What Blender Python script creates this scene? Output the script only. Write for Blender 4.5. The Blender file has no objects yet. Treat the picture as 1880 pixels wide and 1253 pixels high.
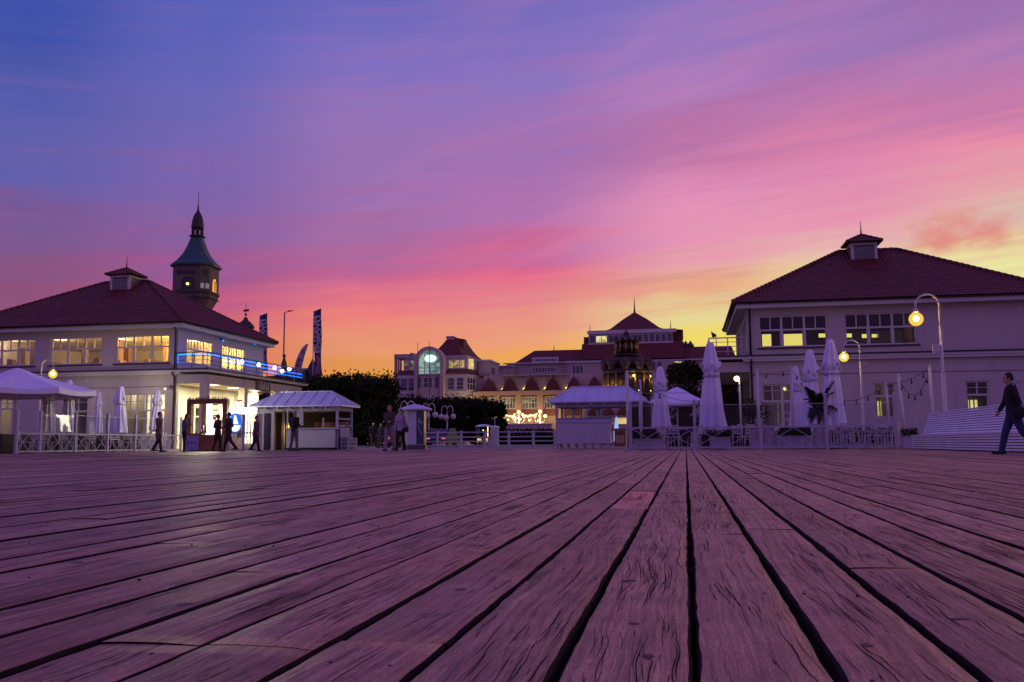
import bpy, bmesh, math, random
from math import sin, cos, pi, radians as rad, atan2, sqrt, atan, asin
from mathutils import Vector, Matrix, Euler

rnd = random.Random(7)
scene = bpy.context.scene
COL = scene.collection
HI = True

# ------------------------------------------------------------------ camera
FPX, H = 1700.0, 0.27
RCAM = (Matrix.Rotation(rad(10.53), 3, 'Z') @ Matrix.Rotation(pi / 2 + atan(187.5 / FPX), 3, 'X')
        @ Matrix.Rotation(rad(-0.4), 3, 'Z'))
CAM = Vector((0, 0, H))
cd = bpy.data.cameras.new('camera')
cam = bpy.data.objects.new('camera', cd)
COL.objects.link(cam)
cam.matrix_world = Matrix.Translation(CAM) @ RCAM.to_4x4()
cd.sensor_width = 36.0
cd.lens = FPX / 1880 * 36
cd.clip_start = 0.02
cd.clip_end = 6000
scene.camera = cam

def ray(px, py):
    return RCAM @ Vector(((px - 940) / FPX, (626.5 - py) / FPX, -1))
def at(px, py, Y):
    v = ray(px, py)
    return CAM + v * (Y / v.y)
def atX(px, py, X):
    v = ray(px, py)
    return CAM + v * (X / v.x)
def AX(px, Y, py=780):
    return at(px, py, Y).x
def AZ(px, py, Y):
    return at(px, py, Y).z

# ------------------------------------------------------------------ render
scene.view_settings.view_transform = 'Standard'
scene.view_settings.look = 'None'
scene.view_settings.exposure = 0
scene.view_settings.gamma = 1
scene.render.engine = 'CYCLES'
cy = scene.cycles
cy.use_denoising = True
cy.max_bounces = 6
cy.diffuse_bounces = 3
cy.glossy_bounces = 3
cy.transparent_max_bounces = 24
cy.sample_clamp_indirect = 4
cy.sample_clamp_direct = 0
cy.caustics_reflective = False
cy.caustics_refractive = False

# ------------------------------------------------------------------ colour
def lin(c):
    c = c / 255
    return c / 12.92 if c <= .04045 else ((c + .055) / 1.055) ** 2.4
def S(r, g, b):
    return (lin(r), lin(g), lin(b), 1)

# ------------------------------------------------------------------ materials
class NT:
    def __init__(s, tree):
        s.t = tree; s.n = tree.nodes; s.l = tree.links
    def node(s, typ, **kw):
        nd = s.n.new(typ)
        for k, v in kw.items():
            setattr(nd, k, v)
        return nd
    def set(s, sock, v):
        if isinstance(v, bpy.types.NodeSocket): s.l.new(v, sock)
        else: sock.default_value = v
    def math(s, op, a, b=0.0, c=None, clamp=False):
        nd = s.node('ShaderNodeMath', operation=op); nd.use_clamp = clamp
        s.set(nd.inputs[0], a); s.set(nd.inputs[1], b)
        if c is not None: s.set(nd.inputs[2], c)
        return nd.outputs[0]
    def vmath(s, op, a, b=(0, 0, 0)):
        nd = s.node('ShaderNodeVectorMath', operation=op)
        s.set(nd.inputs[0], a); s.set(nd.inputs[1], b)
        return nd.outputs[0]
    def xyz(s, x, y, z):
        nd = s.node('ShaderNodeCombineXYZ')
        for i, v in enumerate((x, y, z)): s.set(nd.inputs[i], v)
        return nd.outputs[0]
    def sep(s, v):
        nd = s.node('ShaderNodeSeparateXYZ'); s.l.new(v, nd.inputs[0]); return nd.outputs
    def noise(s, v, scale=1, detail=2, rough=.5, dist=0):
        nd = s.node('ShaderNodeTexNoise'); s.set(nd.inputs['Vector'], v)
        nd.inputs['Scale'].default_value = scale; nd.inputs['Detail'].default_value = detail
        nd.inputs['Roughness'].default_value = rough; nd.inputs['Distortion'].default_value = dist
        return nd.outputs[0]
    def ramp(s, f, stops, interp='LINEAR'):
        nd = s.node('ShaderNodeValToRGB'); nd.color_ramp.interpolation = interp
        e = nd.color_ramp.elements
        while len(e) > 1: e.remove(e[-1])
        for i, (p, c) in enumerate(stops):
            if not isinstance(c, (tuple, list)): c = (c, c, c, 1)
            if i == 0: e[0].position = p; e[0].color = c
            else:
                k = e.new(p); k.color = c
        s.set(nd.inputs[0], f); return nd.outputs[0]
    def mix(s, f, a, b, mode='MIX'):
        nd = s.node('ShaderNodeMix', data_type='RGBA', blend_type=mode); nd.clamp_factor = True
        s.set(nd.inputs[0], f); s.set(nd.inputs[6], a); s.set(nd.inputs[7], b)
        return nd.outputs[2]
    def map(s, v, a, b, c=0.0, d=1.0, smooth=False):
        nd = s.node('ShaderNodeMapRange'); nd.clamp = True
        if smooth: nd.interpolation_type = 'SMOOTHSTEP'
        s.set(nd.inputs[0], v)
        for i, x in enumerate((a, b, c, d)): nd.inputs[i + 1].default_value = x
        return nd.outputs[0]
    def bump(s, h, strength=.3, dist=.01):
        nd = s.node('ShaderNodeBump'); nd.inputs['Strength'].default_value = strength
        nd.inputs['Distance'].default_value = dist; s.l.new(h, nd.inputs['Height']); return nd.outputs[0]

def newmat(name):
    m = bpy.data.materials.new(name); m.use_nodes = True
    nt = NT(m.node_tree); nt.n.clear()
    out = nt.node('ShaderNodeOutputMaterial')
    return m, nt, out

def pbr(name, col, rough=.6, var=.12, scale=3.0, metal=0.0, bump=.0, bscale=30, streak=False, spec=.5, dirt=None):
    """plain surface: base colour with two scales of variation, dirt and light bump"""
    m, nt, out = newmat(name)
    b = nt.node('ShaderNodeBsdfPrincipled')
    co = nt.node('ShaderNodeTexCoord').outputs['Object']
    v = nt.vmath('MULTIPLY', co, (1, 1, .18)) if streak else co
    n1 = nt.noise(v, scale, 5, .6)
    n2 = nt.noise(co, scale * 9, 3, .6)
    f = nt.math('ADD', nt.math('MULTIPLY', n1, .7), nt.math('MULTIPLY', n2, .3))
    lo = tuple(max(0, c * (1 - var * 1.6)) for c in col[:3]) + (1,)
    hi = tuple(min(1, c * (1 + var * 1.2)) for c in col[:3]) + (1,)
    c = nt.ramp(f, [(.3, lo), (.5, tuple(col[:3]) + (1,)), (.72, hi)])
    if dirt:
        dm = nt.map(nt.noise(nt.vmath('MULTIPLY', co, (1.3, 1.3, .25)), 2.2, 6, .65), .52, .72)
        c = nt.mix(nt.math('MULTIPLY', dm, .5), c, dirt)
    nt.set(b.inputs['Base Color'], c)
    nt.set(b.inputs['Roughness'], nt.map(n2, .2, .8, max(.03, rough - .08), min(1, rough + .1)))
    b.inputs['Metallic'].default_value = metal
    b.inputs['Specular IOR Level'].default_value = spec
    if bump: nt.set(b.inputs['Normal'], nt.bump(nt.noise(co, bscale, 4, .6), bump, .01))
    nt.l.new(b.outputs[0], out.inputs[0])
    return m

def emit(name, col, strength=1.0):
    m, nt, out = newmat(name)
    e = nt.node('ShaderNodeEmission'); e.inputs[0].default_value = tuple(col[:3]) + (1,)
    e.inputs[1].default_value = strength
    nt.l.new(e.outputs[0], out.inputs[0])
    return m

def glass(name, tint=(.9, .93, .95), refl=.12, rough=.03, fk=1.3):
    m, nt, out = newmat(name)
    tr = nt.node('ShaderNodeBsdfTransparent'); tr.inputs[0].default_value = tint + (1,)
    gl = nt.node('ShaderNodeBsdfGlossy'); gl.inputs['Roughness'].default_value = rough
    lw = nt.node('ShaderNodeFresnel'); lw.inputs[0].default_value = 1.5
    f = nt.math('ADD', nt.math('MULTIPLY', lw.outputs[0], fk), refl - .05, clamp=True)
    mx = nt.node('ShaderNodeMixShader'); nt.l.new(f, mx.inputs[0])
    nt.l.new(tr.outputs[0], mx.inputs[1]); nt.l.new(gl.outputs[0], mx.inputs[2])
    nt.l.new(mx.outputs[0], out.inputs[0])
    return m

def lit_pane(name, cols, strength, sc=1.2):
    """a window of a far, lit room: bright wall, darker furniture and people, behind glossy glass"""
    m, nt, out = newmat(name)
    co = nt.node('ShaderNodeTexCoord').outputs['Object']
    n = nt.noise(nt.vmath('MULTIPLY', co, (1, 1, 1.6)), sc, 3, .55)
    vo = nt.node('ShaderNodeTexVoronoi'); nt.l.new(co, vo.inputs['Vector']); vo.inputs['Scale'].default_value = sc * .8
    f = nt.math('ADD', nt.math('MULTIPLY', n, .75), nt.math('MULTIPLY', nt.sep(vo.outputs['Color'])[0], .25))
    c = nt.ramp(f, [(.30, cols[0]), (.48, cols[1]), (.62, cols[2])])
    e = nt.node('ShaderNodeEmission'); nt.l.new(c, e.inputs[0]); e.inputs[1].default_value = strength
    g = nt.node('ShaderNodeBsdfGlossy'); g.inputs['Roughness'].default_value = .05
    mx = nt.node('ShaderNodeMixShader'); mx.inputs[0].default_value = .12
    nt.l.new(e.outputs[0], mx.inputs[1]); nt.l.new(g.outputs[0], mx.inputs[2])
    nt.l.new(mx.outputs[0], out.inputs[0])
    return m

def dark_pane(name, col=(.012, .012, .02), refl=.35):
    m, nt, out = newmat(name)
    b = nt.node('ShaderNodeBsdfPrincipled')
    co = nt.node('ShaderNodeTexCoord').outputs['Object']
    n = nt.noise(co, .9, 3)
    nt.set(b.inputs['Base Color'], nt.ramp(n, [(.35, col + (1,)), (.7, tuple(c * 3 for c in col) + (1,))]))
    b.inputs['Roughness'].default_value = .06
    b.inputs['Specular IOR Level'].default_value = refl * 2
    nt.set(b.inputs['Normal'], nt.bump(nt.noise(co, 1.5, 2), .05, .02))
    nt.l.new(b.outputs[0], out.inputs[0])
    return m

M = {}
M['wall'] = pbr('cream_render', (.54, .48, .45), .85, .06, .8, bump=.15, bscale=60, streak=True, dirt=(.44, .38, .35, 1))
M['trim'] = pbr('white_trim', (.62, .58, .57), .6, .06, 2)
M['flash'] = pbr('dark_flashing', (.035, .03, .035), .5, .2, 3)
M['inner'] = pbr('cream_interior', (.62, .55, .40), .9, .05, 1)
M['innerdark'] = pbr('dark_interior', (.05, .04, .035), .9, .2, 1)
M['floor'] = pbr('interior_floor', (.2, .15, .1), .6, .2, 2)
M['tile'] = pbr('clay_roof_tile', (.140, .025, .019), .5, .45, 2.2, bump=.25, bscale=25)
M['tilefar'] = pbr('far_clay_tile', (.13, .021, .017), .7, .2, .8, bump=.6, bscale=6)
M['white'] = pbr('white_paint', (.50, .48, .52), .5, .08, 2.5, dirt=(.45, .42, .42, 1))
M['white_metal'] = pbr('white_enamel_metal', (.60, .57, .57), .35, .06, 2)
M['timber'] = pbr('white_timber', (.42, .41, .50), .65, .14, 2, bump=.3, bscale=40, dirt=(.33, .30, .31, 1))
M['bench'] = pbr('bench_white_paint', (.80, .78, .90), .5, .1, 3, bump=.2, bscale=40)
M['zinc'] = pbr('pale_zinc_roof', (.58, .61, .76), .38, .1, 1.4, metal=.25)
M['canvas'] = pbr('white_canvas', (.78, .77, .93), .9, .05, 2.5, bump=.25, bscale=12)
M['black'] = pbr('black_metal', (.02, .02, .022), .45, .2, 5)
M['darkmetal'] = pbr('dark_grey_metal', (.07, .065, .07), .4, .15, 5)
M['brown'] = pbr('brown_stained_wood', (.20, .09, .035), .6, .35, 3, bump=.3, bscale=40)
M['copper'] = pbr('green_copper', (.03, .105, .10), .6, .25, .5, bump=.1)
M['stone'] = pbr('tower_sandstone', (.17, .125, .105), .85, .2, .4, bump=.2, bscale=4)
M['stonedark'] = pbr('dark_sandstone', (.085, .06, .05), .85, .2, .4)
M['bronze'] = pbr('dark_bronze', (.05, .04, .03), .45, .35, 2, metal=.4)
M['gold'] = pbr('gilt_trim', (.45, .25, .06), .35, .2, 3, metal=.7)
M['palace'] = pbr('palace_render', (.52, .40, .35), .85, .08, .25, dirt=(.33, .28, .28, 1))
M['palaceor'] = pbr('ochre_render', (.52, .34, .2), .85, .1, .25)
M['brickred'] = pbr('brick_red_render', (.20, .065, .035), .85, .15, .6)
M['leaf_dark'] = pbr('dark_leaf', (.022, .030, .010), .7, .5, .8, spec=.12)
M['leaf'] = pbr('green_leaf', (.038, .058, .016), .65, .5, .8, spec=.15)
M['bark'] = pbr('bark', (.07, .05, .04), .9, .3, 3, bump=.5, bscale=20)
M['soil'] = pbr('dark_soil', (.03, .022, .016), .95, .3, 8)
M['skin'] = pbr('skin', (.46, .28, .21), .55, .06, 4)
M['eye'] = pbr('eye', (.02, .015, .012), .2, .1, 4)
M['glass'] = glass('window_glass', (.88, .90, .92), .07, .03, .75)
M['screen'] = glass('windscreen_glass', (.84, .86, .92), .055, .04, .45)
M['pane_dark'] = dark_pane('dark_window_glass', (.012, .013, .03), .5)
M['pane_warm'] = lit_pane('warm_lit_window', [(.10, .06, .015, 1), (.55, .38, .10, 1), (.95, .75, .30, 1)], 1.0, .9)
M['pane_dim'] = lit_pane('dim_lit_window', [(.012, .012, .012, 1), (.09, .08, .035, 1), (.32, .27, .11, 1)], 1.0, .8)
M['pane_teal'] = lit_pane('teal_lit_window', [(.02, .05, .05, 1), (.10, .24, .20, 1), (.35, .55, .45, 1)], .9, .7)
M['pane_yellow'] = lit_pane('yellow_lit_window', [(.5, .35, .08, 1), (.85, .75, .2, 1), (1, .92, .45, 1)], 1.0, 1.2)
M['led'] = emit('blue_led', (.006, .13, 1.0), 4.5)
M['white_glow'] = emit('white_lamp', (1, .95, .78), 3.4)
M['soft_glow'] = emit('soft_lamp', (1, .93, .70), 3.0)
M['cafe_glow'] = emit('cafe_lamp', (1, .74, .34), 2.6)
M['amber_glow'] = emit('amber_lamp', (1, .62, .06), 5)
M['bulb_glow'] = emit('hot_filament', (1, .74, .24), 260)
M['orange_glow'] = emit('orange_lamp', (1, .42, .03), 2.2)

def globe_mat(name, col, k, mixf):
    m, nt, out = newmat(name)
    tr = nt.node('ShaderNodeBsdfTransparent'); tr.inputs[0].default_value = (1, .92, .6, 1)
    em = nt.node('ShaderNodeEmission'); em.inputs[0].default_value = col + (1,); em.inputs[1].default_value = k
    mx = nt.node('ShaderNodeMixShader'); mx.inputs[0].default_value = mixf
    nt.l.new(tr.outputs[0], mx.inputs[1]); nt.l.new(em.outputs[0], mx.inputs[2])
    nt.l.new(mx.outputs[0], out.inputs[0]); return m
M['globe'] = globe_mat('lit_opal_globe', (1.0, .68, .10), 1.1, .62)
M['globe_off'] = pbr('unlit_opal_globe', (.62, .55, .52), .2, .05, 3)

# ------------------------------------------------------------------ mesh builder
class MB:
    def __init__(s):
        s.v = []; s.f = []; s.m = []; s.sm = []
    def add(s, vs, fs, mi=0, smooth=False):
        o = len(s.v)
        s.v.extend(Vector(p) for p in vs)
        for f in fs:
            s.f.append([i + o for i in f]); s.m.append(mi); s.sm.append(smooth)
    def quad(s, a, b, c, d, mi=0): s.add([a, b, c, d], [(0, 1, 2, 3)], mi)
    def box(s, x0, y0, z0, x1, y1, z1, mi=0):
        vs = [(x, y, z) for z in (z0, z1) for y in (y0, y1) for x in (x0, x1)]
        s.add(vs, [(0, 2, 3, 1), (4, 5, 7, 6), (0, 1, 5, 4), (2, 6, 7, 3), (0, 4, 6, 2), (1, 3, 7, 5)], mi)
    def cbox(s, c, d, mi=0):
        s.box(c[0] - d[0] / 2, c[1] - d[1] / 2, c[2] - d[2] / 2, c[0] + d[0] / 2, c[1] + d[1] / 2, c[2] + d[2] / 2, mi)
    def mbox(s, mat, d, mi=0):
        vs = [mat @ Vector((x * d[0] / 2, y * d[1] / 2, z * d[2] / 2)) for z in (-1, 1) for y in (-1, 1) for x in (-1, 1)]
        s.add(vs, [(0, 2, 3, 1), (4, 5, 7, 6), (0, 1, 5, 4), (2, 6, 7, 3), (0, 4, 6, 2), (1, 3, 7, 5)], mi)
    def bar(s, a, b, w, t, mi=0, up=(0, 0, 1)):
        """rectangular bar from a to b; w across, t along 'up'"""
        a = Vector(a); b = Vector(b); d = (b - a); L = d.length
        if L < 1e-6: return
        d.normalize(); u = Vector(up)
        if abs(d.dot(u)) > .98: u = Vector((0, 1, 0))
        r = d.cross(u).normalized(); u2 = r.cross(d).normalized()
        mt = Matrix((r, d, u2)).transposed().to_4x4(); mt.translation = (a + b) / 2
        s.mbox(mt, (w, L, t), mi)
    def tube(s, path, r, n=8, mi=0, caps=True, smooth=True):
        path = [Vector(p) for p in path]
        rs = r if isinstance(r, (list, tuple)) else [r] * len(path)
        o = len(s.v); prev = None
        for i, p in enumerate(path):
            if i == 0: d = path[1] - p
            elif i == len(path) - 1: d = p - path[-2]
            else: d = path[i + 1] - path[i - 1]
            if d.length < 1e-9: d = Vector((0, 0, 1))
            d.normalize()
            if prev is None:
                u = Vector((0, 0, 1)) if abs(d.z) < .9 else Vector((1, 0, 0))
            else: u = prev
            u = (u - d * u.dot(d)).normalized(); prev = u
            w = d.cross(u)
            for k in range(n):
                a = 2 * pi * k / n
                s.v.append(p + (u * cos(a) + w * sin(a)) * rs[i])
        for i in range(len(path) - 1):
            for k in range(n):
                k2 = (k + 1) % n
                s.f.append([o + i * n + k, o + i * n + k2, o + (i + 1) * n + k2, o + (i + 1) * n + k]); s.m.append(mi); s.sm.append(smooth)
        if caps:
            s.f.append([o + k for k in range(n)][::-1]); s.m.append(mi); s.sm.append(False)
            e = o + (len(path) - 1) * n
            s.f.append([e + k for k in range(n)]); s.m.append(mi); s.sm.append(False)
    def lathe(s, prof, c=(0, 0, 0), n=24, mi=0, smooth=True, a0=0.0, rfun=None):
        """prof: (r, z) list, revolved about a vertical axis through c"""
        o = len(s.v); c = Vector(c)
        for i, (r, z) in enumerate(prof):
            for k in range(n):
                a = a0 + 2 * pi * k / n
                rr = r * (rfun(a, i / max(1, len(prof) - 1)) if rfun else 1)
                s.v.append(c + Vector((rr * cos(a), rr * sin(a), z)))
        for i in range(len(prof) - 1):
            for k in range(n):
                k2 = (k + 1) % n
                s.f.append([o + i * n + k, o + i * n + k2, o + (i + 1) * n + k2, o + (i + 1) * n + k]); s.m.append(mi); s.sm.append(smooth)
        if prof[0][0] > 1e-4:
            s.f.append([o + k for k in range(n)][::-1]); s.m.append(mi); s.sm.append(False)
        if prof[-1][0] > 1e-4:
            e = o + (len(prof) - 1) * n
            s.f.append([e + k for k in range(n)]); s.m.append(mi); s.sm.append(False)
    def sphere(s, c, r, n=16, mi=0, sc=(1, 1, 1)):
        m = max(6, n // 2)
        prof = [(max(1e-5, sin(pi * i / m)), -cos(pi * i / m)) for i in range(m + 1)]
        o = len(s.v)
        s.lathe(prof, (0, 0, 0), n, mi)
        for i in range(o, len(s.v)):
            p = s.v[i]; s.v[i] = Vector((c[0] + p.x * r * sc[0], c[1] + p.y * r * sc[1], c[2] + p.z * r * sc[2]))
    def prism(s, poly, mapf, w0, w1, mi=0):
        """2-D polygon (u, v) pushed from depth w0 to w1 through mapf(u, v, w)"""
        n = len(poly)
        vs = [mapf(u, v, w0) for u, v in poly] + [mapf(u, v, w1) for u, v in poly]
        fs = [list(range(n)), list(range(n, 2 * n))[::-1]]
        fs += [[i, (i + 1) % n, n + (i + 1) % n, n + i] for i in range(n)]
        s.add(vs, fs, mi)
    def wall(s, mf, u0, u1, v0, v1, ops, t, mi=0):
        """wall with openings (u0,u1,v0,v1); outer face at w=0, inner at w=-t"""
        us = sorted({u0, u1, *[o[0] for o in ops], *[o[1] for o in ops]})
        vs = sorted({v0, v1, *[o[2] for o in ops], *[o[3] for o in ops]})
        us = [u for u in us if u0 - 1e-6 <= u <= u1 + 1e-6]; vs = [v for v in vs if v0 - 1e-6 <= v <= v1 + 1e-6]
        for i in range(len(us) - 1):
            for j in range(len(vs) - 1):
                cu, cv = (us[i] + us[i + 1]) / 2, (vs[j] + vs[j + 1]) / 2
                if any(o[0] < cu < o[1] and o[2] < cv < o[3] for o in ops): continue
                for w in (0, -t):
                    s.quad(mf(us[i], vs[j], w), mf(us[i + 1], vs[j], w), mf(us[i + 1], vs[j + 1], w), mf(us[i], vs[j + 1], w), mi)
        for a, b, c, d in list(ops) + [(u0, u1, v0, v1)]:
            for p, q in (((a, c), (b, c)), ((b, c), (b, d)), ((b, d), (a, d)), ((a, d), (a, c))):
                s.quad(mf(*p, 0), mf(*q, 0), mf(*q, -t), mf(*p, -t), mi)
    def build(s, name, mat, parent=None, fix=False, bevel=0.0, attr=None):
        me = bpy.data.meshes.new(name)
        off = Vector((0, 0, 0))
        if parent is not None:
            q = parent
            while q is not None:
                off += Vector(q.location); q = q.parent
        me.from_pydata([v - off for v in s.v], [], s.f)
        mats = mat if isinstance(mat, (list, tuple)) else [mat]
        for m in mats: me.materials.append(m)
        me.polygons.foreach_set('material_index', s.m)
        me.polygons.foreach_set('use_smooth', s.sm)
        if attr:
            a = me.attributes.new(attr[0], 'FLOAT_COLOR', 'FACE')
            a.data.foreach_set('color', [x for c in attr[1] for x in c])
        me.update()
        if fix:
            bm = bmesh.new(); bm.from_mesh(me)
            bmesh.ops.recalc_face_normals(bm, faces=bm.faces); bm.to_mesh(me); bm.free()
        o = bpy.data.objects.new(name, me)
        COL.objects.link(o)
        if parent is not None: o.parent = parent
        if bevel:
            b = o.modifiers.new('bevel', 'BEVEL'); b.width = bevel; b.segments = 2; b.limit_method = 'ANGLE'; b.angle_limit = rad(40)
        return o

def thing(name, label, cat, loc=(0, 0, 0), group=None):
    o = bpy.data.objects.new(name, None); COL.objects.link(o)
    o.location = loc; o['label'] = label; o['category'] = cat
    o.empty_display_size = .2
    if group: o['group'] = group
    return o
def struct(o, kind='structure'):
    o['kind'] = kind; return o
def copy_tree(o, parent=None):
    c = o.copy(); COL.objects.link(c); c.parent = parent
    for ch in list(o.children): copy_tree(ch, c)
    return c
def relabel(o, label, group=None):
    o['label'] = label
    if group: o['group'] = group
    return o

def text_verts(txt, size, extrude=.01, bold=0.0):
    cu = bpy.data.curves.new('lettering', 'FONT'); cu.body = txt; cu.size = size; cu.extrude = extrude
    cu.align_x = 'CENTER'; cu.align_y = 'CENTER'; cu.resolution_u = 3; cu.offset = bold * size
    ob = bpy.data.objects.new('lettering_source', cu); COL.objects.link(ob)
    dg = bpy.context.evaluated_depsgraph_get()
    me = bpy.data.meshes.new_from_object(ob.evaluated_get(dg))
    vs = [v.co.copy() for v in me.vertices]; fs = [list(p.vertices) for p in me.polygons]
    bpy.data.objects.remove(ob); bpy.data.curves.remove(cu); bpy.data.meshes.remove(me)
    return vs, fs
def lettering(txt, size, mat4, mat, parent, extrude=.006, name='lettering'):
    vs, fs = text_verts(txt, size, extrude)
    b = MB(); b.add([mat4 @ v for v in vs], fs)
    return b.build(name, mat, parent)
def frame_mat(origin, xdir, ydir):
    x = Vector(xdir).normalized(); y = Vector(ydir).normalized(); z = x.cross(y)
    m = Matrix((x, y, z)).transposed().to_4x4(); m.translation = Vector(origin); return m

def point_light(name, loc, power, col, r=.1):
    l = bpy.data.lights.new(name, 'POINT'); l.energy = power; l.color = col; l.shadow_soft_size = r
    o = bpy.data.objects.new(name, l); COL.objects.link(o); o.location = loc; return o
def area_light(name, loc, power, col, sx, sy, d=(0, 0, -1)):
    l = bpy.data.lights.new(name, 'AREA'); l.energy = power; l.color = col; l.shape = 'RECTANGLE'; l.size = sx; l.size_y = sy
    o = bpy.data.objects.new(name, l); COL.objects.link(o); o.location = loc
    o.rotation_euler = Vector(d).to_track_quat('-Z', 'Y').to_euler(); return o

# ------------------------------------------------------------------ sky
def build_world():
    w = bpy.data.worlds.new('World'); scene.world = w; w.use_nodes = True
    nt = NT(w.node_tree); nt.n.clear()
    out = nt.node('ShaderNodeOutputWorld')
    d = nt.node('ShaderNodeTexCoord').outputs['Generated']
    dn = nt.vmath('NORMALIZE', d)
    x, y, z = nt.sep(dn)
    el = nt.math('MULTIPLY', nt.math('ARCSINE', z), 180 / pi)
    az = nt.math('MULTIPLY', nt.math('ARCTAN2', x, y), 180 / pi)
    # high cloud sheet seen in perspective: streaks run across the view and fan out towards the zenith
    zz = nt.math('ADD', nt.math('MAXIMUM', z, 0.0), .06)
    cx = nt.math('DIVIDE', x, zz); cyy = nt.math('DIVIDE', y, zz)
    p = nt.math('MULTIPLY', nt.math('SUBTRACT', cx, nt.math('MULTIPLY', cyy, .75)), .8)
    q = nt.math('MULTIPLY', nt.math('ADD', nt.math('MULTIPLY', cx, .75), cyy), .8)
    warp = nt.noise(nt.xyz(cx, cyy, 0.0), .5, 3, .5)
    q2 = nt.math('ADD', q, nt.math('MULTIPLY', nt.math('SUBTRACT', warp, .5), 1.4))
    n1 = nt.noise(nt.xyz(nt.math('MULTIPLY', p, .22), nt.math('MULTIPLY', q2, 1.1), 3.3), 1.0, 7, .58)
    n2 = nt.noise(nt.xyz(nt.math('MULTIPLY', p, .5), nt.math('MULTIPLY', q2, 3.2), 7.7), 1.0, 6, .62)
    elt = nt.math('SUBTRACT', el, nt.math('MULTIPLY', az, .085))
    n3 = nt.noise(nt.xyz(nt.math('MULTIPLY', az, .030), nt.math('MULTIPLY', elt, .20), 1.7), 1.0, 5, .6)
    n4 = nt.noise(nt.xyz(nt.math('MULTIPLY', az, .055), nt.math('MULTIPLY', elt, .85), 5.1), 1.0, 7, .62)
    n5 = nt.noise(nt.xyz(nt.math('MULTIPLY', az, .10), nt.math('MULTIPLY', elt, 2.4), 8.2), 1.0, 5, .6)
    # soft displacement of the colour bands by the cloud density
    low = nt.map(el, 0, 14, .35, 1.0)
    dsp = nt.math('ADD', nt.math('MULTIPLY', nt.math('SUBTRACT', n3, .5), 5.5), nt.math('MULTIPLY', nt.math('SUBTRACT', n1, .5), 2.6))
    dsp = nt.math('ADD', dsp, nt.math('MULTIPLY', nt.math('SUBTRACT', n4, .5), 6.5))
    dsp = nt.math('SUBTRACT', dsp, .35)
    e2 = nt.math('ADD', el, nt.math('MULTIPLY', dsp, low))
    fac = nt.math('DIVIDE', e2, 40.0)
    cols = [
        (30, [(830, (150, 80, 112)), (600, (146, 80, 118)), (530, (138, 80, 122)), (450, (121, 88, 144)), (390, (116, 86, 148)), (330, (102, 94, 168)), (240, (90, 94, 172)), (130, (76, 86, 168)), (0, (60, 80, 168))], (58, 76, 164)),
        (350, [(830, (238, 130, 76)), (690, (234, 118, 82)), (620, (214, 96, 110)), (560, (186, 86, 130)), (500, (150, 86, 144)), (420, (132, 95, 160)), (330, (120, 97, 170)), (180, (106, 101, 181)), (0, (88, 96, 184))], (70, 84, 172)),
        (670, [(830, (232, 150, 50)), (685, (226, 150, 66)), (640, (234, 152, 108)), (590, (236, 124, 122)), (540, (214, 108, 138)), (510, (198, 96, 138)), (460, (168, 104, 158)), (380, (154, 110, 173)), (250, (148, 113, 180)), (100, (127, 110, 191)), (0, (108, 103, 186))], (88, 92, 176)),
        (960, [(830, (238, 176, 60)), (660, (236, 164, 84)), (610, (234, 156, 122)), (560, (228, 130, 138)), (515, (234, 104, 132)), (470, (204, 100, 146)), (400, (182, 114, 174)), (300, (164, 112, 176)), (150, (138, 114, 190)), (0, (118, 107, 188))], (96, 94, 176)),
        (1280, [(830, (240, 214, 76)), (620, (236, 218, 100)), (580, (226, 214, 150)), (545, (228, 166, 128)), (495, (228, 166, 166)), (440, (230, 150, 178)), (350, (222, 142, 184)), (270, (190, 114, 164)), (190, (178, 124, 186)), (90, (146, 117, 190)), (0, (129, 113, 190))], (106, 94, 172)),
        (1560, [(830, (244, 230, 92)), (600, (240, 230, 112)), (520, (234, 218, 156)), (460, (228, 186, 174)), (400, (230, 152, 176)), (330, (224, 138, 176)), (265, (212, 126, 168)), (200, (190, 118, 170)), (80, (158, 118, 184)), (0, (140, 111, 182))], (110, 90, 168)),
        (1850, [(830, (244, 234, 96)), (560, (240, 236, 124)), (490, (230, 233, 160)), (440, (226, 194, 150)), (400, (225, 192, 172)), (330, (226, 158, 168)), (265, (231, 138, 168)), (200, (192, 118, 168)), (110, (170, 122, 182)), (0, (154, 110, 170))], (112, 86, 162)),
    ]
    cur = None; prev_az = None
    def adaz(px, py):
        v = ray(px, py).normalized(); return math.degrees(asin(v.z)), math.degrees(atan2(v.x, v.y))
    for cxp, ent, zen in cols:
        st = []
        for py, c in ent:
            e, a = adaz(cxp, py)
            st.append((max(0, e / 40), S(*c)))
        st.append((.93, S(*zen)))
        st.sort(key=lambda k: k[0])
        col = nt.ramp(fac, st)
        a0 = adaz(cxp, 450)[1]
        if cur is None: cur = col
        else: cur = nt.mix(nt.map(az, prev_az, a0, 0, 1, True), cur, col)
        prev_az = a0
    # cloud streaks: brighter pink where thick, bluer in the gaps; fading to none at the horizon
    streak = nt.map(n2, .46, .72, 0, 1, True)
    amt = nt.math('MULTIPLY', nt.map(el, 2, 12, .10, .17), nt.map(az, -36, 6, .15, 1.0))
    cur = nt.mix(nt.math('MULTIPLY', streak, amt), cur, S(244, 142, 172))
    fine = nt.math('MULTIPLY', nt.map(n5, .52, .70, 0, 1, True), nt.math('MULTIPLY', nt.map(el, 1, 6, .0, .11), nt.math('MULTIPLY', nt.map(el, 11, 19, 1, .12), nt.map(az, -30, -6, .15, 1))))
    cur = nt.mix(fine, cur, S(240, 150, 172))
    dk = nt.math('MULTIPLY', nt.map(n4, .46, .34, 0, 1, True), nt.math('MULTIPLY', nt.map(el, 3, 8, .0, .2), nt.map(az, -30, 0, .5, 1)))
    cur = nt.mix(dk, cur, S(160, 96, 158))
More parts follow.
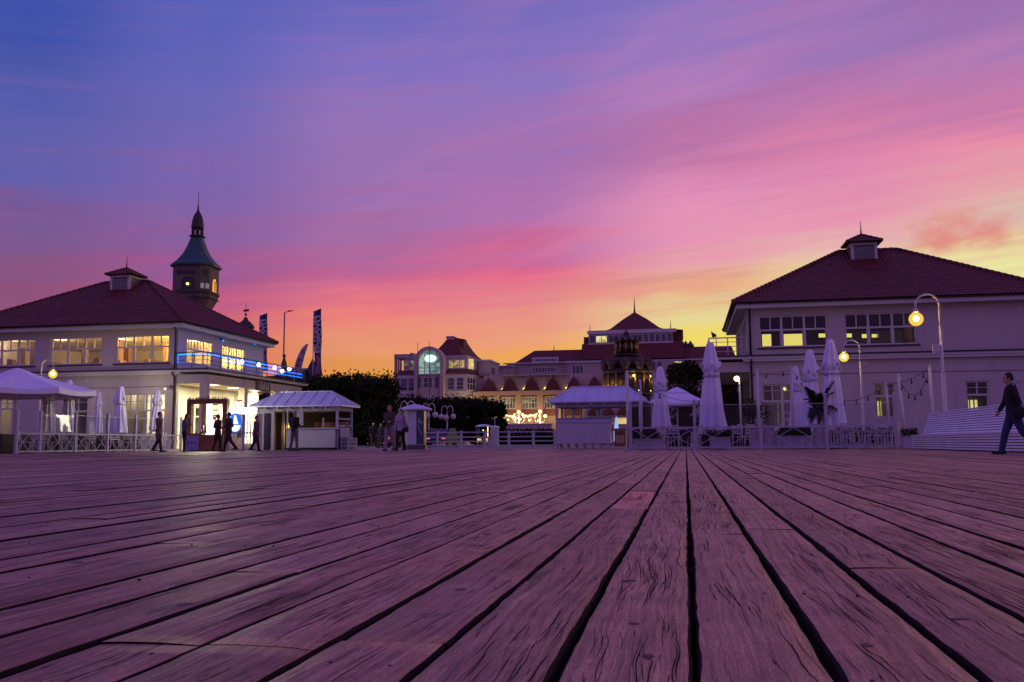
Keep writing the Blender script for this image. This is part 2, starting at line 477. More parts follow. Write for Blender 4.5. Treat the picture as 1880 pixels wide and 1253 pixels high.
    gaps = nt.math('MULTIPLY', nt.map(n1, .50, .30, 0, 1, True), nt.map(el, 3, 16, .05, .26))
    cur = nt.mix(gaps, cur, S(138, 104, 176))
    # one small ragged cloud low above the bright part
    e0, a0 = adaz(1765, 425)
    dx = nt.math('DIVIDE', nt.math('SUBTRACT', az, a0), 2.6); dy = nt.math('DIVIDE', nt.math('SUBTRACT', el, e0), 1.15)
    r2 = nt.math('ADD', nt.math('MULTIPLY', dx, dx), nt.math('MULTIPLY', dy, dy))
    wob = nt.math('MULTIPLY', nt.math('SUBTRACT', nt.noise(nt.xyz(nt.math('MULTIPLY', az, .7), nt.math('MULTIPLY', el, 1.3), 2.0), .6, 4, .55), .5), 5.0)
    puff = nt.map(nt.math('ADD', r2, wob), -.6, 1.9, .95, 0, True)
    cur = nt.mix(puff, cur, S(222, 136, 128))
    # the rest of the dome, behind the camera: blue violet dusk, brighter than the sunset side's upper sky
    back = nt.ramp(nt.math('DIVIDE', el, 90.0), [(0, S(132, 92, 150)), (.15, S(138, 100, 178)), (.5, S(122, 102, 192)), (1, S(112, 92, 185))])
    aaz = nt.math('ABSOLUTE', nt.math('SUBTRACT', az, 5))
    cur = nt.mix(nt.map(aaz, 70, 130, 0, 1, True), cur, back)
    cur = nt.mix(nt.map(el, 32, 60, 0, 1, True), cur, S(122, 92, 182))
    bg = nt.node('ShaderNodeBackground'); nt.l.new(cur, bg.inputs[0]); bg.inputs[1].default_value = 1.0
    sky = nt.node('ShaderNodeTexSky', sky_type='NISHITA'); sky.sun_disc = False
    sky.sun_elevation = rad(1.0); sky.sun_rotation = rad(9)
    bg2 = nt.node('ShaderNodeBackground'); nt.l.new(sky.outputs[0], bg2.inputs[0]); bg2.inputs[1].default_value = .003
    ad = nt.node('ShaderNodeAddShader'); nt.l.new(bg.outputs[0], ad.inputs[0]); nt.l.new(bg2.outputs[0], ad.inputs[1])
    nt.l.new(ad.outputs[0], out.inputs[0])
    sl = bpy.data.lights.new('sun', 'SUN'); sl.energy = .28; sl.color = (1, .5, .3); sl.angle = rad(10)
    so = bpy.data.objects.new('sun', sl); COL.objects.link(so)
    az0, e0 = rad(9), rad(3)
    dv = -Vector((sin(az0) * cos(e0), cos(az0) * cos(e0), sin(e0)))
    so.rotation_euler = dv.to_track_quat('-Z', 'Y').to_euler()
build_world()

# ------------------------------------------------------------------ deck
def deck_material():
    m, nt, out = newmat('weathered_deck_boards')
    b = nt.node('ShaderNodeBsdfPrincipled')
    co = nt.node('ShaderNodeTexCoord').outputs['Object']
    at_ = nt.node('ShaderNodeAttribute'); at_.attribute_name = 'board'
    r1, r2, r3 = nt.sep(at_.outputs['Vector'])
    X, Y, Z = nt.sep(co)
    seed = nt.math('MULTIPLY', r1, 57.0)
    y2 = nt.math('ADD', Y, nt.math('MULTIPLY', r2, 31.0))
    # knots: sparse cells
    vo = nt.node('ShaderNodeTexVoronoi'); vo.inputs['Scale'].default_value = 1.0
    nt.l.new(nt.xyz(nt.math('MULTIPLY', X, 7.0), nt.math('MULTIPLY', y2, 2.3), seed), vo.inputs['Vector'])
    pick = nt.map(nt.sep(vo.outputs['Color'])[0], .50, .56)
    dist = vo.outputs['Distance']
    kn = nt.math('MULTIPLY', nt.map(dist, .30, .08, 0, 1, True), pick)          # influence
    kc = nt.math('MULTIPLY', nt.map(dist, .17, .07, 0, 1, True), pick)           # core
    # grain coordinate across the board, bowed round the knots
    wv = nt.noise(nt.xyz(nt.math('MULTIPLY', X, 2.0), nt.math('MULTIPLY', y2, 1.1), seed), 1.0, 3, .5)
    wv2 = nt.noise(nt.xyz(nt.math('MULTIPLY', X, 9.0), nt.math('MULTIPLY', y2, 5.5), seed), 1.0, 2, .5)
    g = nt.math('ADD', X, nt.math('MULTIPLY', nt.math('SUBTRACT', wv, .5), .07))
    g = nt.math('ADD', g, nt.math('MULTIPLY', nt.math('SUBTRACT', wv2, .5), .009))
    g = nt.math('ADD', g, nt.math('MULTIPLY', kn, .016))
    fib = nt.noise(nt.xyz(nt.math('MULTIPLY', g, 300.0), nt.math('MULTIPLY', y2, 7.0), seed), 1.0, 3, .7)
    ring = nt.noise(nt.xyz(nt.math('MULTIPLY', g, 95.0), nt.math('MULTIPLY', y2, 1.0), seed), 1.0, 2, .5)
    # fine dark hairlines along the grain, in patches
    hl = nt.noise(nt.xyz(nt.math('MULTIPLY', g, 150.0), nt.math('MULTIPLY', y2, 4.5), nt.math('ADD', seed, 2.0)), 1.0, 2, .55)
    mk = nt.map(nt.noise(nt.xyz(nt.math('MULTIPLY', g, 14.0), nt.math('MULTIPLY', y2, 5.0), nt.math('ADD', seed, 4.0)), 1.0, 3, .6), .42, .58, 0, 1, True)
    crack = nt.math('MULTIPLY', nt.math('MULTIPLY', nt.map(hl, .36, .25, 0, 1, True), mk), .8)
    # stains, worn and bleached places
    big = nt.noise(nt.xyz(nt.math('MULTIPLY', X, 1.6), nt.math('MULTIPLY', Y, .8), 2.0), 1.0, 5, .6)
    med = nt.noise(nt.xyz(nt.math('MULTIPLY', X, 9.0), nt.math('MULTIPLY', y2, 6.0), seed), 1.0, 4, .6)
    spots = nt.map(nt.noise(nt.xyz(nt.math('MULTIPLY', X, 14.0), nt.math('MULTIPLY', y2, 22.0), seed), 1.0, 4, .6), .62, .74, 0, 1, True)
    base = nt.mix(r3, (.285, .112, .064, 1), (.44, .205, .120, 1))
    base = nt.mix(nt.map(r2, .93, .96, 0, 1), base, (.80, .29, .18, 1))             # a few newer, redder boards
    base = nt.mix(nt.math('MULTIPLY', nt.map(big, .38, .62), .35), base, (.40, .25, .18, 1))
    f = nt.math('ADD', nt.math('MULTIPLY', fib, .42), nt.math('MULTIPLY', ring, .33))
    f = nt.math('ADD', f, nt.math('MULTIPLY', med, .25))
    pit = nt.noise(nt.xyz(nt.math('MULTIPLY', g, 480.0), nt.math('MULTIPLY', y2, 60.0), seed), 1.0, 2, .6)
    k = nt.math('MULTIPLY', nt.map(f, .36, .62, .36, 1.48), nt.map(pit, .3, .7, .62, 1.38))
    base = nt.mix(1.0, base, nt.xyz(k, k, k), 'MULTIPLY')
    base = nt.mix(nt.math('MULTIPLY', spots, .45), base, (.07, .05, .05, 1))
    base = nt.mix(nt.math('MULTIPLY', kc, .75), base, (.075, .04, .035, 1))
    base = nt.mix(nt.math('MULTIPLY', crack, .92), base, (.010, .007, .008, 1))
    nt.set(b.inputs['Base Color'], base)
    nt.set(b.inputs['Roughness'], nt.map(f, .3, .7, .66, .42))
    b.inputs['Specular IOR Level'].default_value = .42
    hgt = nt.math('SUBTRACT', nt.math('MULTIPLY', f, .45), nt.math('MULTIPLY', crack, .35))
    hgt = nt.math('ADD', hgt, nt.math('MULTIPLY', kc, .5))
    hgt = nt.math('ADD', hgt, nt.math('MULTIPLY', med, .35))
    nt.set(b.inputs['Normal'], nt.bump(hgt, .55, .003))
    nt.l.new(b.outputs[0], out.inputs[0])
    return m

DECK_Y1 = 41.0
def build_deck():
    r = random.Random(3)
    b = MB(); attr = []; tops = []
    pitch = .1632
    gx0 = 0.004                                        # a gap runs straight ahead of the camera
    i0, i1 = int(-50 / pitch), int(30 / pitch)
    def put(vs, fs, col, smooth=False, dark=lambda q: False):
        b.add(vs, fs, 0, smooth); attr.extend([col] * len(fs))
        for q in range(len(fs)):
            if dark(q): b.m[len(b.m) - len(fs) + q] = 2
    for i in range(i0, i1):
        gap = r.uniform(.0065, .0115)
        if i in (-1, 0): gap = .0085
        xa, xb = gx0 + i * pitch + gap / 2, gx0 + (i + 1) * pitch - gap / 2 * r.uniform(.7, 1.2)
        near = -28 < i < 20
        y = -4.0 + r.uniform(0, 2.5)
        if i == -1: y = -4.0
        ys = [-6.0]
        while y < DECK_Y1:
            ys.append(y); y += r.choice([3.0, 4.0, 4.0, 5.0]) + r.uniform(-.02, .02)
        ys.append(DECK_Y1)
        if i == -2:                                    # short red replacement piece
            ys = [v for v in ys if not (2.2 < v < 6.4)] + [3.87, 5.25]
            ys.sort()
        if i == -4:
            ys = [v for v in ys if not (.4 < v < 2.6)] + [1.19]; ys.sort()
        for a, c in zip(ys[:-1], ys[1:]):
            ya, yb = a + .002, c - .002
            col = [r.random(), r.random() * .92, r.random(), 1]
            if i == -2 and abs(a - 3.87) < .01: col = [r.random(), 1.0, .9, 1]
            if i in (-71, -96, 31) and 9 < a < 16: col = [r.random(), 1.0, 1.0, 1]
            zt = r.uniform(-.0018, .0018); tilt = r.uniform(-.0015, .0015)
            if near and a < 9:
                n = max(2, int((min(yb, 9) - ya) / .05))
                yy = [ya + (min(yb, 9) - ya) * k / n for k in range(n + 1)]
                if yb > 9: yy += [9 + (yb - 9) * k / 6 for k in range(1, 7)]
                p1, p2 = r.uniform(0, 9), r.uniform(0, 9)
                amp = .0013
                vs = []
                for t in yy:
                    wl = amp * (sin(t * 3.1 + p1) + .6 * sin(t * 9.7 + p2) + .35 * sin(t * 31 + p1 * 3)) + r.uniform(-.0006, .0006)
                    wr = amp * (sin(t * 2.7 + p2) + .6 * sin(t * 8.3 + p1) + .35 * sin(t * 27 + p2 * 3)) + r.uniform(-.0006, .0006)
                    cup = .0012 * sin(t * 1.3 + p1); ew = r.uniform(-.0016, .0016)
                    L, R_ = xa + wl, xb + wr
                    row = [(L, t, -.05), (L + .0002, t, zt - tilt - .0065), (L + .0018, t, zt - tilt - .0030), (L + .0043 + ew, t, zt - tilt - .0006),
                           (L + .035, t, zt - tilt * .5 + cup), ((L + R_) / 2, t, zt + cup * 1.5), (R_ - .035, t, zt + tilt * .5 + cup),
                           (R_ - .0043 - ew, t, zt + tilt - .0006), (R_ - .0018, t, zt + tilt - .0030), (R_ - .0002, t, zt + tilt - .0065), (R_, t, -.05)]
                    vs.extend(row)
                tops.append((xa, xb, ya, min(yb, 9), zt, tilt, p1))
                w = 11; fs = []
                for k in range(len(yy) - 1):
                    for j in range(w - 1):
                        fs.append((k * w + j, k * w + j + 1, (k + 1) * w + j + 1, (k + 1) * w + j))
                fs.append(tuple(range(w))); e = (len(yy) - 1) * w; fs.append(tuple(range(e, e + w)))
                put(vs, fs, col, True, lambda q: q >= len(fs) - 2 or q % 10 in (0, 1, 2, 7, 8, 9))
                b.sm[-1] = b.sm[-2] = False
            else:
                e = .0055
                vs = []
                for t in (ya, yb):
                    vs += [(xa, t, -.05), (xa, t, zt - tilt - e), (xa + e, t, zt - tilt), (xb - e, t, zt + tilt), (xb, t, zt + tilt - e), (xb, t, -.05)]
                fs = [(j, j + 1, 6 + j + 1, 6 + j) for j in range(5)] + [(0, 1, 2, 3, 4, 5), (6, 7, 8, 9, 10, 11)]
                put(vs, fs, col, False, lambda q: q != 2)
    # drying checks: tapering dark splits that run with the grain in bundles and swerve round knots
    for (xa, xb, ya, yb, zt, tilt, p1) in tops:
        def top(x, t):
            u = (x - xa) / (xb - xa); cup = .0012 * sin(t * 1.3 + p1)
            if u < .22: return zt - tilt * .5 + cup + (u - .22) / .22 * (-(tilt * .5) * -1 + cup + .0003) * 1.0
            if u > .78: return zt + tilt * .5 + cup - (u - .78) / .22 * (cup + .0003 - tilt * .5)
            return zt + cup * (1.5 - abs(u - .5) / .28 * .5) + tilt * (u - .5) / .28 * .5
        kind = r.random(); L = yb - ya
        if L < .15: continue
        knots = [(r.uniform(xa + .03, xb - .03), r.uniform(ya, yb)) for _ in range(int(L * r.uniform(.8, 2.4)))]
        def bend(x, t):
            s_ = 0
            for kx, ky in knots:
                d = (t - ky); w = math.exp(-(d / .07) ** 2 - ((x - kx) / .045) ** 2); s_ += (.006 if x > kx else -.006) * w
            return s_
        nb = int(L * (5.0 + 13.0 * kind)); bs = r.gauss(0, .035); bph, bfr = r.uniform(0, 6), r.uniform(5, 12)
        for _ in range(nb):
            cx_, cy_ = r.uniform(xa + .018, xb - .018), r.uniform(ya, yb)
            ph, fr, am = r.uniform(0, 6), r.uniform(12, 34), r.uniform(.0006, .0026)
            slope = bs + r.gauss(0, .02)
            for q in range(r.randint(2, 9)):
                x0 = cx_ + r.gauss(0, .024); y0 = cy_ + r.gauss(0, .10); ln = r.choice([.03, .05, .08, .12, .20, .32]) * r.uniform(.7, 1.3); wd = r.uniform(.0002, .0006) * (1.5 if ln > .15 else 1) * (1 + .12 * max(0, ya))
                if y0 - ln / 2 < ya + .01 or y0 + ln / 2 > yb - .01: continue
                n = max(4, int(ln / .022)); left = []; right = []; ok = True; jx = 0
                for k in range(n + 1):
                    t = y0 - ln / 2 + ln * k / n; jx += r.gauss(0, .00045)
                    x = x0 + am * sin(t * fr + ph) + .003 * sin(t * bfr + bph) + slope * (t - y0) + jx; x += bend(x, t)
                    if not xa + .009 < x < xb - .009: ok = False; break
                    w = wd * (max(0.0, sin(pi * k / n)) ** .6) * r.uniform(.7, 1.25) + .0001
                    z = top(x, t) + .0006
                    left.append((x - w, t, z)); right.append((x + w, t, z))
                if not ok: continue
                m = n + 1
                b.add(left + right, [(k, k + 1, m + k + 1, m + k) for k in range(n)], 2); attr.extend([[0, 0, 0, 1]] * n)
        for kx, ky in knots:
            if r.random() < .6 and ya + .03 < ky < yb - .03 and xa + .03 < kx < xb - .03:
                rx, ry = r.uniform(.005, .017), r.uniform(.006, .016); rx = min(rx, kx - xa - .008, xb - kx - .008)
                b.add([(kx + rx * cos(2 * pi * j / 14) * r.uniform(.6, 1.25), ky + ry * sin(2 * pi * j / 14) * r.uniform(.6, 1.25), top(kx, ky) + .0007) for j in range(14)], [list(range(14))], 3); attr.append([0, 0, 0, 1])
    # nail heads, two to a board at each joist
    for i in range(-40, 40):
        for k in range(14):
            yj = 1.13 + k * .62
            for s_ in (.038, .125):
                if r.random() < .45: continue
                x = gx0 + i * pitch + s_ + r.uniform(-.006, .006); y = yj + r.uniform(-.012, .012)
                n0 = len(b.f)
                rr = r.uniform(.0026, .0036)
                b.lathe([(rr, -.004), (rr, .0006), (rr * .7, .0012), (0.0001, .0014)], (x, y, 0), 8, 1)
                attr.extend([[0, 0, 0, 1]] * (len(b.f) - n0))
    o = b.build('boardwalk', [deck_material(), M['black'], pbr('grimy_board_edge', (.018, .012, .011), .95, .4, 20, spec=.1), pbr('dark_knot_wood', (.075, .036, .028), .7, .6, 40)], attr=('board', attr))
    struct(o)
    g = MB(); g.quad((-3000, -1500, -.5), (3000, -1500, -.5), (3000, 4000, -.5), (-3000, 4000, -.5))
    struct(g.build('ground', pbr('dark_earth', (.05, .045, .04), .95, .3, .05)))
    g = MB(); g.box(-320, DECK_Y1 + .004, -.4, 320, 420, -.012)
    struct(g.build('pavement', pbr('stone_paving', (.20, .16, .15), .8, .2, .6, bump=.3, bscale=5)))
    g = MB()
    for k in range(76):
        yj = -5.6 + k * .62
        g.box(-50, yj - .05, -.24, 30, yj + .05, -.055)
    struct(g.build('boardwalk_joists', pbr('old_joist', (.05, .04, .035), .9, .3, 2)))
build_deck()
# ================================================================== the two pier pavilions
GLASSES = ('glass',)
def make_window(parent, mf, u0, u1, v0, v1, bays, split, top_lights=2, w=-.12, pane='glass', label=None, bar=.075):
    """casement window: frame with mullions, transom at split (0..1) and upper lights; panes are a sub-part"""
    b = MB()
    def B(a, c, d, e, p=0.0, t=.08): 
        pts = [mf(uu, vv, ww) for uu in (a, c) for vv in (d, e) for ww in (w - t / 2 + p, w + t / 2 + p)]
        xs = [q[0] for q in pts]; ys = [q[1] for q in pts]; zs = [q[2] for q in pts]
        b.box(min(xs), min(ys), min(zs), max(xs), max(ys), max(zs))
    B(u0, u0 + bar, v0, v1); B(u1 - bar, u1, v0, v1)
    B(u0 + bar, u1 - bar, v0, v0 + bar); B(u0 + bar, u1 - bar, v1 - bar, v1)
    L = (u1 - u0) / bays
    vs = v0 + (v1 - v0) * split
    for i in range(1, bays):
        B(u0 + L * i - bar * .8, u0 + L * i + bar * .8, v0 + bar, v1 - bar, .004)
    for i in range(bays):
        a = u0 + L * i + (bar if i == 0 else bar * .8); c = u0 + L * (i + 1) - (bar if i == bays - 1 else bar * .8)
        if split < 1:
            B(a, c, vs - .05, vs + .05, .008)
            for k in range(1, top_lights):
                x = a + (c - a) * k / top_lights
                B(x - .03, x + .03, vs + .05, v1 - bar, -.004)
        # slim casement rails inside each light
        for (p, q, r, s_) in ((a, a + .03, v0 + bar, vs - .05), (c - .03, c, v0 + bar, vs - .05)):
            B(p, q, r, s_, -.01, .05)
    f = b.build('window', M['trim'], parent)
    if label: f['label'] = label
    g = MB(); ww = w - .02
    g.quad(mf(u0 + .02, v0 + .02, ww), mf(u1 - .02, v0 + .02, ww), mf(u1 - .02, v1 - .02, ww), mf(u0 + .02, v1 - .02, ww))
    g.build('pane', M[pane] if isinstance(pane, str) else pane, f)
    return f

def roof_slope(b, eL, eR, rL, rR, mi=0, tw=.21, row=.33):
    """clay pantiles laid in real courses over one slope of a hipped roof"""
    eL, eR, rL, rR = map(Vector, (eL, eR, rL, rR))
    ud = (eR - eL).normalized(); L = (eR - eL).length
    base = (rL + rR) / 2 - (eL + eR) / 2
    sd = (base - ud * base.dot(ud)); SL = sd.length; sd.normalize()
    nrm = ud.cross(sd).normalized()
    if nrm.z < 0: nrm = -nrm
    ul1 = (rL - eL).dot(ud); ur1 = (rR - eL).dot(ud)
    n = int(SL / row) + 1; row = SL / n
    prof = [0, .022, .045, .040, .014]
    k = len(prof); step = tw / k
    for i in range(n):
        s0, s1 = i * row - (.05 if i == 0 else .03), (i + 1) * row
        t = (i + .5) / n
        ua, ub = ul1 * t, L + (ur1 - L) * t
        j0, j1 = math.ceil(ua / step), math.floor(ub / step)
        us = [(ua, 0.01)] + [(j * step, prof[j % k]) for j in range(j0, j1 + 1)] + [(ub, .01)]
        if len(us) < 3: continue
        vs = []
        jit = rnd.uniform(-.004, .004)
        for u, h in us:
            o = eL + ud * u
            vs.append(o + sd * s0 + nrm * (h + .012))
            vs.append(o + sd * s0 + nrm * (h + .042 + jit))
            vs.append(o + sd * s1 + nrm * (h + .010))
        fs = []
        for q in range(len(us) - 1):
            a = q * 3; c = a + 3
            fs += [(a, c, c + 1, a + 1), (a + 1, c + 1, c + 2, a + 2)]
        b.add(vs, fs, mi, False)
def hip_caps(b, p0, p1, r=.12, step=.36, mi=0):
    p0 = Vector(p0); p1 = Vector(p1); d = p1 - p0; n = max(1, int(d.length / step))
    for i in range(n):
        a = p0 + d * (i / n); c = p0 + d * ((i + 1.12) / n)
        b.tube([a, a + (c - a) * .08, c], [r * 1.12, r * 1.12, r * .86], 10, mi)

def hip_roof(parent, x0, x1, y0, y1, z0, z1, tile=True, name='roof', mats=None, r=.12, half=None, merge=False):
    h = half if half else (y1 - y0) / 2
    ym = (y0 + y1) / 2
    A = Vector((x0 + h, ym, z1)); B_ = Vector((x1 - h, ym, z1))
    c = [Vector((x0, y0, z0)), Vector((x1, y0, z0)), Vector((x1, y1, z0)), Vector((x0, y1, z0))]
    b = MB()
    if tile:
        roof_slope(b, c[0], c[1], A, B_)
        roof_slope(b, c[1], c[2], B_, B_)
        roof_slope(b, c[2], c[3], B_, A)
        roof_slope(b, c[3], c[0], A, A)
    dz = Vector((0, 0, -.02))
    b.add([c[0] + dz, c[1] + dz, c[2] + dz, c[3] + dz, A + dz, B_ + dz], [(0, 1, 5, 4), (1, 2, 5), (2, 3, 4, 5), (3, 0, 4)])
    if not merge: o = b.build(name, mats or M['tile'], parent)
    if r:
        g = b if merge else MB(); up = Vector((0, 0, .05))
        hip_caps(g, c[0] + up, A + up, r); hip_caps(g, c[1] + up, B_ + up, r); hip_caps(g, c[2] + up, B_ + up, r); hip_caps(g, c[3] + up, A + up, r)
        if (B_ - A).length > .1: hip_caps(g, A + up, B_ + up, r)
        if merge: o = b.build(name, mats or M['tile'], parent)
        else: g.build('ridge_tiles', mats or M['tile'], o)
    return o

AXIS = -27.1
def pavilion(mirror, label, win_up, win_low, back_ops, side_ops, porch_lit):
    X = (lambda x: AXIS - x) if mirror else (lambda x: x)
    def bx(b, x0, y0, z0, x1, y1, z1, mi=0):
        a, c = X(x0), X(x1); b.box(min(a, c), y0, z0, max(a, c), y1, z1, mi)
    root = thing('pier_pavilion', label, 'building', (X(11), 52, 0))
    F = lambda u, v, w: Vector((X(u), 52 - w, v))                 # front, u = x'
    BK = lambda u, v, w: Vector((X(u), 63.8 + w, v))
    SD = lambda u, v, w: Vector((X(3.5 - w), u, v))               # side towards the open middle, u = y
    # --- upper storey walls
    b = MB()
    ops = [(o[0], o[1], o[2], o[3]) for o in win_up]
    b.wall(F, 3.5, 18.6, 4.98, 7.62, ops, .32)
    b.wall(BK, 3.5, 18.6, 4.98, 7.62, back_ops, .3)
    b.wall(SD, 52.32, 63.5, 4.98, 7.62, side_ops, .32)
    b.wall(lambda u, v, w: Vector((X(18.6 + w), u, v)), 52.32, 63.5, 4.98, 7.62, [], .3)
    b.build('wall', M['wall'], root); b = MB()
    # --- ground storey
    lops = [(o[0], o[1], o[2], o[3]) for o in win_low]
    b.wall(F, 3.52, 18.6, -.05, 4.60, lops, .3)
    pw = MB(); pw.wall(lambda u, v, w: Vector((X(5.6 - w), u, v)), 52.3, 66.2, -.05, 4.60, [(54.2, 55.3, -.05, 2.4), (57.0, 60.4, .9, 2.9), (62.0, 64.6, .9, 2.9)], .25); pw.build('porch_wall', M['wall'], root)
    b.wall(lambda u, v, w: Vector((X(18.6 + w), u, v)), 52.3, 63.5, -.05, 4.60, [], .3)
    b.wall(BK, 3.82, 18.6, -.05, 4.60, [], .3)
    # shallow pilaster strips between the upper windows and fine courses below
    b.build('wall', M['wall'], root)
    b = MB()
    for z in (3.55, 2.98):
        bx(b, 3.53, 51.993, z, 18.62, 51.999, z + .03)
    bx(b, 3.2, 51.75, 4.602, 18.9, 63.2, 4.74)
    bx(b, 1.25, 51.7, 4.742, 19.0, 66.9, 4.86)
    b.build('cornice', M['trim'], root)
    b = MB(); bx(b, 1.22, 51.66, 4.862, 19.03, 66.95, 4.945); b.build('flashing', M['flash'], root)
    # eaves: soffit box, white fascia, dark gutter
    b = MB()
    bx(b, 2.95, 51.45, 7.50, 19.15, 64.35, 7.60)
    for (x0, y0, x1, y1) in ((2.90, 51.40, 19.2, 51.449), (2.90, 64.351, 19.2, 64.4)):
        bx(b, x0, y0, 7.48, x1, y1, 7.74)
    for x0, x1 in ((2.90, 2.949), (19.151, 19.2)):
        bx(b, x0, 51.45, 7.48, x1, 64.35, 7.74)
    b.build('eaves', M['trim'], root)
    b = MB()
    for y in (51.32, 64.48):
        b.tube([(X(2.82), y, 7.77), (X(19.28), y, 7.77)], .075, 8)
    for x in (2.82, 19.28):
        b.tube([(X(x), 51.32, 7.77), (X(x), 64.48, 7.77)], .075, 8)
    for x in (3.62,):
        b.tube([(X(x), 51.4, 7.7), (X(x), 51.9, 7.35), (X(x), 51.9, 4.95)], .055, 8)
        b.tube([(X(x), 51.6, 4.7), (X(x), 51.92, 4.45), (X(x), 51.92, .05)], .055, 8)
    b.build('gutter', M['flash'], root)
    # window sills
    for o in win_up:
        s_ = MB(); bx(s_, o[0] - .12, 51.93, o[2] - .1, o[1] + .12, 52.03, o[2] - .012)
        s_.build('window_sill', M['flash'], root)
        make_window(root, F, o[0], o[1], o[2], o[3], o[4], o[5], 2)
    for o in win_low:
        make_window(root, F, o[0], o[1], o[2], o[3], o[4], o[5], 2, pane=o[6] if len(o) > 6 else 'glass')
    for o in side_ops:
        make_window(root, SD, o[0], o[1], o[2], o[3], 3, .56, 3 if mirror else 2)
    for o in back_ops:
        pass
    for vx, vz in ((17.2, 6.9), (9.4, 4.25), (16.9, 3.25)):
        v = MB(); bx(v, vx, 51.96, vz, vx + .32, 51.998, vz + .22)
        for k in range(4): bx(v, vx + .02, 51.945, vz + .02 + k * .05, vx + .30, 51.959, vz + .045 + k * .05)
        v.build('wall_vent', M['trim'], root)
    v = MB(); v.tube([(X(3.7), 51.985, 3.9), (X(8), 51.985, 3.86), (X(12), 51.985, 3.88), (X(18.5), 51.985, 3.84)], .014, 5); v.build('cable', M['flash'], root)
    # --- rooms
    b = MB()
    bx(b, 3.82, 52.33, 7.40, 18.28, 63.48, 7.46); bx(b, 3.82, 52.33, 4.95, 18.28, 63.48, 5.06)
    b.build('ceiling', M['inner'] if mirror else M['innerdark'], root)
    b = MB()
    bx(b, 5.86, 56.9, 0, 18.2, 57.0, 4.5); bx(b, 5.86, 52.33, 4.35, 18.2, 57.0, 4.45); bx(b, 3.53, 52.31, -.04, 18.2, 63, .02)
    for x in (8.2, 11.2, 14.6): bx(b, x, 52.5, .02, x + .1, 56.9, 4.35)
    b.build('partition', M['inner'], root)
    # bar counters, cupboards and hanging lamps inside the rooms
    def bxp(_, *a):
        t_ = MB(); bx(t_, *a); t_.build('cabinet', M['brown'], root)
    fm = None
    r2 = random.Random(11 if mirror else 12)
    for k in range(16):
        x = 4.6 + k * .85 + r2.uniform(-.2, .2); y = r2.uniform(54.0, 60)
        hgt = r2.choice([.75, 1.1, 1.9, 2.2]) ; wd = r2.uniform(.3, .9)
        if hgt < 1.2:
            bxp(fm, x, y, 5.06, x + wd, y + .7, 5.06 + .75)
            bxp(fm, x + .1, y - .5, 5.06, x + .5, y - .1, 5.06 + .95)
        else: bxp(fm, x, y + 1, 5.06, x + wd * .6, y + 1.5, 5.06 + hgt)
    for k in range(10):
        x = 6.2 + k * 1.2; bxp(fm, x, 54.2 + (k % 3) * .6, .02, x + .6, 55.0 + (k % 3) * .6, .8)
        if k % 2: bxp(fm, x + .2, 56.5, .9, x + .8, 56.88, 2.4)
    # --- roof and lantern
    rf = hip_roof(root, X(2.72) if not mirror else X(19.38), X(19.38) if not mirror else X(2.72), 51.22, 64.58, 7.80, 11.62)
    cx, cyy = X(10.62), 57.2
    b = MB()
    b.box(cx - .70, cyy - .68, 10.6, cx + .70, cyy + .68, 11.72)
    lant = b.build('roof_lantern', M['darkmetal'], root)
    b = MB()
    for sx in (-1, 1):
        for sy in (-1, 1):
            b.cbox((cx + sx * .66, cyy + sy * .64, 11.15), (.16, .16, 1.14))
    b.box(cx - .76, cyy - .74, 11.721, cx + .76, cyy + .74, 11.90)
    b.build('lantern_frame', M['trim'], lant)
    b = MB()
    for k in range(7):
        z = 10.78 + k * .13
        for sy in (-1, 1):
            b.bar((cx - .58, cyy + sy * .70, z), (cx + .58, cyy + sy * .70, z), .09, .02, 0, (0, -sy * .7, .7))
        for sx in (-1, 1):
            b.bar((cx + sx * .72, cyy - .56, z), (cx + sx * .72, cyy + .56, z), .09, .02, 0, (-sx * .7, 0, .7))
    b.build('louvres', M['white'], lant)
    hip_roof(lant, cx - 1.0, cx + 1.0, cyy - .98, cyy + .98, 11.905, 12.46, True, 'lantern_roof', r=.07, half=1.0, merge=True)
    b = MB(); b.tube([(cx, cyy, 12.45), (cx, cyy, 12.6), (cx, cyy, 12.85), (cx, cyy, 13.35)], [.07, .05, .03, .012], 8)
    b.build('finial', M['flash'], lant)
    # --- porch wing under the balcony
    b = MB()
    bx(b, 1.55, 52.0, 4.05, 3.515, 52.3, 4.6)                      # front lintel
    bx(b, 1.55, 52.302, 4.05, 1.85, 66.4, 4.6)                     # long beam
    for yc in (52.16, 57.2, 62.0, 66.2):
        bx(b, 1.50, yc - .22, -.03, 1.94, yc + .22, 4.049)
    for yc in (57.2, 62.0):
        bx(b, 1.47, yc - .26, 4.06, 1.549, yc + .26, 4.6)
    b.build('porch_frame', M['wall'], root)
    if not mirror:
        b = MB(); bx(b, 1.96, 65.9, -.02, 5.3, 66.0, 4.199); b.build('porch_dark_backing', M['innerdark'], root)  # dark sheet added to shut out the bright sky behind the porch
    b = MB(); bx(b, 1.86, 52.31, 4.2, 5.3, 66.3, 4.26); b.build('porch_ceiling', M['inner'], root)
    for (u0, u1, v0, v1) in ((57.0, 60.4, .9, 2.9), (62.0, 64.6, .9, 2.9)):
        make_window(root, lambda u, v, w: Vector((X(5.6 - w), u, v)), u0, u1, v0, v1, 3, .66, 1, pane='pane_dim')
    d = MB(); bx(d, 5.64, 54.2, -.03, 5.7, 55.3, 2.4); dr = d.build('door', M['brown'], root)
    # --- balcony rail on the porch roof
    b = MB()
    xr = 1.40
    for z in (5.18, 5.45, 5.70, 5.93):
        rr = .035 if z > 5.9 else .018
        b.tube([(X(3.45), 51.78, z), (X(xr), 51.78, z), (X(xr), 66.6, z)], rr, 6, caps=True, smooth=False)
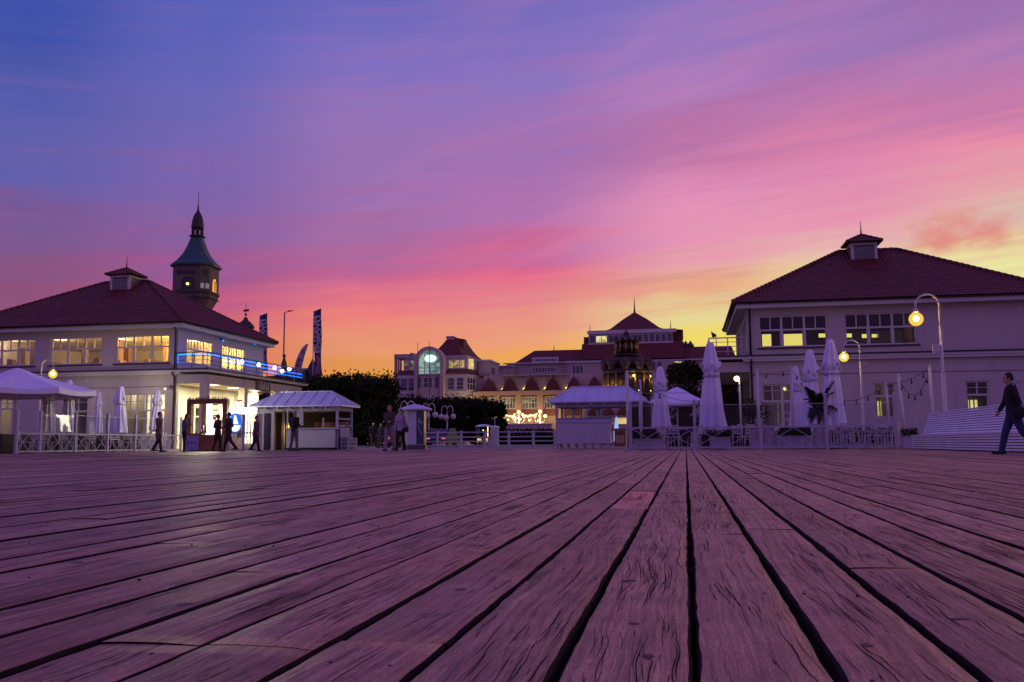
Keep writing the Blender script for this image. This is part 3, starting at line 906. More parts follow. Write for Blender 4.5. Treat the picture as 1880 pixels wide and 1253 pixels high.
    for x in (3.4, 2.4): b.tube([(X(x), 51.78, 4.95), (X(x), 51.78, 5.93)], .03, 6)
    for k in range(10): b.tube([(X(xr), 51.78 + k * 1.647, 4.95), (X(xr), 51.78 + k * 1.647, 5.93)], .03, 6)
    for k in range(62): b.tube([(X(xr), 52.0 + k * .236, 5.18), (X(xr), 52.0 + k * .236, 5.45)], .008, 4)
    rail = b.build('balcony_rail', M['darkmetal'] if mirror else M['white_metal'], root)
    return root, X, rail

def fx(px, mirror):
    x = at(px, 650, 52).x
    return AXIS - x if mirror else x
ZU0, ZU1 = AZ(1460, 637, 52), AZ(1460, 579, 52)
ZL0, ZL1 = AZ(270, 790, 52), AZ(270, 723, 52)
def bw(p0, p1, y0, y1, Y=63.8):
    return (at(p0, y1, Y).x, at(p1, y1, Y).x, at(p0, y1, Y).z, at(p0, y0, Y).z)

right, XR, _ = pavilion(False, 'cream two-storey pavilion behind the white slatted bench, upper windows mostly dark', 
    [(fx(1395, 0), fx(1521, 0), ZU0, ZU1, 3, .55), (fx(1553, 0), fx(1686, 0), ZU0, ZU1, 3, .55)],
    [(fx(1397, 0), fx(1470, 0), .95, AZ(1430, 706, 52), 2, .62), (fx(1601, 0), fx(1640, 0), AZ(1620, 768, 52), AZ(1620, 703, 52), 1, .62),
     (fx(1769, 0), fx(1812, 0), AZ(1790, 766, 52), AZ(1790, 700, 52), 1, .62)],
    [bw(1395, 1428, 614, 646), bw(1439, 1474, 614, 646), bw(1502, 1521, 613, 621), bw(1553, 1564, 613, 621), bw(1581, 1592, 614, 622), bw(1599, 1612, 614, 621)],
    [(53.2, 56.8, 5.4, 7.05), (58.4, 62.0, 5.4, 7.05)], False)
L_side = []
for a, c in ((343, 391), (408, 450)):
    L_side.append((atX(a, 650, -30.6).y, atX(c, 650, -30.6).y, AZ(366, 662, 53.6) , AZ(366, 617, 53.6)))
L_side = [(a, c, 5.42, 7.02) for a, c, _, _ in L_side]
left, XL, lrail = pavilion(True, 'cream two-storey pavilion with lit upper windows and a blue-lit balcony over its porch',
    [(fx(310, 1), fx(212, 1), ZU0, ZU1, 3, .58), (fx(186, 1), fx(92, 1), ZU0, ZU1, 3, .58), (fx(64, 1), fx(-30, 1), ZU0, ZU1, 3, .58)],
    [(fx(306, 1), fx(228, 1), .75, ZL1, 3, .62), (fx(165, 1), fx(128, 1), .75, ZL1, 1, .62), (fx(28, 1), fx(-20, 1), .75, ZL1, 2, .7)],
    [bw(262, 280, 640, 668), bw(288, 312, 640, 668)],
    L_side, True)

# electric light in the rooms and porch of the lit pavilion
def bulbs(root, pts, power, col, r=.09):
    for i, p in enumerate(pts):
        point_light('room_lamp', p, power, col, r)
WARM = (1, .72, .30)
bulbs(left, [(-32.6, 54.6, 7.0), (-32.6, 58.2, 7.0), (-32.6, 61.5, 7.0)], 760, (1, .66, .20))
bulbs(left, [(-37, 56, 7.1), (-41.2, 55.5, 7.1), (-44.5, 55, 7.1)], 62, (1, .72, .34))
bulbs(left, [(-34.6, 55, 3.6)], 40, (1, .86, .55)); bulbs(left, [(-40.6, 55.2, 3.6), (-43.6, 54.6, 3.4)], 60, (1, .86, .36))
bulbs(right, [(14.6, 58, 7.0)], 26, (1, .75, .35)); bulbs(right, [(9.6, 56.4, 3.6), (13.0, 56.4, 3.6)], 5, (1, .85, .38))
for i, yc in enumerate((53.6, 56.0, 59.4, 62.8)):
    p = MB(); p.box(XL(3.9), yc - .25, 4.17, XL(2.9), yc + .25, 4.198)
    p.build('ceiling_lamp', M['soft_glow'], left)
    area_light('porch_lamp', (XL(3.4), yc, 4.15), 330, (1, .93, .52), .9, .5)
# blue tubes along the balcony, on their own brackets just inside the top rail
tb = MB()
tb.tube([(XL(3.4), 51.86, 5.80), (XL(1.50), 51.86, 5.82), (XL(1.50), 62.6, 5.80)], .03, 6, smooth=False)
tb.tube([(XL(3.4), 51.86, 5.30), (XL(3.4), 51.86, 5.80)], .03, 6)
tb.tube([(XL(1.50), 54.0, 5.56), (XL(1.50), 66.3, 5.58)], .022, 6)
tb.tube([(XL(1.50), 60.0, 5.32), (XL(1.50), 66.3, 5.34)], .022, 6)
tb.build('light_tube', M['led'], left)
for i, (px, py) in enumerate(((444, 664.5), (475, 670), (504.5, 675.5), (518, 682), (531, 678))):
    p = atX(px, py, -28.9)
    q = thing('balcony_globe_lamp', ['white ball lamp on the blue-lit balcony, just in front of the upper side window',
        'white ball lamp on the blue-lit balcony, below the pale wall between window and banner',
        'white ball lamp on the blue-lit balcony beside the dark museum banner',
        'white ball lamp on the balcony, lowest of the five globes',
        'white ball lamp on the balcony next to the leaning feather flag'][i], 'lamp', (p.x, p.y, 4.95), 'ball lamps along the balcony')
    s_ = MB(); s_.sphere((p.x, p.y, p.z), .15, 14); s_.build('globe', M['white_glow'], q)
    s_ = MB(); s_.tube([(p.x, p.y, 4.95), (p.x, p.y, p.z - .14)], .018, 6); s_.build('pole', M['darkmetal'], q)
# small fittings: wall spotlights with blue light, fascia sign, wall lantern
for i, (px, py) in enumerate(((404, 627), (463, 633))):
    p = atX(px, py, -30.58)
    q = thing('wall_spotlight', ['blue wall spotlight between the two upper side windows', 'blue wall spotlight beyond the last upper side window'][i], 'lamp', (p.x, p.y, p.z), 'blue spotlights on the pavilion side wall')
    s_ = MB(); s_.box(p.x, p.y - .05, p.z + .1, p.x + .1, p.y + .05, p.z + .2); s_.tube([(p.x + .09, p.y, p.z + .15), (p.x + .2, p.y, p.z + .05)], .07, 8); s_.build('housing', M['black'], q)
    s_ = MB(); s_.tube([(p.x + .2, p.y, p.z + .05), (p.x + .23, p.y, p.z + .02)], [.07, .06], 8); s_.build('lens', M['led'], q)
q = thing('fascia_sign', 'dark purple bar sign fixed to the porch beam under the balcony', 'sign', (-28.6, 61.5, 4.0))
p0, p1 = atX(470, 705, -28.62), atX(495, 705, -28.62)
s_ = MB(); s_.box(-28.66, p0.y, 3.95, -28.55, p1.y, 4.66); s_.build('panel', pbr('purple_sign', (.10, .035, .06), .5), q)
s_ = MB()
for k in range(6):
    y = p0.y + .35 + k * (p1.y - p0.y - .5) / 6; hh = (.35, .5, .35, .5, .28, .5)[k]
    s_.box(-28.549, y, 4.06, -28.53, y + .08, 4.06 + hh); 
    if k in (1, 4): s_.box(-28.549, y + .081, 4.06, -28.53, y + .3, 4.14)
s_.build('lettering', M['trim'], q)
p = at(295.7, 760, 51.9)
q = thing('wall_lantern', 'small glowing orange lantern on the pavilion wall above the cafe tables', 'lamp', (p.x, 51.95, p.z))
s_ = MB(); s_.lathe([(.06, -.15), (.13, -.1), (.15, .05), (.10, .16), (.03, .2)], (p.x, 51.75, p.z), 12); s_.build('shade', M['orange_glow'], q)
s_ = MB(); s_.bar((p.x, 51.99, p.z + .22), (p.x, 51.75, p.z + .22), .03, .03); s_.build('bracket', M['black'], q)
q = thing('wall_floodlight', 'small pale floodlight on the wall beside the downpipe', 'lamp', (AX(313, 52, 710), 51.9, AZ(313, 711, 52)))
c_ = Vector(q.location); s_ = MB(); s_.tube([c_ + Vector((-.1, -.3, -.12)), c_ + Vector((0, .0, 0))], .08, 8); s_.build('housing', M['trim'], q)
s_ = MB(); s_.bar(c_, c_ + Vector((.05, .1, .1)), .05, .05); s_.build('bracket', M['darkmetal'], q)

# ================================================================== gooseneck lamps
def gooseneck(px, Y, side, label, power, bag=False):
    x = AX(px, Y, 700)
    q = thing('street_lamp', label, 'street lamp', (x, Y, 0), 'gooseneck lamps on the pier')
    R_ = .36
    b = MB()
    b.tube([(x, Y, 0), (x, Y, .9), (x, Y, .92), (x, Y, 2.4), (x, Y, 2.44), (x, Y, 3.9)], [.085, .085, .07, .065, .05, .045], 12)
    path = [(x, Y, 3.9)] + [(x + side * (R_ - R_ * cos(pi * k / 14)), Y, 4.62 + R_ * sin(pi * k / 14)) for k in range(15)] + [(x + side * 2 * R_, Y, 4.52)]
    b.tube(path, .034, 10)
    b.lathe([(.06, 0), (.075, .03), (.06, .06)], (x, Y, 2.40), 12); b.lathe([(.05, 0), (.06, .03), (.05, .06)], (x, Y, 3.88), 12)
    b.lathe([(.14, 0), (.14, .03), (.1, .06), (.09, .2)], (x, Y, 0), 14)
    b.build('pole', M['white_metal'], q)
    gx = x + side * 2 * R_
    b = MB(); b.lathe([(.035, .12), (.06, .10), (.085, .02), (.085, -.02)], (gx, Y, 4.42), 14); b.build('cap', M['white_metal'], q)
    b = MB(); b.sphere((gx, Y, 4.18), .225, 24); g = b.build('globe', M['globe'], q)
    b = MB(); b.sphere((gx, Y, 4.20), .085, 12); b.build('bulb', M['bulb_glow'], g)
    if bag:
        b = MB(); b.box(x - .27, Y - .06, 3.05, x - .05, Y + .05, 3.34); b.build('switch_box', M['white_metal'], q)
    return q
gooseneck(1732, 31.7, -1, 'tall white gooseneck lamp with amber globe behind the white slatted bench', 60, True)
gooseneck(1581, 45.5, -1, 'white gooseneck lamp with amber globe between the closed parasols and the pavilion windows', 60)
gooseneck(75, 45.0, 1, 'white gooseneck lamp with bright globe standing over the open cafe parasol', 60)
# lantern post by the dark porch
x = AX(1359, 46, 740); q = thing('lantern_post', 'short bright lantern post in front of the dark porch', 'street lamp', (x, 46, 0))
b = MB(); b.tube([(x, 46, 0), (x, 46, 3.45)], [.06, .045], 10); b.tube([(x, 46, 3.3), (x - .1, 46, 3.42), (x - .12, 46, 3.36)], .02, 6); b.build('pole', M['white_metal'], q)
b = MB(); b.sphere((x - .13, 46, 3.30), .12, 14); b.build('globe', emit('yellow_white_lamp', (1, .85, .3), 14), q)
b = MB(); b.cbox((x - .1, 46, .95), (.16, .12, .3)); b.build('switch_box', M['white_metal'], q)

for k in range(6): point_light('led_glow', (XL(1.66), 52.2 + k * 2.4, 5.6), 9, (.02, .12, 1), .1)
point_light('led_glow', (XL(2.6), 51.95, 5.6), 9, (.02, .12, 1), .1)

# lit serving hatches and a bright back room seen through the right pavilion's ground floor windows
for (p0, p1, y0, y1) in ((1610, 1626, 737, 764), (1773, 1795, 735, 756), (1432, 1437, 735, 775)):
    A, B_ = at(p0, y1, 56.86), at(p1, y0, 56.86)
    b = MB(); b.box(A.x, 56.86, A.z, B_.x, 56.89, B_.z); b.build('lit_hatch', M['pane_yellow'], right)
    b = MB()
    for k in range(4): x = A.x + (B_.x - A.x) * k / 3; b.box(x - .03, 56.80, A.z - .05, x + .03, 56.855, B_.z + .05)
    b.build('hatch_frame', M['brown'], right)

f_ = bpy.data.objects['wall_floodlight'].location
b = MB(); b.sphere((f_.x - .1, f_.y - .33, f_.z - .14), .06, 10); b.build('lens', M['soft_glow'], bpy.data.objects['wall_floodlight'])
point_light('wall_wash_fill', (f_.x - .8, 50.2, f_.z - .3), 46, (1, .90, .60), .1)
point_light('wall_wash_fill', (f_.x - 5.0, 49.6, f_.z - .3), 30, (1, .90, .60), .1)  # no fixture at this spot; added to carry warm light along the wall
# ================================================================== far buildings
def far_windows(root, mf, rows, name='window'):
    """rows: (u0,u1,v0,v1,nu,nv,pane)"""
    for (u0, u1, v0, v1, nu, nv, pane) in rows:
        b = MB(); t = min(.16, (u1 - u0) * .06)
        def B(a, c, d, e, w0=-.02, w1=.06):
            pts = [mf(a, d, w0), mf(c, e, w1)]
            b.box(min(p[0] for p in pts), min(p[1] for p in pts), min(p[2] for p in pts), max(p[0] for p in pts), max(p[1] for p in pts), max(p[2] for p in pts))
        B(u0, u0 + t, v0, v1); B(u1 - t, u1, v0, v1); B(u0 + t, u1 - t, v0, v0 + t); B(u0 + t, u1 - t, v1 - t, v1)
        for i in range(1, nu):
            u = u0 + (u1 - u0) * i / nu; B(u - t * .4, u + t * .4, v0 + t, v1 - t, -.02, .055)
        for i in range(1, nv):
            v = v0 + (v1 - v0) * i / nv; B(u0 + t, u1 - t, v - t * .35, v + t * .35, -.02, .05)
        f = b.build(name, M['trim'], root)
        g = MB(); g.quad(mf(u0 + .02, v0 + .02, .012), mf(u1 - .02, v0 + .02, .012), mf(u1 - .02, v1 - .02, .012), mf(u0 + .02, v1 - .02, .012))
        g.build('pane', M[pane], f)

def front_of(Y): return lambda u, v, w: Vector((u, Y - w, v))
def side_of(X): return lambda u, v, w: Vector((X + w, u, v))

# ---- villa with the arched window
def arch_villa():
    Y = 140.0
    x = lambda px, py=700: AX(px, Y, py)
    z = lambda py, px=800: AZ(px, py, Y)
    q = thing('spa_villa', 'pale villa with a tall lit teal arched window and dark red pyramid roof', 'building', (x(795), Y, 0))
    F = front_of(Y)
    b = MB()
    xa, xb = x(728), x(857)
    b.wall(F, xa, xb, 0, z(686), [], .4)
    b.box(xa, Y + .4, 0, xb, Y + 14, z(686))
    # bevelled corner and side
    b.prism([(xb, Y), (x(866), Y + 2.2), (x(866), Y + 13), (xb, Y + 13)], lambda u, v, w: Vector((u, v, w)), 0, z(688))
    b.box(xa + 1.2, Y + 1.2, z(686) + .01, xb - .2, Y + 13, z(655))
    b.prism([(xb - .2, Y + 1.2), (x(862), Y + 3), (x(862), Y + 12), (xb - .2, Y + 12)], lambda u, v, w: Vector((u, v, w)), z(686), z(655))
    b.box(x(862), Y + 4, 0, x(880), Y + 13, z(692)); b.box(x(864), Y + 5.5, z(692) + .01, x(886), Y + 13, z(660))
    b.build('wall', M['palace'], q)
    b = MB()                                                   # string courses, parapets
    b.box(xa - .2, Y - .18, z(694), xb + .1, Y - .002, z(690)); b.box(xa - .2, Y - .15, z(722), xb + .1, Y - .002, z(719))
    b.box(xa + 1.1, Y + 1.05, z(655), xb - .1, Y + 13.2, z(653)); b.box(x(864) - .1, Y + 5.3, z(660) + .01, x(886) + .2, Y + 13.2, z(657))
    b.build('cornice', M['trim'], q)
    # central bay with the arch
    cxm = x(791, 690); R1 = (x(818, 680) - x(764, 680)) / 2; zc = z(667)
    arc = [(cxm + R1 * cos(t), zc + R1 * 1.06 * sin(t)) for t in [pi * k / 24 for k in range(25)]]
    poly = [(cxm + R1, 0)] + arc + [(cxm - R1, 0)]
    R2 = R1 * .76
    b = MB()
    # ring of the arch
    inner = [(cxm + R2 * cos(pi * k / 24), zc + R2 * 1.1 * sin(pi * k / 24)) for k in range(25)]
    for k in range(24):
        a, c, d, e = arc[k], arc[k + 1], inner[k + 1], inner[k]
        b.prism([a, c, d, e], F, -.8, 1.3)
    zb = z(687)
    b.box(cxm - R1, Y - 1.3, 0, cxm - R2, Y + .8, zc); b.box(cxm + R2, Y - 1.3, 0, cxm + R1, Y + .8, zc)
    b.box(cxm - R2, Y - .7, 0, cxm + R2, Y - .02, zb)
    bay = b.build('arched_bay', M['palace'], q)
    b = MB()
    wp = [(cxm - R2, zb)] + [(cxm + R2, zb)] + inner
    b.add([F(u, v, .3) for u, v in wp], [list(range(len(wp)))])
    aw = b.build('arched_pane', M['pane_teal'], bay)
    b = MB()
    for k in (-.5, 0, .5): b.box(cxm + R2 * k - .06, Y - .42, zb, cxm + R2 * k + .06, Y - .31, zc + R2 * (1.05 if k == 0 else .9))
    for v in (.25, .55): b.box(cxm - R2, Y - .41, zb + (zc - zb) * v - .05, cxm + R2, Y - .315, zb + (zc - zb) * v + .05)
    b.box(cxm - R2, Y - 1.2, zb - .18, cxm + R2, Y - .31, zb)
    b.build('arched_mullions', M['trim'], bay)
    g = MB(); g.sphere((cxm + .1, Y + 3.0 - 3.6, z(659)), .8, 16, sc=(1.25, .3, .75)); 
    g.build('hall_lamp', emit('hall_lamp', (.75, 1, .88), 1.15), bay)
    far_windows(q, front_of(Y - .72), [(x(768.5), x(776), z(713), z(693), 1, 2, 'pane_dark'), (x(779), x(797), z(713), z(693), 2, 2, 'pane_dark'), (x(800), x(808), z(713), z(693), 1, 2, 'pane_dark'),
        (x(769), x(776), z(737), z(729), 2, 1, 'pane_dark'), (x(780), x(798), z(737), z(729), 4, 1, 'pane_dark'), (x(800), x(808), z(737), z(729), 2, 1, 'pane_dark')])
    far_windows(q, front_of(Y + .02 - .03), [(x(730), x(733.5), z(717), z(694.8), 1, 2, 'pane_dark'), (x(735), x(748), z(717), z(694.8), 1, 3, 'pane_dark'), (x(750), x(762), z(717), z(694.8), 1, 3, 'pane_dark'),
        (x(822), x(835), z(717), z(694.8), 1, 3, 'pane_dark'), (x(838), x(852), z(717), z(694.8), 1, 3, 'pane_dark'), (x(735), x(750), z(738), z(730), 4, 1, 'pane_dark'), (x(837), x(852), z(739), z(729), 4, 1, 'pane_dark')])
    far_windows(q, front_of(Y + 1.19), [(x(737), x(763), z(679), z(659), 3, 1, 'pane_dim'), (x(819), x(851), z(677), z(660), 3, 1, 'pane_warm')])
    # side faces towards the middle
    def bev(p, Y0, Y1, px0, px1):
        P0 = Vector((x(px0), Y0, 0)); P1 = Vector((x(px1), Y1, 0)); d = (P1 - P0); L = d.length; d.normalize(); n = Vector((d.y, -d.x, 0))
        return (lambda u, v, w: P0 + d * u + n * (w + .02) + Vector((0, 0, v))), L
    mf, L = bev(0, Y, Y + 2.2, 857, 866)
    for (v0, v1, pane) in ((z(717), z(694), 'pane_dark'), (z(741), z(729), 'pane_warm')):
        b = MB(); 
        for i in range(4):
            u = L * i / 3; p = mf(u, 0, .03); b.bar(p + Vector((0, 0, v0)), p + Vector((0, 0, v1)), .1, .1)
        for v in (v0, (v0 + v1) / 2, v1): b.bar(mf(0, v, .03), mf(L, v, .03), .1, .08)
        f = b.build('window', M['trim'], q)
        g = MB(); g.quad(mf(.02, v0, .02), mf(L - .02, v0, .02), mf(L - .02, v1, .02), mf(.02, v1, .02)); g.build('pane', M[pane], f)
    mf, L = bev(0, Y + 1.2, Y + 3, 857 - .6, 862)
    g = MB(); g.quad(mf(.1, z(678), .04), mf(L - .1, z(678), .04), mf(L - .1, z(659), .04), mf(.1, z(659), .04)); g.build('window', M['pane_warm'], q)
    far_windows(q, side_of(x(886)), [(Y + 6.2, Y + 9.5, z(686), z(668), 3, 1, 'pane_dark')])
    # red tiled skirts and pyramid roof
    b = MB()
    for (p0, p1) in ((729, 765), (817, 858)):
        u0, u1 = x(p0), x(p1)
        b.add([(u0, Y - .25, z(686)), (u1, Y - .25, z(686)), (u1, Y + 1.18, z(678)), (u0, Y + 1.18, z(678))], [(0, 1, 2, 3)])
        b.quad((u0, Y - .25, z(686)), (u1, Y - .25, z(686)), (u1, Y + .3, z(687)), (u0, Y + .3, z(687)))
        b.build('skirt_roof', M['tilefar'], q); b = MB()
    u1 = x(858)
    b.add([(u1, Y - .25, z(686)), (x(867), Y + 2.2, z(686)), (x(862), Y + 3, z(677)), (u1, Y + 1.2, z(678))], [(0, 1, 2, 3)])
    b.add([(x(867), Y + 2.2, z(686)), (x(867), Y + 13, z(686)), (x(862), Y + 12, z(677)), (x(862), Y + 3, z(677))], [(0, 1, 2, 3)]); b.build('skirt_roof', M['tilefar'], q); b = MB()
    b.add([(x(862), Y + 3.9, z(693)), (x(890), Y + 3.9, z(693)), (x(884), Y + 5.6, z(687)), (x(864), Y + 5.6, z(687))], [(0, 1, 2, 3)])
    b.build('skirt_roof', M['tilefar'], q)
    b = MB()
    e = [Vector((x(762), Y + 1.2, z(655))), Vector((x(852), Y + 1.2, z(655))), Vector((x(868), Y + 13, z(655))), Vector((x(766), Y + 13, z(655)))]
    a0, a1 = Vector((x(806), Y + 5.5, z(614))), Vector((x(832), Y + 8, z(614)))
    pts = []
    def lerp(p, r_, t, sag): 
        v = p.lerp(r_, t); v.z -= sag * sin(pi * t); return v
    rings = []
    for t in [k / 6 for k in range(7)]:
        rings.append([lerp(e[0], a0, t, .9), lerp(e[1], a1 if False else Vector((x(822), Y + 5.5, z(614))), t, .9), lerp(e[2], a1, t, .9), lerp(e[3], Vector((x(810), Y + 8, z(614))), t, .9)])
    vs = [p for rg in rings for p in rg]
    fs = [(i * 4 + k, i * 4 + (k + 1) % 4, (i + 1) * 4 + (k + 1) % 4, (i + 1) * 4 + k) for i in range(6) for k in range(4)] + [(24, 25, 26, 27)]
    b.add(vs, fs); rf = b.build('roof', M['tilefar'], q)
    b = MB(); b.box(x(804, 620), Y + 5.3, z(632), x(819.5, 620), Y + 7.2, z(613.5)); b.prism([(x(802.5, 612), z(613.4)), (x(821, 612), z(613.4)), (x(818, 612), z(611)), (x(805, 612), z(611))], front_of(Y + 5.3), .15, -2.1)
    b.build('chimney', M['palace'], rf)
    b = MB(); b.box(x(821.5, 620), Y + 5.6, z(632), x(826, 620), Y + 7.2, z(617)); b.box(x(827, 620), Y + 5.8, z(634), x(836, 620), Y + 7.6, z(619)); b.box(x(826.4, 620), Y + 5.7, z(619) + .01, x(836.8, 620), Y + 7.7, z(617.5))
    b.build('chimney', M['brickred'], rf)
    # open stair frame on the far corner
    b = MB()
    s0, s1 = x(713, 670), x(748, 670)
    for p0, p1 in ((713, 716.5), (719, 720.5), (723, 725), (731, 734)): b.box(x(p0), Y + 3, z(700), x(p1), Y + 3.6, z(653.5))
    b.box(x(713), Y + 2.9, z(653.4), x(738), Y + 7.1, z(645.5)); b.box(x(735), Y + 3.4, z(656), x(749), Y + 7, z(650)); b.box(x(745), Y + 3.4, z(650) + .01, x(749), Y + 6, z(644))
    b.box(x(713), Y + 2.9, 0, x(735), Y + 7.1, z(700) - .01)
    b.tube([(x(739), Y + 4, z(648)), (x(741), Y + 4, z(645)), (x(745), Y + 4, z(646))], .3, 6)
    b.build('stair_tower', M['palace'], q)
    b = MB()
    for px in (777.5, 798.5):
        b.tube([(x(px, 690), Y - 3.2, 0), (x(px, 640), Y - 3.2, z(632))], [.09, .04], 6)
    b.build('flagpole', M['darkmetal'], q)
    return q
arch_villa()

# ---- arcade wing with bell-shaped red gables
def arcade():
    Y = 142.0
    x = lambda px, py=730: AX(px, Y, py)
    z = lambda py, px=960: AZ(px, py, Y)
    q = thing('arcade_wing', 'long arcaded restaurant wing with bell-shaped dark red gables lit by yellow lamps', 'building', (x(960), Y, 0))
    F = front_of(Y)
    xs = [x(p) for p in (879, 913, 952.5, 992.5, 1031, 1070, 1109, 1148, 1187)]
    b = MB(); ops = []
    for i in range(8): ops.append((xs[i] + .5, xs[i + 1] - .5, z(751), z(729)))
    b.wall(F, xs[0] - .5, xs[-1] + .5, 0, z(719), ops, .4)
    b.build('wall', M['palaceor'], q)
    b = MB(); b.box(xs[0] - .5, Y + 5, 0, xs[-1], Y + 5.1, z(724)); b.box(xs[0] - .5, Y + .45, z(753.4), xs[-1], Y + 5, z(752.6)); b.box(xs[0] - .5, Y + .45, z(722), xs[-1], Y + 5, z(721.4)); b.build('inner_wall', M['inner'], q)
    b = MB()
    for u in xs: b.box(u - .42, Y - .35, z(790), u + .42, Y - .002, z(726))
    b.box(xs[0] - .7, Y - .9, z(726) + .002, xs[-1] + .7, Y - .002, z(718.5))
    b.build('pilaster', M['palaceor'], q)
    b = MB(); b.box(xs[0] - .4, Y - .2, z(764), xs[-1] + .4, Y - .004, z(753))
    b.box(xs[0] + .5, Y - .12, z(728.6), xs[-1] - .5, Y - .006, z(726.4)); b.build('red_band', M['brickred'], q)
    for i in range(8):
        far_windows(q, front_of(Y + .2), [(xs[i] + .5, xs[i + 1] - .5, z(751), z(729), 5, 2, 'pane_dim')])
    # bell gables
    b = MB()
    pk = [x(p, 700) for p in (897, 935, 975, 1014, 1053, 1091, 1129)]
    hw = (pk[1] - pk[0]) / 2
    zb, zt = z(718.4), z(696)
    for c in pk:
        pr = []
        for k in range(13):
            t = -1 + k / 6
            pr.append((c + hw * t * .995, zb + (zt - zb) * (1 if abs(t) < .06 else (.5 + .5 * cos(pi * (abs(t) - .06) / .94)) ** 1.35)))
        n = len(pr)
        vs = [Vector((u, Y - .25 + (v - zb) * .12, v)) for u, v in pr] + [Vector((u, Y + 1.6 , v)) for u, v in pr]
        b.add(vs, [[i, i + 1, n + i + 1, n + i] for i in range(n - 1)] + [list(range(n))])
        b.tube([(c, Y + .1, zt - .1), (c, Y + .1, zt + .5)], [.14, .03], 6)
    b.build('bell_gable', M['tilefar'], q)
    b = MB(); b.box(xs[0] + .5, Y + 1.61, z(721), xs[-1], Y + 2.0, z(688))
    b.build('parapet_wall', M['palace'], q)
    b = MB(); b.add([(x(918, 690), Y + .6, z(688)), (x(1042, 690), Y + .6, z(688)), (x(1036, 688), Y + 5, z(684.5)), (x(926, 688), Y + 5, z(684.5)), (x(918, 690), Y + .6, z(689)), (x(1042, 690), Y + .6, z(689))], [(0, 1, 2, 3), (0, 1, 5, 4)])
    b.build('canopy', M['zinc'], q)
    b = MB(); yl = MB()
    for i, px in enumerate((921.5, 961, 1000, 1039.5)):
        u = x(px, 712)
        b.tube([(u, Y + 1.2, z(719)), (u, Y + 1.2, z(691))], .08, 6)
        yl.sphere((u, Y + .9, z(714.5)), .26, 8)
        point_light('gable_uplight', (u, Y + 1.0, z(715.5)), 26, (1, .72, .05), .15)
    for i in range(4): point_light('arcade_fill_light', (xs[i] + 2.2, Y - 2.2, z(762)), 120, (1, .76, .34), .2)  # fill lights without fixtures, added to brighten the pilasters and wall
    point_light('arcade_fill_light', (xs[0] - 1.0, Y - 3.5, z(745)), 150, (1, .74, .36), .2)
    b.build('mast', M['trim'], q); yl.build('uplight', emit('yellow_uplight', (1, .78, .08), 3), q)
    return q
arcade()

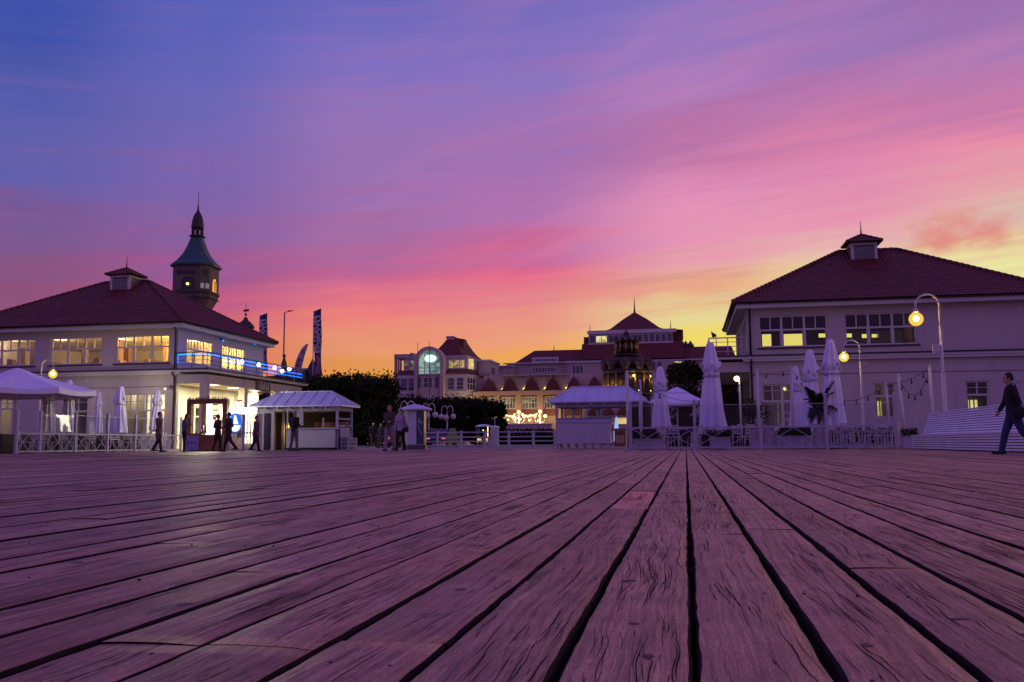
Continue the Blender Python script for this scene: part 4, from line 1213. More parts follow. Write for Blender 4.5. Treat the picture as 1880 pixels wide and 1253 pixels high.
# ---- hotel with the big mansard and pyramid roof
def hotel():
    Y = 162.0
    x = lambda px, py=660: AX(px, Y, py)
    z = lambda py, px=1100: AZ(px, py, Y)
    q = thing('grand_hotel', 'large hotel with dark red mansard and a pyramid roof on a glazed top storey', 'building', (x(1160), Y, 0))
    F = front_of(Y)
    b = MB(); b.box(x(930), Y, 0, x(1345), Y + 26, z(664.5)); b.box(x(905), Y - 2.5, 0, x(945), Y + 10, z(672))
    b.box(x(1043), Y - 1.8, 0, x(1108), Y - .01, z(667)); b.box(x(1190), Y - 1.8, 0, x(1262), Y - .01, z(667))
    b.build('wall', M['palace'], q)
    b = MB(); b.box(x(925), Y - .6, z(665.5), x(1345), Y - .002, z(663.5)); b.box(x(898), Y - 3, z(672) + .01, x(947), Y + 10.2, z(670)); b.box(x(1040), Y - 2.1, z(667.4), x(1110), Y - 1.805, z(664)); b.build('cornice', M['trim'], q)
    # lower blocks with roof plant on the near flank
    b = MB(); b.box(x(901), Y - 5, 0, x(934), Y - 2.6, z(683)); b.box(x(905), Y - 5, z(683) + .01, x(922), Y - 3, z(673)); b.build('annex', M['palace'], q)
    # mansard
    def frustum(b, px0, px1, y0, y1, zb, qx0, qx1, zt, dep, ins):
        vs = [(x(px0), Y + y0, zb), (x(px1), Y + y0, zb), (x(px1), Y + y1, zb), (x(px0), Y + y1, zb),
              (x(qx0), Y + y0 + ins, zt), (x(qx1), Y + y0 + ins, zt), (x(qx1), Y + y1 - ins, zt), (x(qx0), Y + y1 - ins, zt)]
        b.add(vs, [(0, 1, 5, 4), (1, 2, 6, 5), (2, 3, 7, 6), (3, 0, 4, 7), (4, 5, 6, 7)])
    b = MB()
    frustum(b, 944, 1352, -.5, 26, z(665), 977, 1345, z(638.5), 0, 3.2)
    frustum(b, 1066, 1258, -.8, 26, z(661), 1068, 1256, z(630), 0, 1.9)
    rf = b.build('mansard_roof', M['tilefar'], q)
    # glazed top storey
    b = MB(); b.box(x(1080), Y + 1.2, z(631), x(1236), Y + 20, z(609)); b.build('top_storey', M['palace'], q)
    b = MB(); b.box(x(1078), Y + .9, z(612.5), x(1243), Y + 1.195, z(606)); b.box(x(1079), Y + 1.0, z(632), x(1237), Y + 1.195, z(629.8)); b.build('top_cornice', M['trim'], q)
    far_windows(q, front_of(Y + 1.2), [(x(1082), x(1092), z(629), z(615), 1, 1, 'pane_dark'), (x(1093), x(1115), z(629), z(615), 2, 1, 'pane_yellow')] +
        [(x(1116.4 + k * 10.9), x(1125.6 + k * 10.9), z(629), z(615), 1, 1, 'pane_dark') for k in range(11)])
    b = MB(); b.box(x(1069), Y + 3, z(640), x(1080) - .02, Y + 16, z(615)); b.build('side_turret', M['brickred'], q)
    b = MB(); b.box(x(1236) + .02, Y + 3, z(640), x(1254), Y + 16, z(610)); b.build('side_turret', M['brickred'], q)
    b = MB()                                                    # concave pyramid with flared eaves
    rings = []
    cxm = (x(1077, 605) + x(1254, 605)) / 2; half = (x(1254, 605) - x(1077, 605)) / 2
    cx2 = x(1159.5, 570)
    for (hw, py) in ((1, 608.5), (.80, 604.5), (.60, 601.0), (.52, 597.5), (.27, 578.5), (0.004, 561)):
        c = cxm + (cx2 - cxm) * (1 - hw); hh = half * hw
        ym = Y + 10
        rings.append([(c - hh, ym - hh * 1.05, z(py)), (c + hh, ym - hh * 1.05, z(py)), (c + hh, ym + hh, z(py)), (c - hh, ym + hh, z(py))])
    vs = [p for r_ in rings for p in r_]
    b.add(vs, [(i * 4 + k, i * 4 + (k + 1) % 4, (i + 1) * 4 + (k + 1) % 4, (i + 1) * 4 + k) for i in range(5) for k in range(4)])
    pr = b.build('pyramid_roof', M['tilefar'], q)
    b = MB(); zz = Vector(rings[-1][0]).z; b.tube([(cx2, Y + 10, zz - .3), (cx2, Y + 10, zz + .8), (cx2, Y + 10, AZ(1159, 529, Y))], [.2, .12, .03], 6)
    for px, pt, pb in ((1079, 590, 606), (1232, 586, 607), (1010, 626, 640)): b.tube([(x(px), Y + 5, z(pb)), (x(px), Y + 5, z(pt))], [.12, .03], 5)
    b.build('finial', M['black'], pr)
    # dormer band and storey below
    b = MB(); b.box(x(977), Y - .3, z(665) + .02, x(1025), Y + 3, z(654)); dm = b.build('dormer', M['trim'], rf)
    far_windows(q, front_of(Y - .3), [(x(978.5), x(1023.5), z(663.5), z(655.5), 9, 1, 'pane_dark')])
    far_windows(q, front_of(Y), [(x(977), x(1022), z(683), z(672), 8, 1, 'pane_dark')])
    far_windows(q, front_of(Y - 1.82), [(x(1052), x(1073), z(688), z(671), 3, 1, 'pane_dark'), (x(1196), x(1204), z(684), z(668), 1, 1, 'pane_dark'), (x(1206), x(1216), z(684), z(668), 1, 1, 'pane_dark'), (x(1238), x(1256), z(682), z(668), 2, 1, 'pane_warm')])
    # roof terrace pipes
    b = MB()
    for px in (1259, 1268): b.lathe([(.5, 0), (.7, .4), (.3, .9), (.05, 1.3)], (x(px, 632), Y + 6, z(637)), 8)
    b.build('roof_vent', M['darkmetal'], q)
    return q
hotel()

# ---- dark ornate rotunda
def rotunda():
    Y = 118.0; cx = AX(1151, Y + 3.2, 680); z = lambda py: AZ(1150, py, Y)
    s = (AX(1197, Y, 690) - AX(1105, Y, 690)) / 2
    q = thing('ornate_rotunda', 'dark ornate rotunda in three tiers with gilt columns and warm lamps', 'building', (cx, Y + s, 0))
    cyy = Y + s; c = (cx, cyy, 0)
    def eight(a, t): return 1 + .03 * cos(8 * a)
    b = MB(); b.lathe([(s * .92, 0), (s * .92, z(700)), (s * .95, z(699)), (s * .95, z(683))], c, 32, rfun=eight); b.build('drum', M['bronze'], q)
    b = MB()
    b.lathe([(s * 1.02, z(684)), (s * 1.04, z(680)), (s * 1.0, z(678.5)), (s * .98, z(676))], c, 32)
    b.lathe([(s * .98, z(725)), (s * 1.05, z(724)), (s * 1.05, z(721.5)), (s * .98, z(720.5))], c, 32)
    b.lathe([(s * .5, z(651)), (s * .56, z(650)), (s * .56, z(648)), (s * .46, z(646.5))], c, 32)
    b.build('cornice', M['bronze'], q)
    b = MB(); b.lathe([(s * .86, z(676)), (s * .84, z(662)), (s * .74, z(656)), (s * .55, z(653)), (s * .5, z(651))], c, 32, rfun=lambda a, t: 1 + .09 * cos(8 * a) * (1 - t)); b.build('lower_roof', M['bronze'], q)
    b = MB(); b.lathe([(s * .40, z(647)), (s * .40, z(622))], c, 24); up = b.build('upper_drum', M['bronze'], q)
    for k in range(12):
        b = MB()
        a = 2 * pi * k / 12; p = Vector((cx + s * .455 * cos(a), cyy + s * .455 * sin(a), 0))
        b.tube([p + Vector((0, 0, z(646))), p + Vector((0, 0, z(624)))], .12, 6)
        b.sphere(p + Vector((0, 0, z(621))), .22, 8); b.build('column', M['gold'], q)
    for k in range(16):
        b = MB()
        a = 2 * pi * k / 16; p = Vector((cx + s * 1.0 * cos(a), cyy + s * 1.0 * sin(a), 0))
        b.tube([p + Vector((0, 0, z(720))), p + Vector((0, 0, z(684)))], .12, 6); b.build('column', M['gold'], q)
    b = MB(); b.lathe([(s * .48, z(624)), (s * .50, z(621)), (s * .42, z(617)), (s * .22, z(613)), (s * .16, z(611)), (s * .13, z(606)), (s * .05, z(604)), (.02, z(597))], c, 24, rfun=lambda a, t: 1 + .07 * abs(cos(6 * a)) * (1 - t)); b.build('dome', M['bronze'], q)
    for k in range(10):
        b = MB(); a = 2 * pi * k / 10; b.tube([(cx + s * .5 * cos(a), cyy + s * .5 * sin(a), z(621)), (cx + s * .54 * cos(a), cyy + s * .54 * sin(a), z(616)), (cx + s * .46 * cos(a), cyy + s * .46 * sin(a), z(613.5))], [.14, .1, .03], 6); b.build('finial', M['stonedark'], q)
        a2 = a + .3; b = MB(); b.sphere((cx + s * .9 * cos(a2), cyy + s * .9 * sin(a2), z(664)), .75, 8, sc=(1, 1, .8)); b.sphere((cx + s * .95 * cos(a2), cyy + s * .95 * sin(a2), z(672)), .5, 8); b.build('ornament', M['stonedark'], q)
    for k in range(14):
        g = MB()
        a = -pi / 2 + (k - 6.5) * .22; p = Vector((cx + s * 1.01 * cos(a), cyy + s * 1.01 * sin(a), 0))
        if k in (0, 1, 3, 4, 9, 12): g.sphere(p + Vector((0, 0, z(717 - (k % 3) * 3))), .13, 8)
        if k in (8, 12): g.sphere(p + Vector((0, 0, z(690))), .17, 8)
        if g.v: g.build('lamp', M['cafe_glow'], q)
    for a, zz, e in ((-1.25, 690, 26), (-.62, 690, 20), (-2.35, 712, 18), (-1.9, 713, 14)):
        point_light('rotunda_lamp', (cx + (s + .5) * cos(a), cyy + (s + .5) * sin(a), z(zz)), e * 1.6, (1, .55, .12), .1)
    return q
rotunda()

# ---- lighthouse tower
def lighthouse():
    Y = 129.0
    sc = (AX(404, Y, 490) - AX(319, Y, 490)) / 2; cx = AX(361, Y + sc, 480)
    q = thing('lighthouse_tower', 'stone lighthouse tower with flared green copper roof and dark onion cap', 'tower', (cx, Y + sc, 0))
    cyy = Y + sc; z = lambda py: AZ(362, py, Y + sc * .7)
    def square(a, t):
        return 1
    c = (cx, cyy, 0)
    # octagonal head with long front face
    def octo(r, k=.68):
        return [(-r, -r * k), (-r * k, -r), (r * k, -r), (r, -r * k), (r, r * k), (r * k, r), (-r * k, r), (-r, r * k)]
    rot = Matrix.Rotation(rad(7), 3, 'Z')
    def ring(r, zz, k=.62): return [Vector((cx, cyy, zz)) + rot @ Vector((u, v, 0)) for u, v in octo(r, k)]
    def loft(b, rs, mi=0):
        n = 8; vs = [p for r_ in rs for p in r_]
        fs = [(i * n + j, i * n + (j + 1) % n, (i + 1) * n + (j + 1) % n, (i + 1) * n + j) for i in range(len(rs) - 1) for j in range(n)]
        fs += [tuple(range(n)), tuple(range((len(rs) - 1) * n, len(rs) * n))]
        b.add(vs, fs, mi)
    s = sc * .80
    b = MB(); loft(b, [ring(s * .62, 0), ring(s * .60, z(585)), ring(s * .62, z(575)), ring(s * .78, z(560)), ring(s * .93, z(548)), ring(s * .96, z(540)), ring(s * .96, z(484))]); b.build('shaft', M['stone'], q)
    b = MB(); loft(b, [ring(s * .99, z(541)), ring(s * 1.01, z(539)), ring(s * 1.01, z(536)), ring(s * .98, z(535))]); loft(b, [ring(s * .98, z(549)), ring(s * .98, z(547))]); b.build('string_course', M['stonedark'], q)
    b = MB(); loft(b, [ring(s * 1.10, z(490), .55), ring(s * 1.12, z(487), .55), ring(s * .82, z(477), .6), ring(s * .58, z(465), .65), ring(s * .42, z(452), .68), ring(s * .29, z(437), .7), ring(s * .26, z(434), .7)]); b.build('roof', M['copper'], q)
    b = MB(); loft(b, [ring(s * .23, z(440), .7), ring(s * .22, z(433), .7), ring(s * .34, z(432.5), .7), ring(s * .34, z(430.5), .7), ring(s * .22, z(430), .7)]); b.build('gallery', M['stonedark'], q)
    b = MB()
    for k in range(8):
        a = rad(28) + 2 * pi * k / 8; p = Vector((cx + s * .25 * cos(a), cyy + s * .25 * sin(a), 0)); b.tube([p + Vector((0, 0, z(431))), p + Vector((0, 0, z(416)))], .16, 6)
    b.lathe([(s * .10, z(431)), (s * .10, z(416))], c, 8)
    b.build('lantern_column', M['stonedark'], q)
    b = MB(); b.lathe([(s * .29, z(417.5)), (s * .32, z(416)), (s * .32, z(414)), (s * .30, z(407)), (s * .25, z(398)), (s * .16, z(390)), (s * .07, z(385)), (s * .04, z(380)), (s * .045, z(377)), (.05, z(372)), (.03, z(348))], c, 20); b.build('onion_cap', M['bronze'], q)
    # openings
    mfF = lambda u, v, w: Vector((cx, cyy, v)) + rot @ Vector((u, -s * .96 - w, 0))
    mfR = lambda u, v, w: Vector((cx, cyy, v)) + rot @ Vector((s * .96 + w, u, 0))
    dg = rot @ Vector((1, -1, 0)).normalized()
    dd = s * .96 * (1 + .62) / 2 * sqrt(2) ; dt = Vector((-dg.y, dg.x, 0))
    mfD = lambda u, v, w: Vector((cx, cyy, v)) + dg * (dd + w) + dt * u
    def arch(mf, u, v0, v1, hw, mat, name, w0=.02, w1=.08, pointed=False):
        zc = v1 - hw; poly = [(u - hw, v0), (u + hw, v0)] + [(u + hw * cos(t), zc + (v1 - zc) * (1.6 if pointed else 1) * sin(t) ** (1 if not pointed else .8)) for t in [pi * k / 10 for k in range(11)]]
        b = MB(); b.prism(poly, mf, w0, w1); return b.build(name, mat, q)
    arch(mfF, 0, z(535), z(511), s * .33, M['black'], 'archway'); 
    bb = MB(); bb.sphere(mfF(0, z(525), .25), .20, 10); bb.build('lamp', emit('tower_lamp', (1, .72, .2), 4), q)
    b = MB(); b.prism([(-s * .34, z(506)), (s * .34, z(506)), (s * .34, z(501)), (-s * .34, z(501))], mfF, .02, .1)
    for u0, v0, v1 in ((-s * .5, 508, 498),): b.prism([(u0 - .3, z(v0)), (u0 + .3, z(v0)), (u0 + .3, z(v1)), (u0 - .3, z(v1))], mfF, .02, .06)
    b.build('recess', M['black'], q)
    arch(mfR, 0, z(535), z(516), s * .22, emit('tower_window', (1, .40, .07), 1.6), 'arched_window', pointed=True)
    b = MB()
    for u in (-s * .11, 0, s * .11): b.bar(mfR(u, z(535), .1), mfR(u, z(514), .1), .07, .07)
    for v in (530, 525, 520): b.bar(mfR(-s * .22, z(v), .1), mfR(s * .22, z(v), .1), .07, .07)
    b.build('glazing_bar', M['black'], q)
    b = MB()
    for u in (-s * .13, s * .13): b.prism([(u - .27, z(532)), (u + .27, z(532)), (u + .27, z(523)), (u - .27, z(523))], mfD, .02, .07)
    b.build('window', emit('pale_window', (.75, .62, .68), .25), q)
    b = MB(); b.prism([(-.4, z(507)), (.4, z(507)), (.4, z(497)), (-.4, z(497))], mfD, .02, .07); b.build('slit_window', M['black'], q)
    return q
lighthouse()

# ---- dark turreted villa behind the balcony end
def dark_villa():
    Y = 112.0; x = lambda px: AX(px, Y, 690); z = lambda py: AZ(520, py, Y)
    q = thing('turreted_villa', 'dark turreted villa roofline behind the balcony and the banners', 'building', (x(520), Y, 0))
    b = MB(); b.box(x(488), Y, 0, x(556), Y + 10, z(690)); b.build('wall', M['stonedark'], q)
    b = MB()
    for (c, w, zb, zt) in ((503, 12, 690, 650),):
        b.lathe([((x(c + w) - x(c)), z(zb)), ((x(c + w) - x(c)) * .5, z(zb - 14)), (.35, z(zt + 14)), (.12, z(zt + 2)), (.3, z(zt)), (.08, z(zt - 4))], (x(c), Y + 3, 0), 12)
    b.lathe([(x(558) - x(540), z(694)), ((x(558) - x(540)) * .62, z(680)), (.5, z(668)), (.06, z(655))], (x(551), Y + 4, 0), 12)
    b.add([(x(505), Y - .3, z(690)), (x(545), Y - .3, z(690)), (x(540), Y + 5, z(671)), (x(508), Y + 5, z(671)), (x(505), Y + 10, z(690)), (x(545), Y + 10, z(690))], [(0, 1, 2, 3), (0, 3, 4), (1, 5, 2), (4, 3, 2, 5)])
    b.build('roof', M['bronze'], q)
    q = thing('church_turret', 'small dark turret with weathervane showing above the tiled eaves', 'tower', (AX(451, 118, 590), 118, 0))
    cx = q.location.x; zz = lambda py: AZ(451, py, 118)
    b = MB(); b.lathe([(1.0, 0), (1.0, zz(602))], (cx, 118, 0), 12); b.build('shaft', M['stonedark'], q)
    b = MB(); b.lathe([(1.25, zz(603)), (1.2, zz(599)), (.7, zz(592)), (.35, zz(588)), (.25, zz(584)), (.03, zz(582)), (.03, zz(557))], (cx, 118, 0), 12); b.build('roof', M['bronze'], q)
    b = MB(); b.bar((cx - .35, 118, zz(571)), (cx + .45, 118, zz(570)), .05, .3); b.sphere((cx, 118, zz(578)), .18, 8); b.build('weathervane', M['black'], q)
dark_villa()

# ---- banners, feather flag, tall mast
def banner(px0, px1, pyt, pyb, Y, label, pole_px):
    x0, x1 = AX(px0, Y, pyt), AX(px1, Y, pyt); zt, zb = AZ(px0, pyt, Y), AZ(px0, pyb, Y)
    q = thing('museum_banner', label, 'banner', (x0, Y, 0), 'purple museum banners on masts')
    b = MB(); n, w = 40, 7; vs = []
    def surf(i, j):
        t = i / n; s_ = j / w
        bulge = .9 * max(0, (t - .62) / .38) ** 1.3
        xx = x0 + (x1 - x0) * s_ * (1 + bulge * .5); zz = zt - (zt - zb) * t + .22 * s_ * (1 - t)
        return Vector((xx, Y - .28 * sin(2.2 * s_ + t * 6) * (.25 + t) - .25 * s_, zz))
    for i in range(n + 1):
        for j in range(w + 1): vs.append(surf(i, j))
    b.add(vs, [(i * (w + 1) + j, i * (w + 1) + j + 1, (i + 1) * (w + 1) + j + 1, (i + 1) * (w + 1) + j) for i in range(n) for j in range(w)], 0, True)
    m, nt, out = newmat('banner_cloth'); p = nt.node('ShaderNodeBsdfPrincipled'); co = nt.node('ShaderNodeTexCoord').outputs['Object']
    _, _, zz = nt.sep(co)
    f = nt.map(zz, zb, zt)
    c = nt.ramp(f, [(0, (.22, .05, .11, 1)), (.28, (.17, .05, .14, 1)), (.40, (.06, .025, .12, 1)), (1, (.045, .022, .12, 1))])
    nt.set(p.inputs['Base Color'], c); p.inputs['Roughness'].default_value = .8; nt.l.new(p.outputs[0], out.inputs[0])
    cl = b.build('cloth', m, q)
    # lettering follows the cloth: MUZEUM / SOPOTU reading upwards
    wd = x1 - x0; ht = zt - zb
    for txt, off, size, v0 in (('MUZEUM', .30, wd * .66, .36), ('SOPOTU', .76, wd * .56, .37)):
        vs, fs = text_verts(txt, size, .004, .035)
        L = max(v.x for v in vs) - min(v.x for v in vs)
        k = ht * .56 / L
        tb = MB(); o = []
        for v in vs:
            t = v0 - (v.x * k) / ht; s_ = off - v.y / wd; 
            i = t * n; p_ = surf(i, s_ * w); o.append(p_ + Vector((0, -.05 - v.z, 0)))
        tb.add(o, fs); tb.build('lettering', M['trim'], cl)
    # pale printed figure at the foot of the cloth
    tb = MB(); 
    for (ta, sa, tb_, sb, wdt) in ((.68, .3, .80, .6, .2), (.80, .6, .97, .3, .16), (.72, .75, .92, .55, .14), (.86, .2, .96, .8, .14)):
        pth = [surf((ta + (tb_ - ta) * k / 5) * n, (sa + (sb - sa) * k / 5) * w) + Vector((0, -.06, 0)) for k in range(6)]
        for k in range(5): tb.bar(pth[k], pth[k + 1], wdt, .02, 0, (0, 1, 0))
    tb.build('print', pbr('pink_print', (.42, .20, .30), .8), cl)
    b = MB(); b.tube([(x0 - .05, Y, 0), (x0 - .05, Y, zt + .12)], [.06, .045], 8); b.bar((x0 - .05, Y, zt + .03), (x1, Y - .25, zt + .25), .05, .05); b.build('mast', M['white_metal'], q)
banner(478, 493, 581, 682, 84, 'purple museum banner partly hidden by the pavilion eaves', 478)
banner(577, 592, 573, 692, 80, 'purple museum banner standing alone above the dark trees', 577)
Y = 82; x = AX(521.5, Y, 620); q = thing('lamp_mast', 'tall thin lamp mast with a short arm between the banners', 'street lamp', (x, Y, 0))
b = MB(); b.tube([(x, Y, 0), (x, Y, AZ(522, 574, Y))], [.1, .06], 8); b.build('pole', M['darkmetal'], q)
zt = AZ(522, 574, Y); b = MB(); b.bar((x, Y, zt), (x + .6, Y, zt + .1), .07, .05); b.cbox((x + .6, Y, zt + .13), (.5, .2, .07)); b.build('lamp_head', M['darkmetal'], q)
Y = 76; q = thing('feather_flag', 'leaning curved feather flag above the end of the balcony', 'flag', (AX(548, Y, 690), Y, 0))
pts = [(541, 690), (541.5, 678), (545, 664), (550, 650), (556, 639), (562, 633), (565.5, 631.5)]
rg = [(552, 690), (553, 680), (556, 667), (559, 655), (562, 645), (564.5, 637), (566, 632)]
b = MB(); vs = []
for p, r_ in zip(pts, rg): vs += [at(p[0], p[1], Y), at((p[0] + r_[0]) / 2, (p[1] + r_[1]) / 2, Y - .15), at(r_[0], r_[1], Y)]
b.add(vs, [(i * 3 + j, i * 3 + j + 1, i * 3 + j + 4, i * 3 + j + 3) for i in range(6) for j in range(2)], 0, True)
fl = b.build('cloth', pbr('feather_cloth', (.40, .30, .36), .85, .1), q)
b = MB()
for i, t in ((0, .2), (1, .3), (2, .0), (3, .3)):
    a, c, d, e = vs[i * 3], vs[i * 3 + 2], vs[i * 3 + 5], vs[i * 3 + 3]
    o = Vector((0, -.12, 0))
    lo, hi = a.lerp(e, t), a.lerp(e, t + .5); lo2, hi2 = c.lerp(d, t), c.lerp(d, t + .5)
    b.quad(lo.lerp(lo2, .2) + o, lo.lerp(lo2, .75) + o, hi.lerp(hi2, .75) + o, hi.lerp(hi2, .2) + o)
b.build('print', pbr('feather_print', (.10, .04, .12), .8), fl)
b = MB(); b.tube([(vs[0].x - .1, Y, 0)] + [vs[i * 3] + Vector((-.05, 0, 0)) for i in range(7)], [.05] * 4 + [.035, .03, .02, .015], 6); b.build('pole', M['white_metal'], q)
# small dark flag on the far roofs
Y = 75; x = AX(1315, Y, 630); q = thing('small_flag', 'small dark pennant on a pole above the closed parasol', 'flag', (x, Y, 0))
b = MB(); b.tube([(x, Y, 0), (x, Y, AZ(1315, 614, Y))], [.05, .03], 6); b.build('pole', M['darkmetal'], q)
b = MB(); A, B_, C = at(1315, 615, Y), at(1305, 608.5, Y - .2), at(1308, 621, Y + .1); D = at(1315, 618, Y)
b.add([A, B_, C, D], [(0, 1, 2, 3)]); b.build('cloth', pbr('dark_flag', (.08, .03, .04), .8), q)
# ================================================================== kiosks
def kiosk(xa, xb, y0, label, kind):
    """white timber kiosk under a hipped, standing-seam zinc roof; xa..xb is the eave, y0 its front"""
    y1 = y0 + 2.7; ze, zr = 2.20, 2.93
    q = thing('market_kiosk', label, 'kiosk', ((xa + xb) / 2, (y0 + y1) / 2, 0), 'kiosks at the end of the boardwalk')
    h = (xb - xa) * .215; ym = (y0 + y1) / 2
    A, B_ = Vector((xa + h, ym, zr)), Vector((xb - h, ym, zr))
    c = [Vector((xa, y0, ze)), Vector((xb, y0, ze)), Vector((xb, y1, ze)), Vector((xa, y1, ze))]
    b = MB(); lo = [p - Vector((0, 0, .06)) for p in c]
    b.add(c + [A, B_] + lo, [(0, 1, 5, 4), (1, 2, 5), (2, 3, 4, 5), (3, 0, 4), (0, 1, 7, 6), (1, 2, 8, 7), (2, 3, 9, 8), (3, 0, 6, 9), (6, 7, 8, 9)])
    rf = b.build('roof', M['zinc'], q)
    b = MB(); up = Vector((0, 0, .02))
    def seam(p, r_): b.bar(p + up, r_ + up, .035, .05)
    n = 8
    for i in range(1, n):
        t = i / n; e = c[0].lerp(c[1], t)
        x = min(max(e.x, A.x), B_.x) if A.x < e.x < B_.x else e.x
        if A.x <= e.x <= B_.x: top = Vector((e.x, ym, zr)); top2 = top
        else:
            tt = (e.x - xa) / h if e.x < A.x else (xb - e.x) / h
            top = Vector((e.x, y0 + (ym - y0) * tt, ze + (zr - ze) * tt)); top2 = Vector((e.x, y1 - (y1 - ym) * tt, top.z))
        seam(e, top); seam(Vector((e.x, y1, ze)), top2)
    for i in range(1, 5):
        t = i / 5; y = y0 + (y1 - y0) * t; tt = 1 - abs(2 * t - 1)
        seam(Vector((xb, y, ze)), Vector((xb - h * tt, y, ze + (zr - ze) * tt))); seam(Vector((xa, y, ze)), Vector((xa + h * tt, y, ze + (zr - ze) * tt)))
    for p, r_ in ((c[0], A), (c[1], B_), (c[2], B_), (c[3], A), (A, B_)): b.bar(p + up, r_ + up, .07, .06)
    b.build('roof_seam', M['zinc'], rf)
    xi, xj, yi, yj = xa + .28, xb - .28, y0 + .3, y1 - .3
    b = MB()
    b.box(xi, yi, 1.93, xj, yi + .10, 2.135); b.box(xi, yj - .1, 1.93, xj, yj, 2.135); b.box(xi, yi + .101, 1.93, xi + .1, yj - .101, 2.135); b.box(xj - .1, yi + .101, 1.93, xj, yj - .101, 2.135)
    for k in range(8):
        x = xa + .2 + (xb - xa - .4) * k / 7; b.box(x - .04, y0 + .03, 2.05, x + .04, yi - .003, 2.135)
    b.build('eaves_beam', M['timber'], q)
    b = MB()
    for x in (xi, xj - .11):
        for y in (yi + .002, yj - .112): b.box(x + .002, y, 0, x + .108, y + .11, 1.929)
    b.build('corner_post', M['timber'], q)
    return q, xi, xj, yi, yj

def kiosk_stocked():
    y0 = 43.2; q, xi, xj, yi, yj = kiosk(AX(458, y0, 745), AX(626.5, y0, 742), y0, 'white kiosk beside the lit pavilion porch, yellow light in its doorway', 0)
    X = lambda px: AX(px, yi, 790)
    b = MB()
    b.box(xi + .112, yi + .02, 0, X(483), yi + .08, 1.929)
    b.box(X(498), yi + .02, 0, X(502.5), yi + .1, 1.929)
    b.box(xi + .02, yi + .12, 0, xi + .07, yj - .12, 1.929)
    b.box(X(543), yi + .021, 1.22, X(556), yi + .081, 1.929)
    b.build('wall', M['timber'], q)
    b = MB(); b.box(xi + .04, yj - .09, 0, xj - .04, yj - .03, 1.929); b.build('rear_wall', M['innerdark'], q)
    b = MB(); b.box(X(484), yi + .03, .04, X(497.5), yi + .06, 1.88); d = b.build('door', M['pane_dark'], q)
    b = MB(); b.box(X(483), yi + .01, 0, X(484.2), yi + .09, 1.929); b.box(X(484.3), yi + .012, 1.85, X(497.4), yi + .088, 1.929); b.box(X(497.5), yi + .011, 0, X(498.5), yi + .091, 1.92); b.build('frame', M['timber'], d)
    b = MB(); b.box(X(526), yi + .02, 0, X(528), yi + .1, 1.929); b.box(X(503), yi + .9, 0, X(508), yi + .95, 1.9); b.build('door_frame', M['timber'], q)
    b = MB(); b.box(X(510.5), yi + 1.0, .25, X(512), yi + 1.05, 1.25); b.box(X(513.4), yi + 1.0, .25, X(514.6), yi + 1.05, 1.35); b.build('tube_lamp', M['amber_glow'], q)
    point_light('kiosk_lamp', (X(516), yi + .8, 1.0), 5, (1, .6, .12), .05)
    b = MB(); b.box(X(529), yi - .35, 1.02, xj + .02, yi + .4, 1.09); b.build('counter_top', M['timber'], q)
    b = MB(); b.box(X(530), yi - .28, .12, xj - .03, yi - .22, 1.019); b.build('counter_front', M['white'], q)
    b = MB(); b.box(X(530), yi - .215, .0, xj - .03, yi + .35, .11); b.build('plinth', M['black'], q)
    b = MB(); b.box(X(585), yi + .5, 1.1, X(587), yi + .54, 1.6); b.build('tap', M['white_metal'], q)
    b = MB(); b.box(X(560), yi + 1.2, 1.1, X(620), yi + 1.5, 1.4); b.build('shelf', M['brown'], q)
    b = MB()
    for z in (1.15, 1.5): b.box(xj - .08, yi + .115, z, xj - .03, yj - .115, z + .08)
    b.box(xj + .025, yi + .2, .62, xj + .06, yi + 1.5, 1.1)
    b.build('side_panel', M['timber'], q)
    # stacked crates at the open end
    for k in range(3):
        z = .02 + k * .19
        g = thing('drinks_crate', ['pale plastic crate on the boardwalk beside the kiosk, bottom of its stack', 'pale plastic crate, middle of the stack beside the kiosk', 'pale plastic crate on top of the stack beside the kiosk'][k], 'crate', (xj + .35, yi + .8, z), 'crates stacked beside the kiosk')
        b = MB(); x0, x1, y0_, y1_ = xj + .08, xj + .5, yi + .2, yi + 1.4
        b.box(x0, y0_, z, x1, y1_, z + .02)
        for zz in (.06, .12, .165):
            b.box(x0, y0_, z + zz, x1, y0_ + .02, z + zz + .022); b.box(x0, y1_ - .02, z + zz, x1, y1_, z + zz + .022); b.box(x0, y0_ + .021, z + zz, x0 + .02, y1_ - .021, z + zz + .022); b.box(x1 - .02, y0_ + .021, z + zz, x1, y1_ - .021, z + zz + .022)
        for (xx, yy) in ((x0, y0_), (x1 - .04, y0_), (x0, y1_ - .04), (x1 - .04, y1_ - .04)): b.box(xx - .003, yy - .003, z + .021, xx + .043, yy + .043, z + .188)
        b.build('basket', M['white'], g)
        b = MB()
        for i in range(2):
            for j in range(6): b.lathe([(.035, .0), (.035, .1), (.014, .13), (.014, .16)], (x0 + .12 + i * .18, y0_ + .12 + j * .19, z + .021), 8)
        bo = b.build('bottle', M['pane_dark'], g); bo['kind'] = 'stuff'
kiosk_stocked()

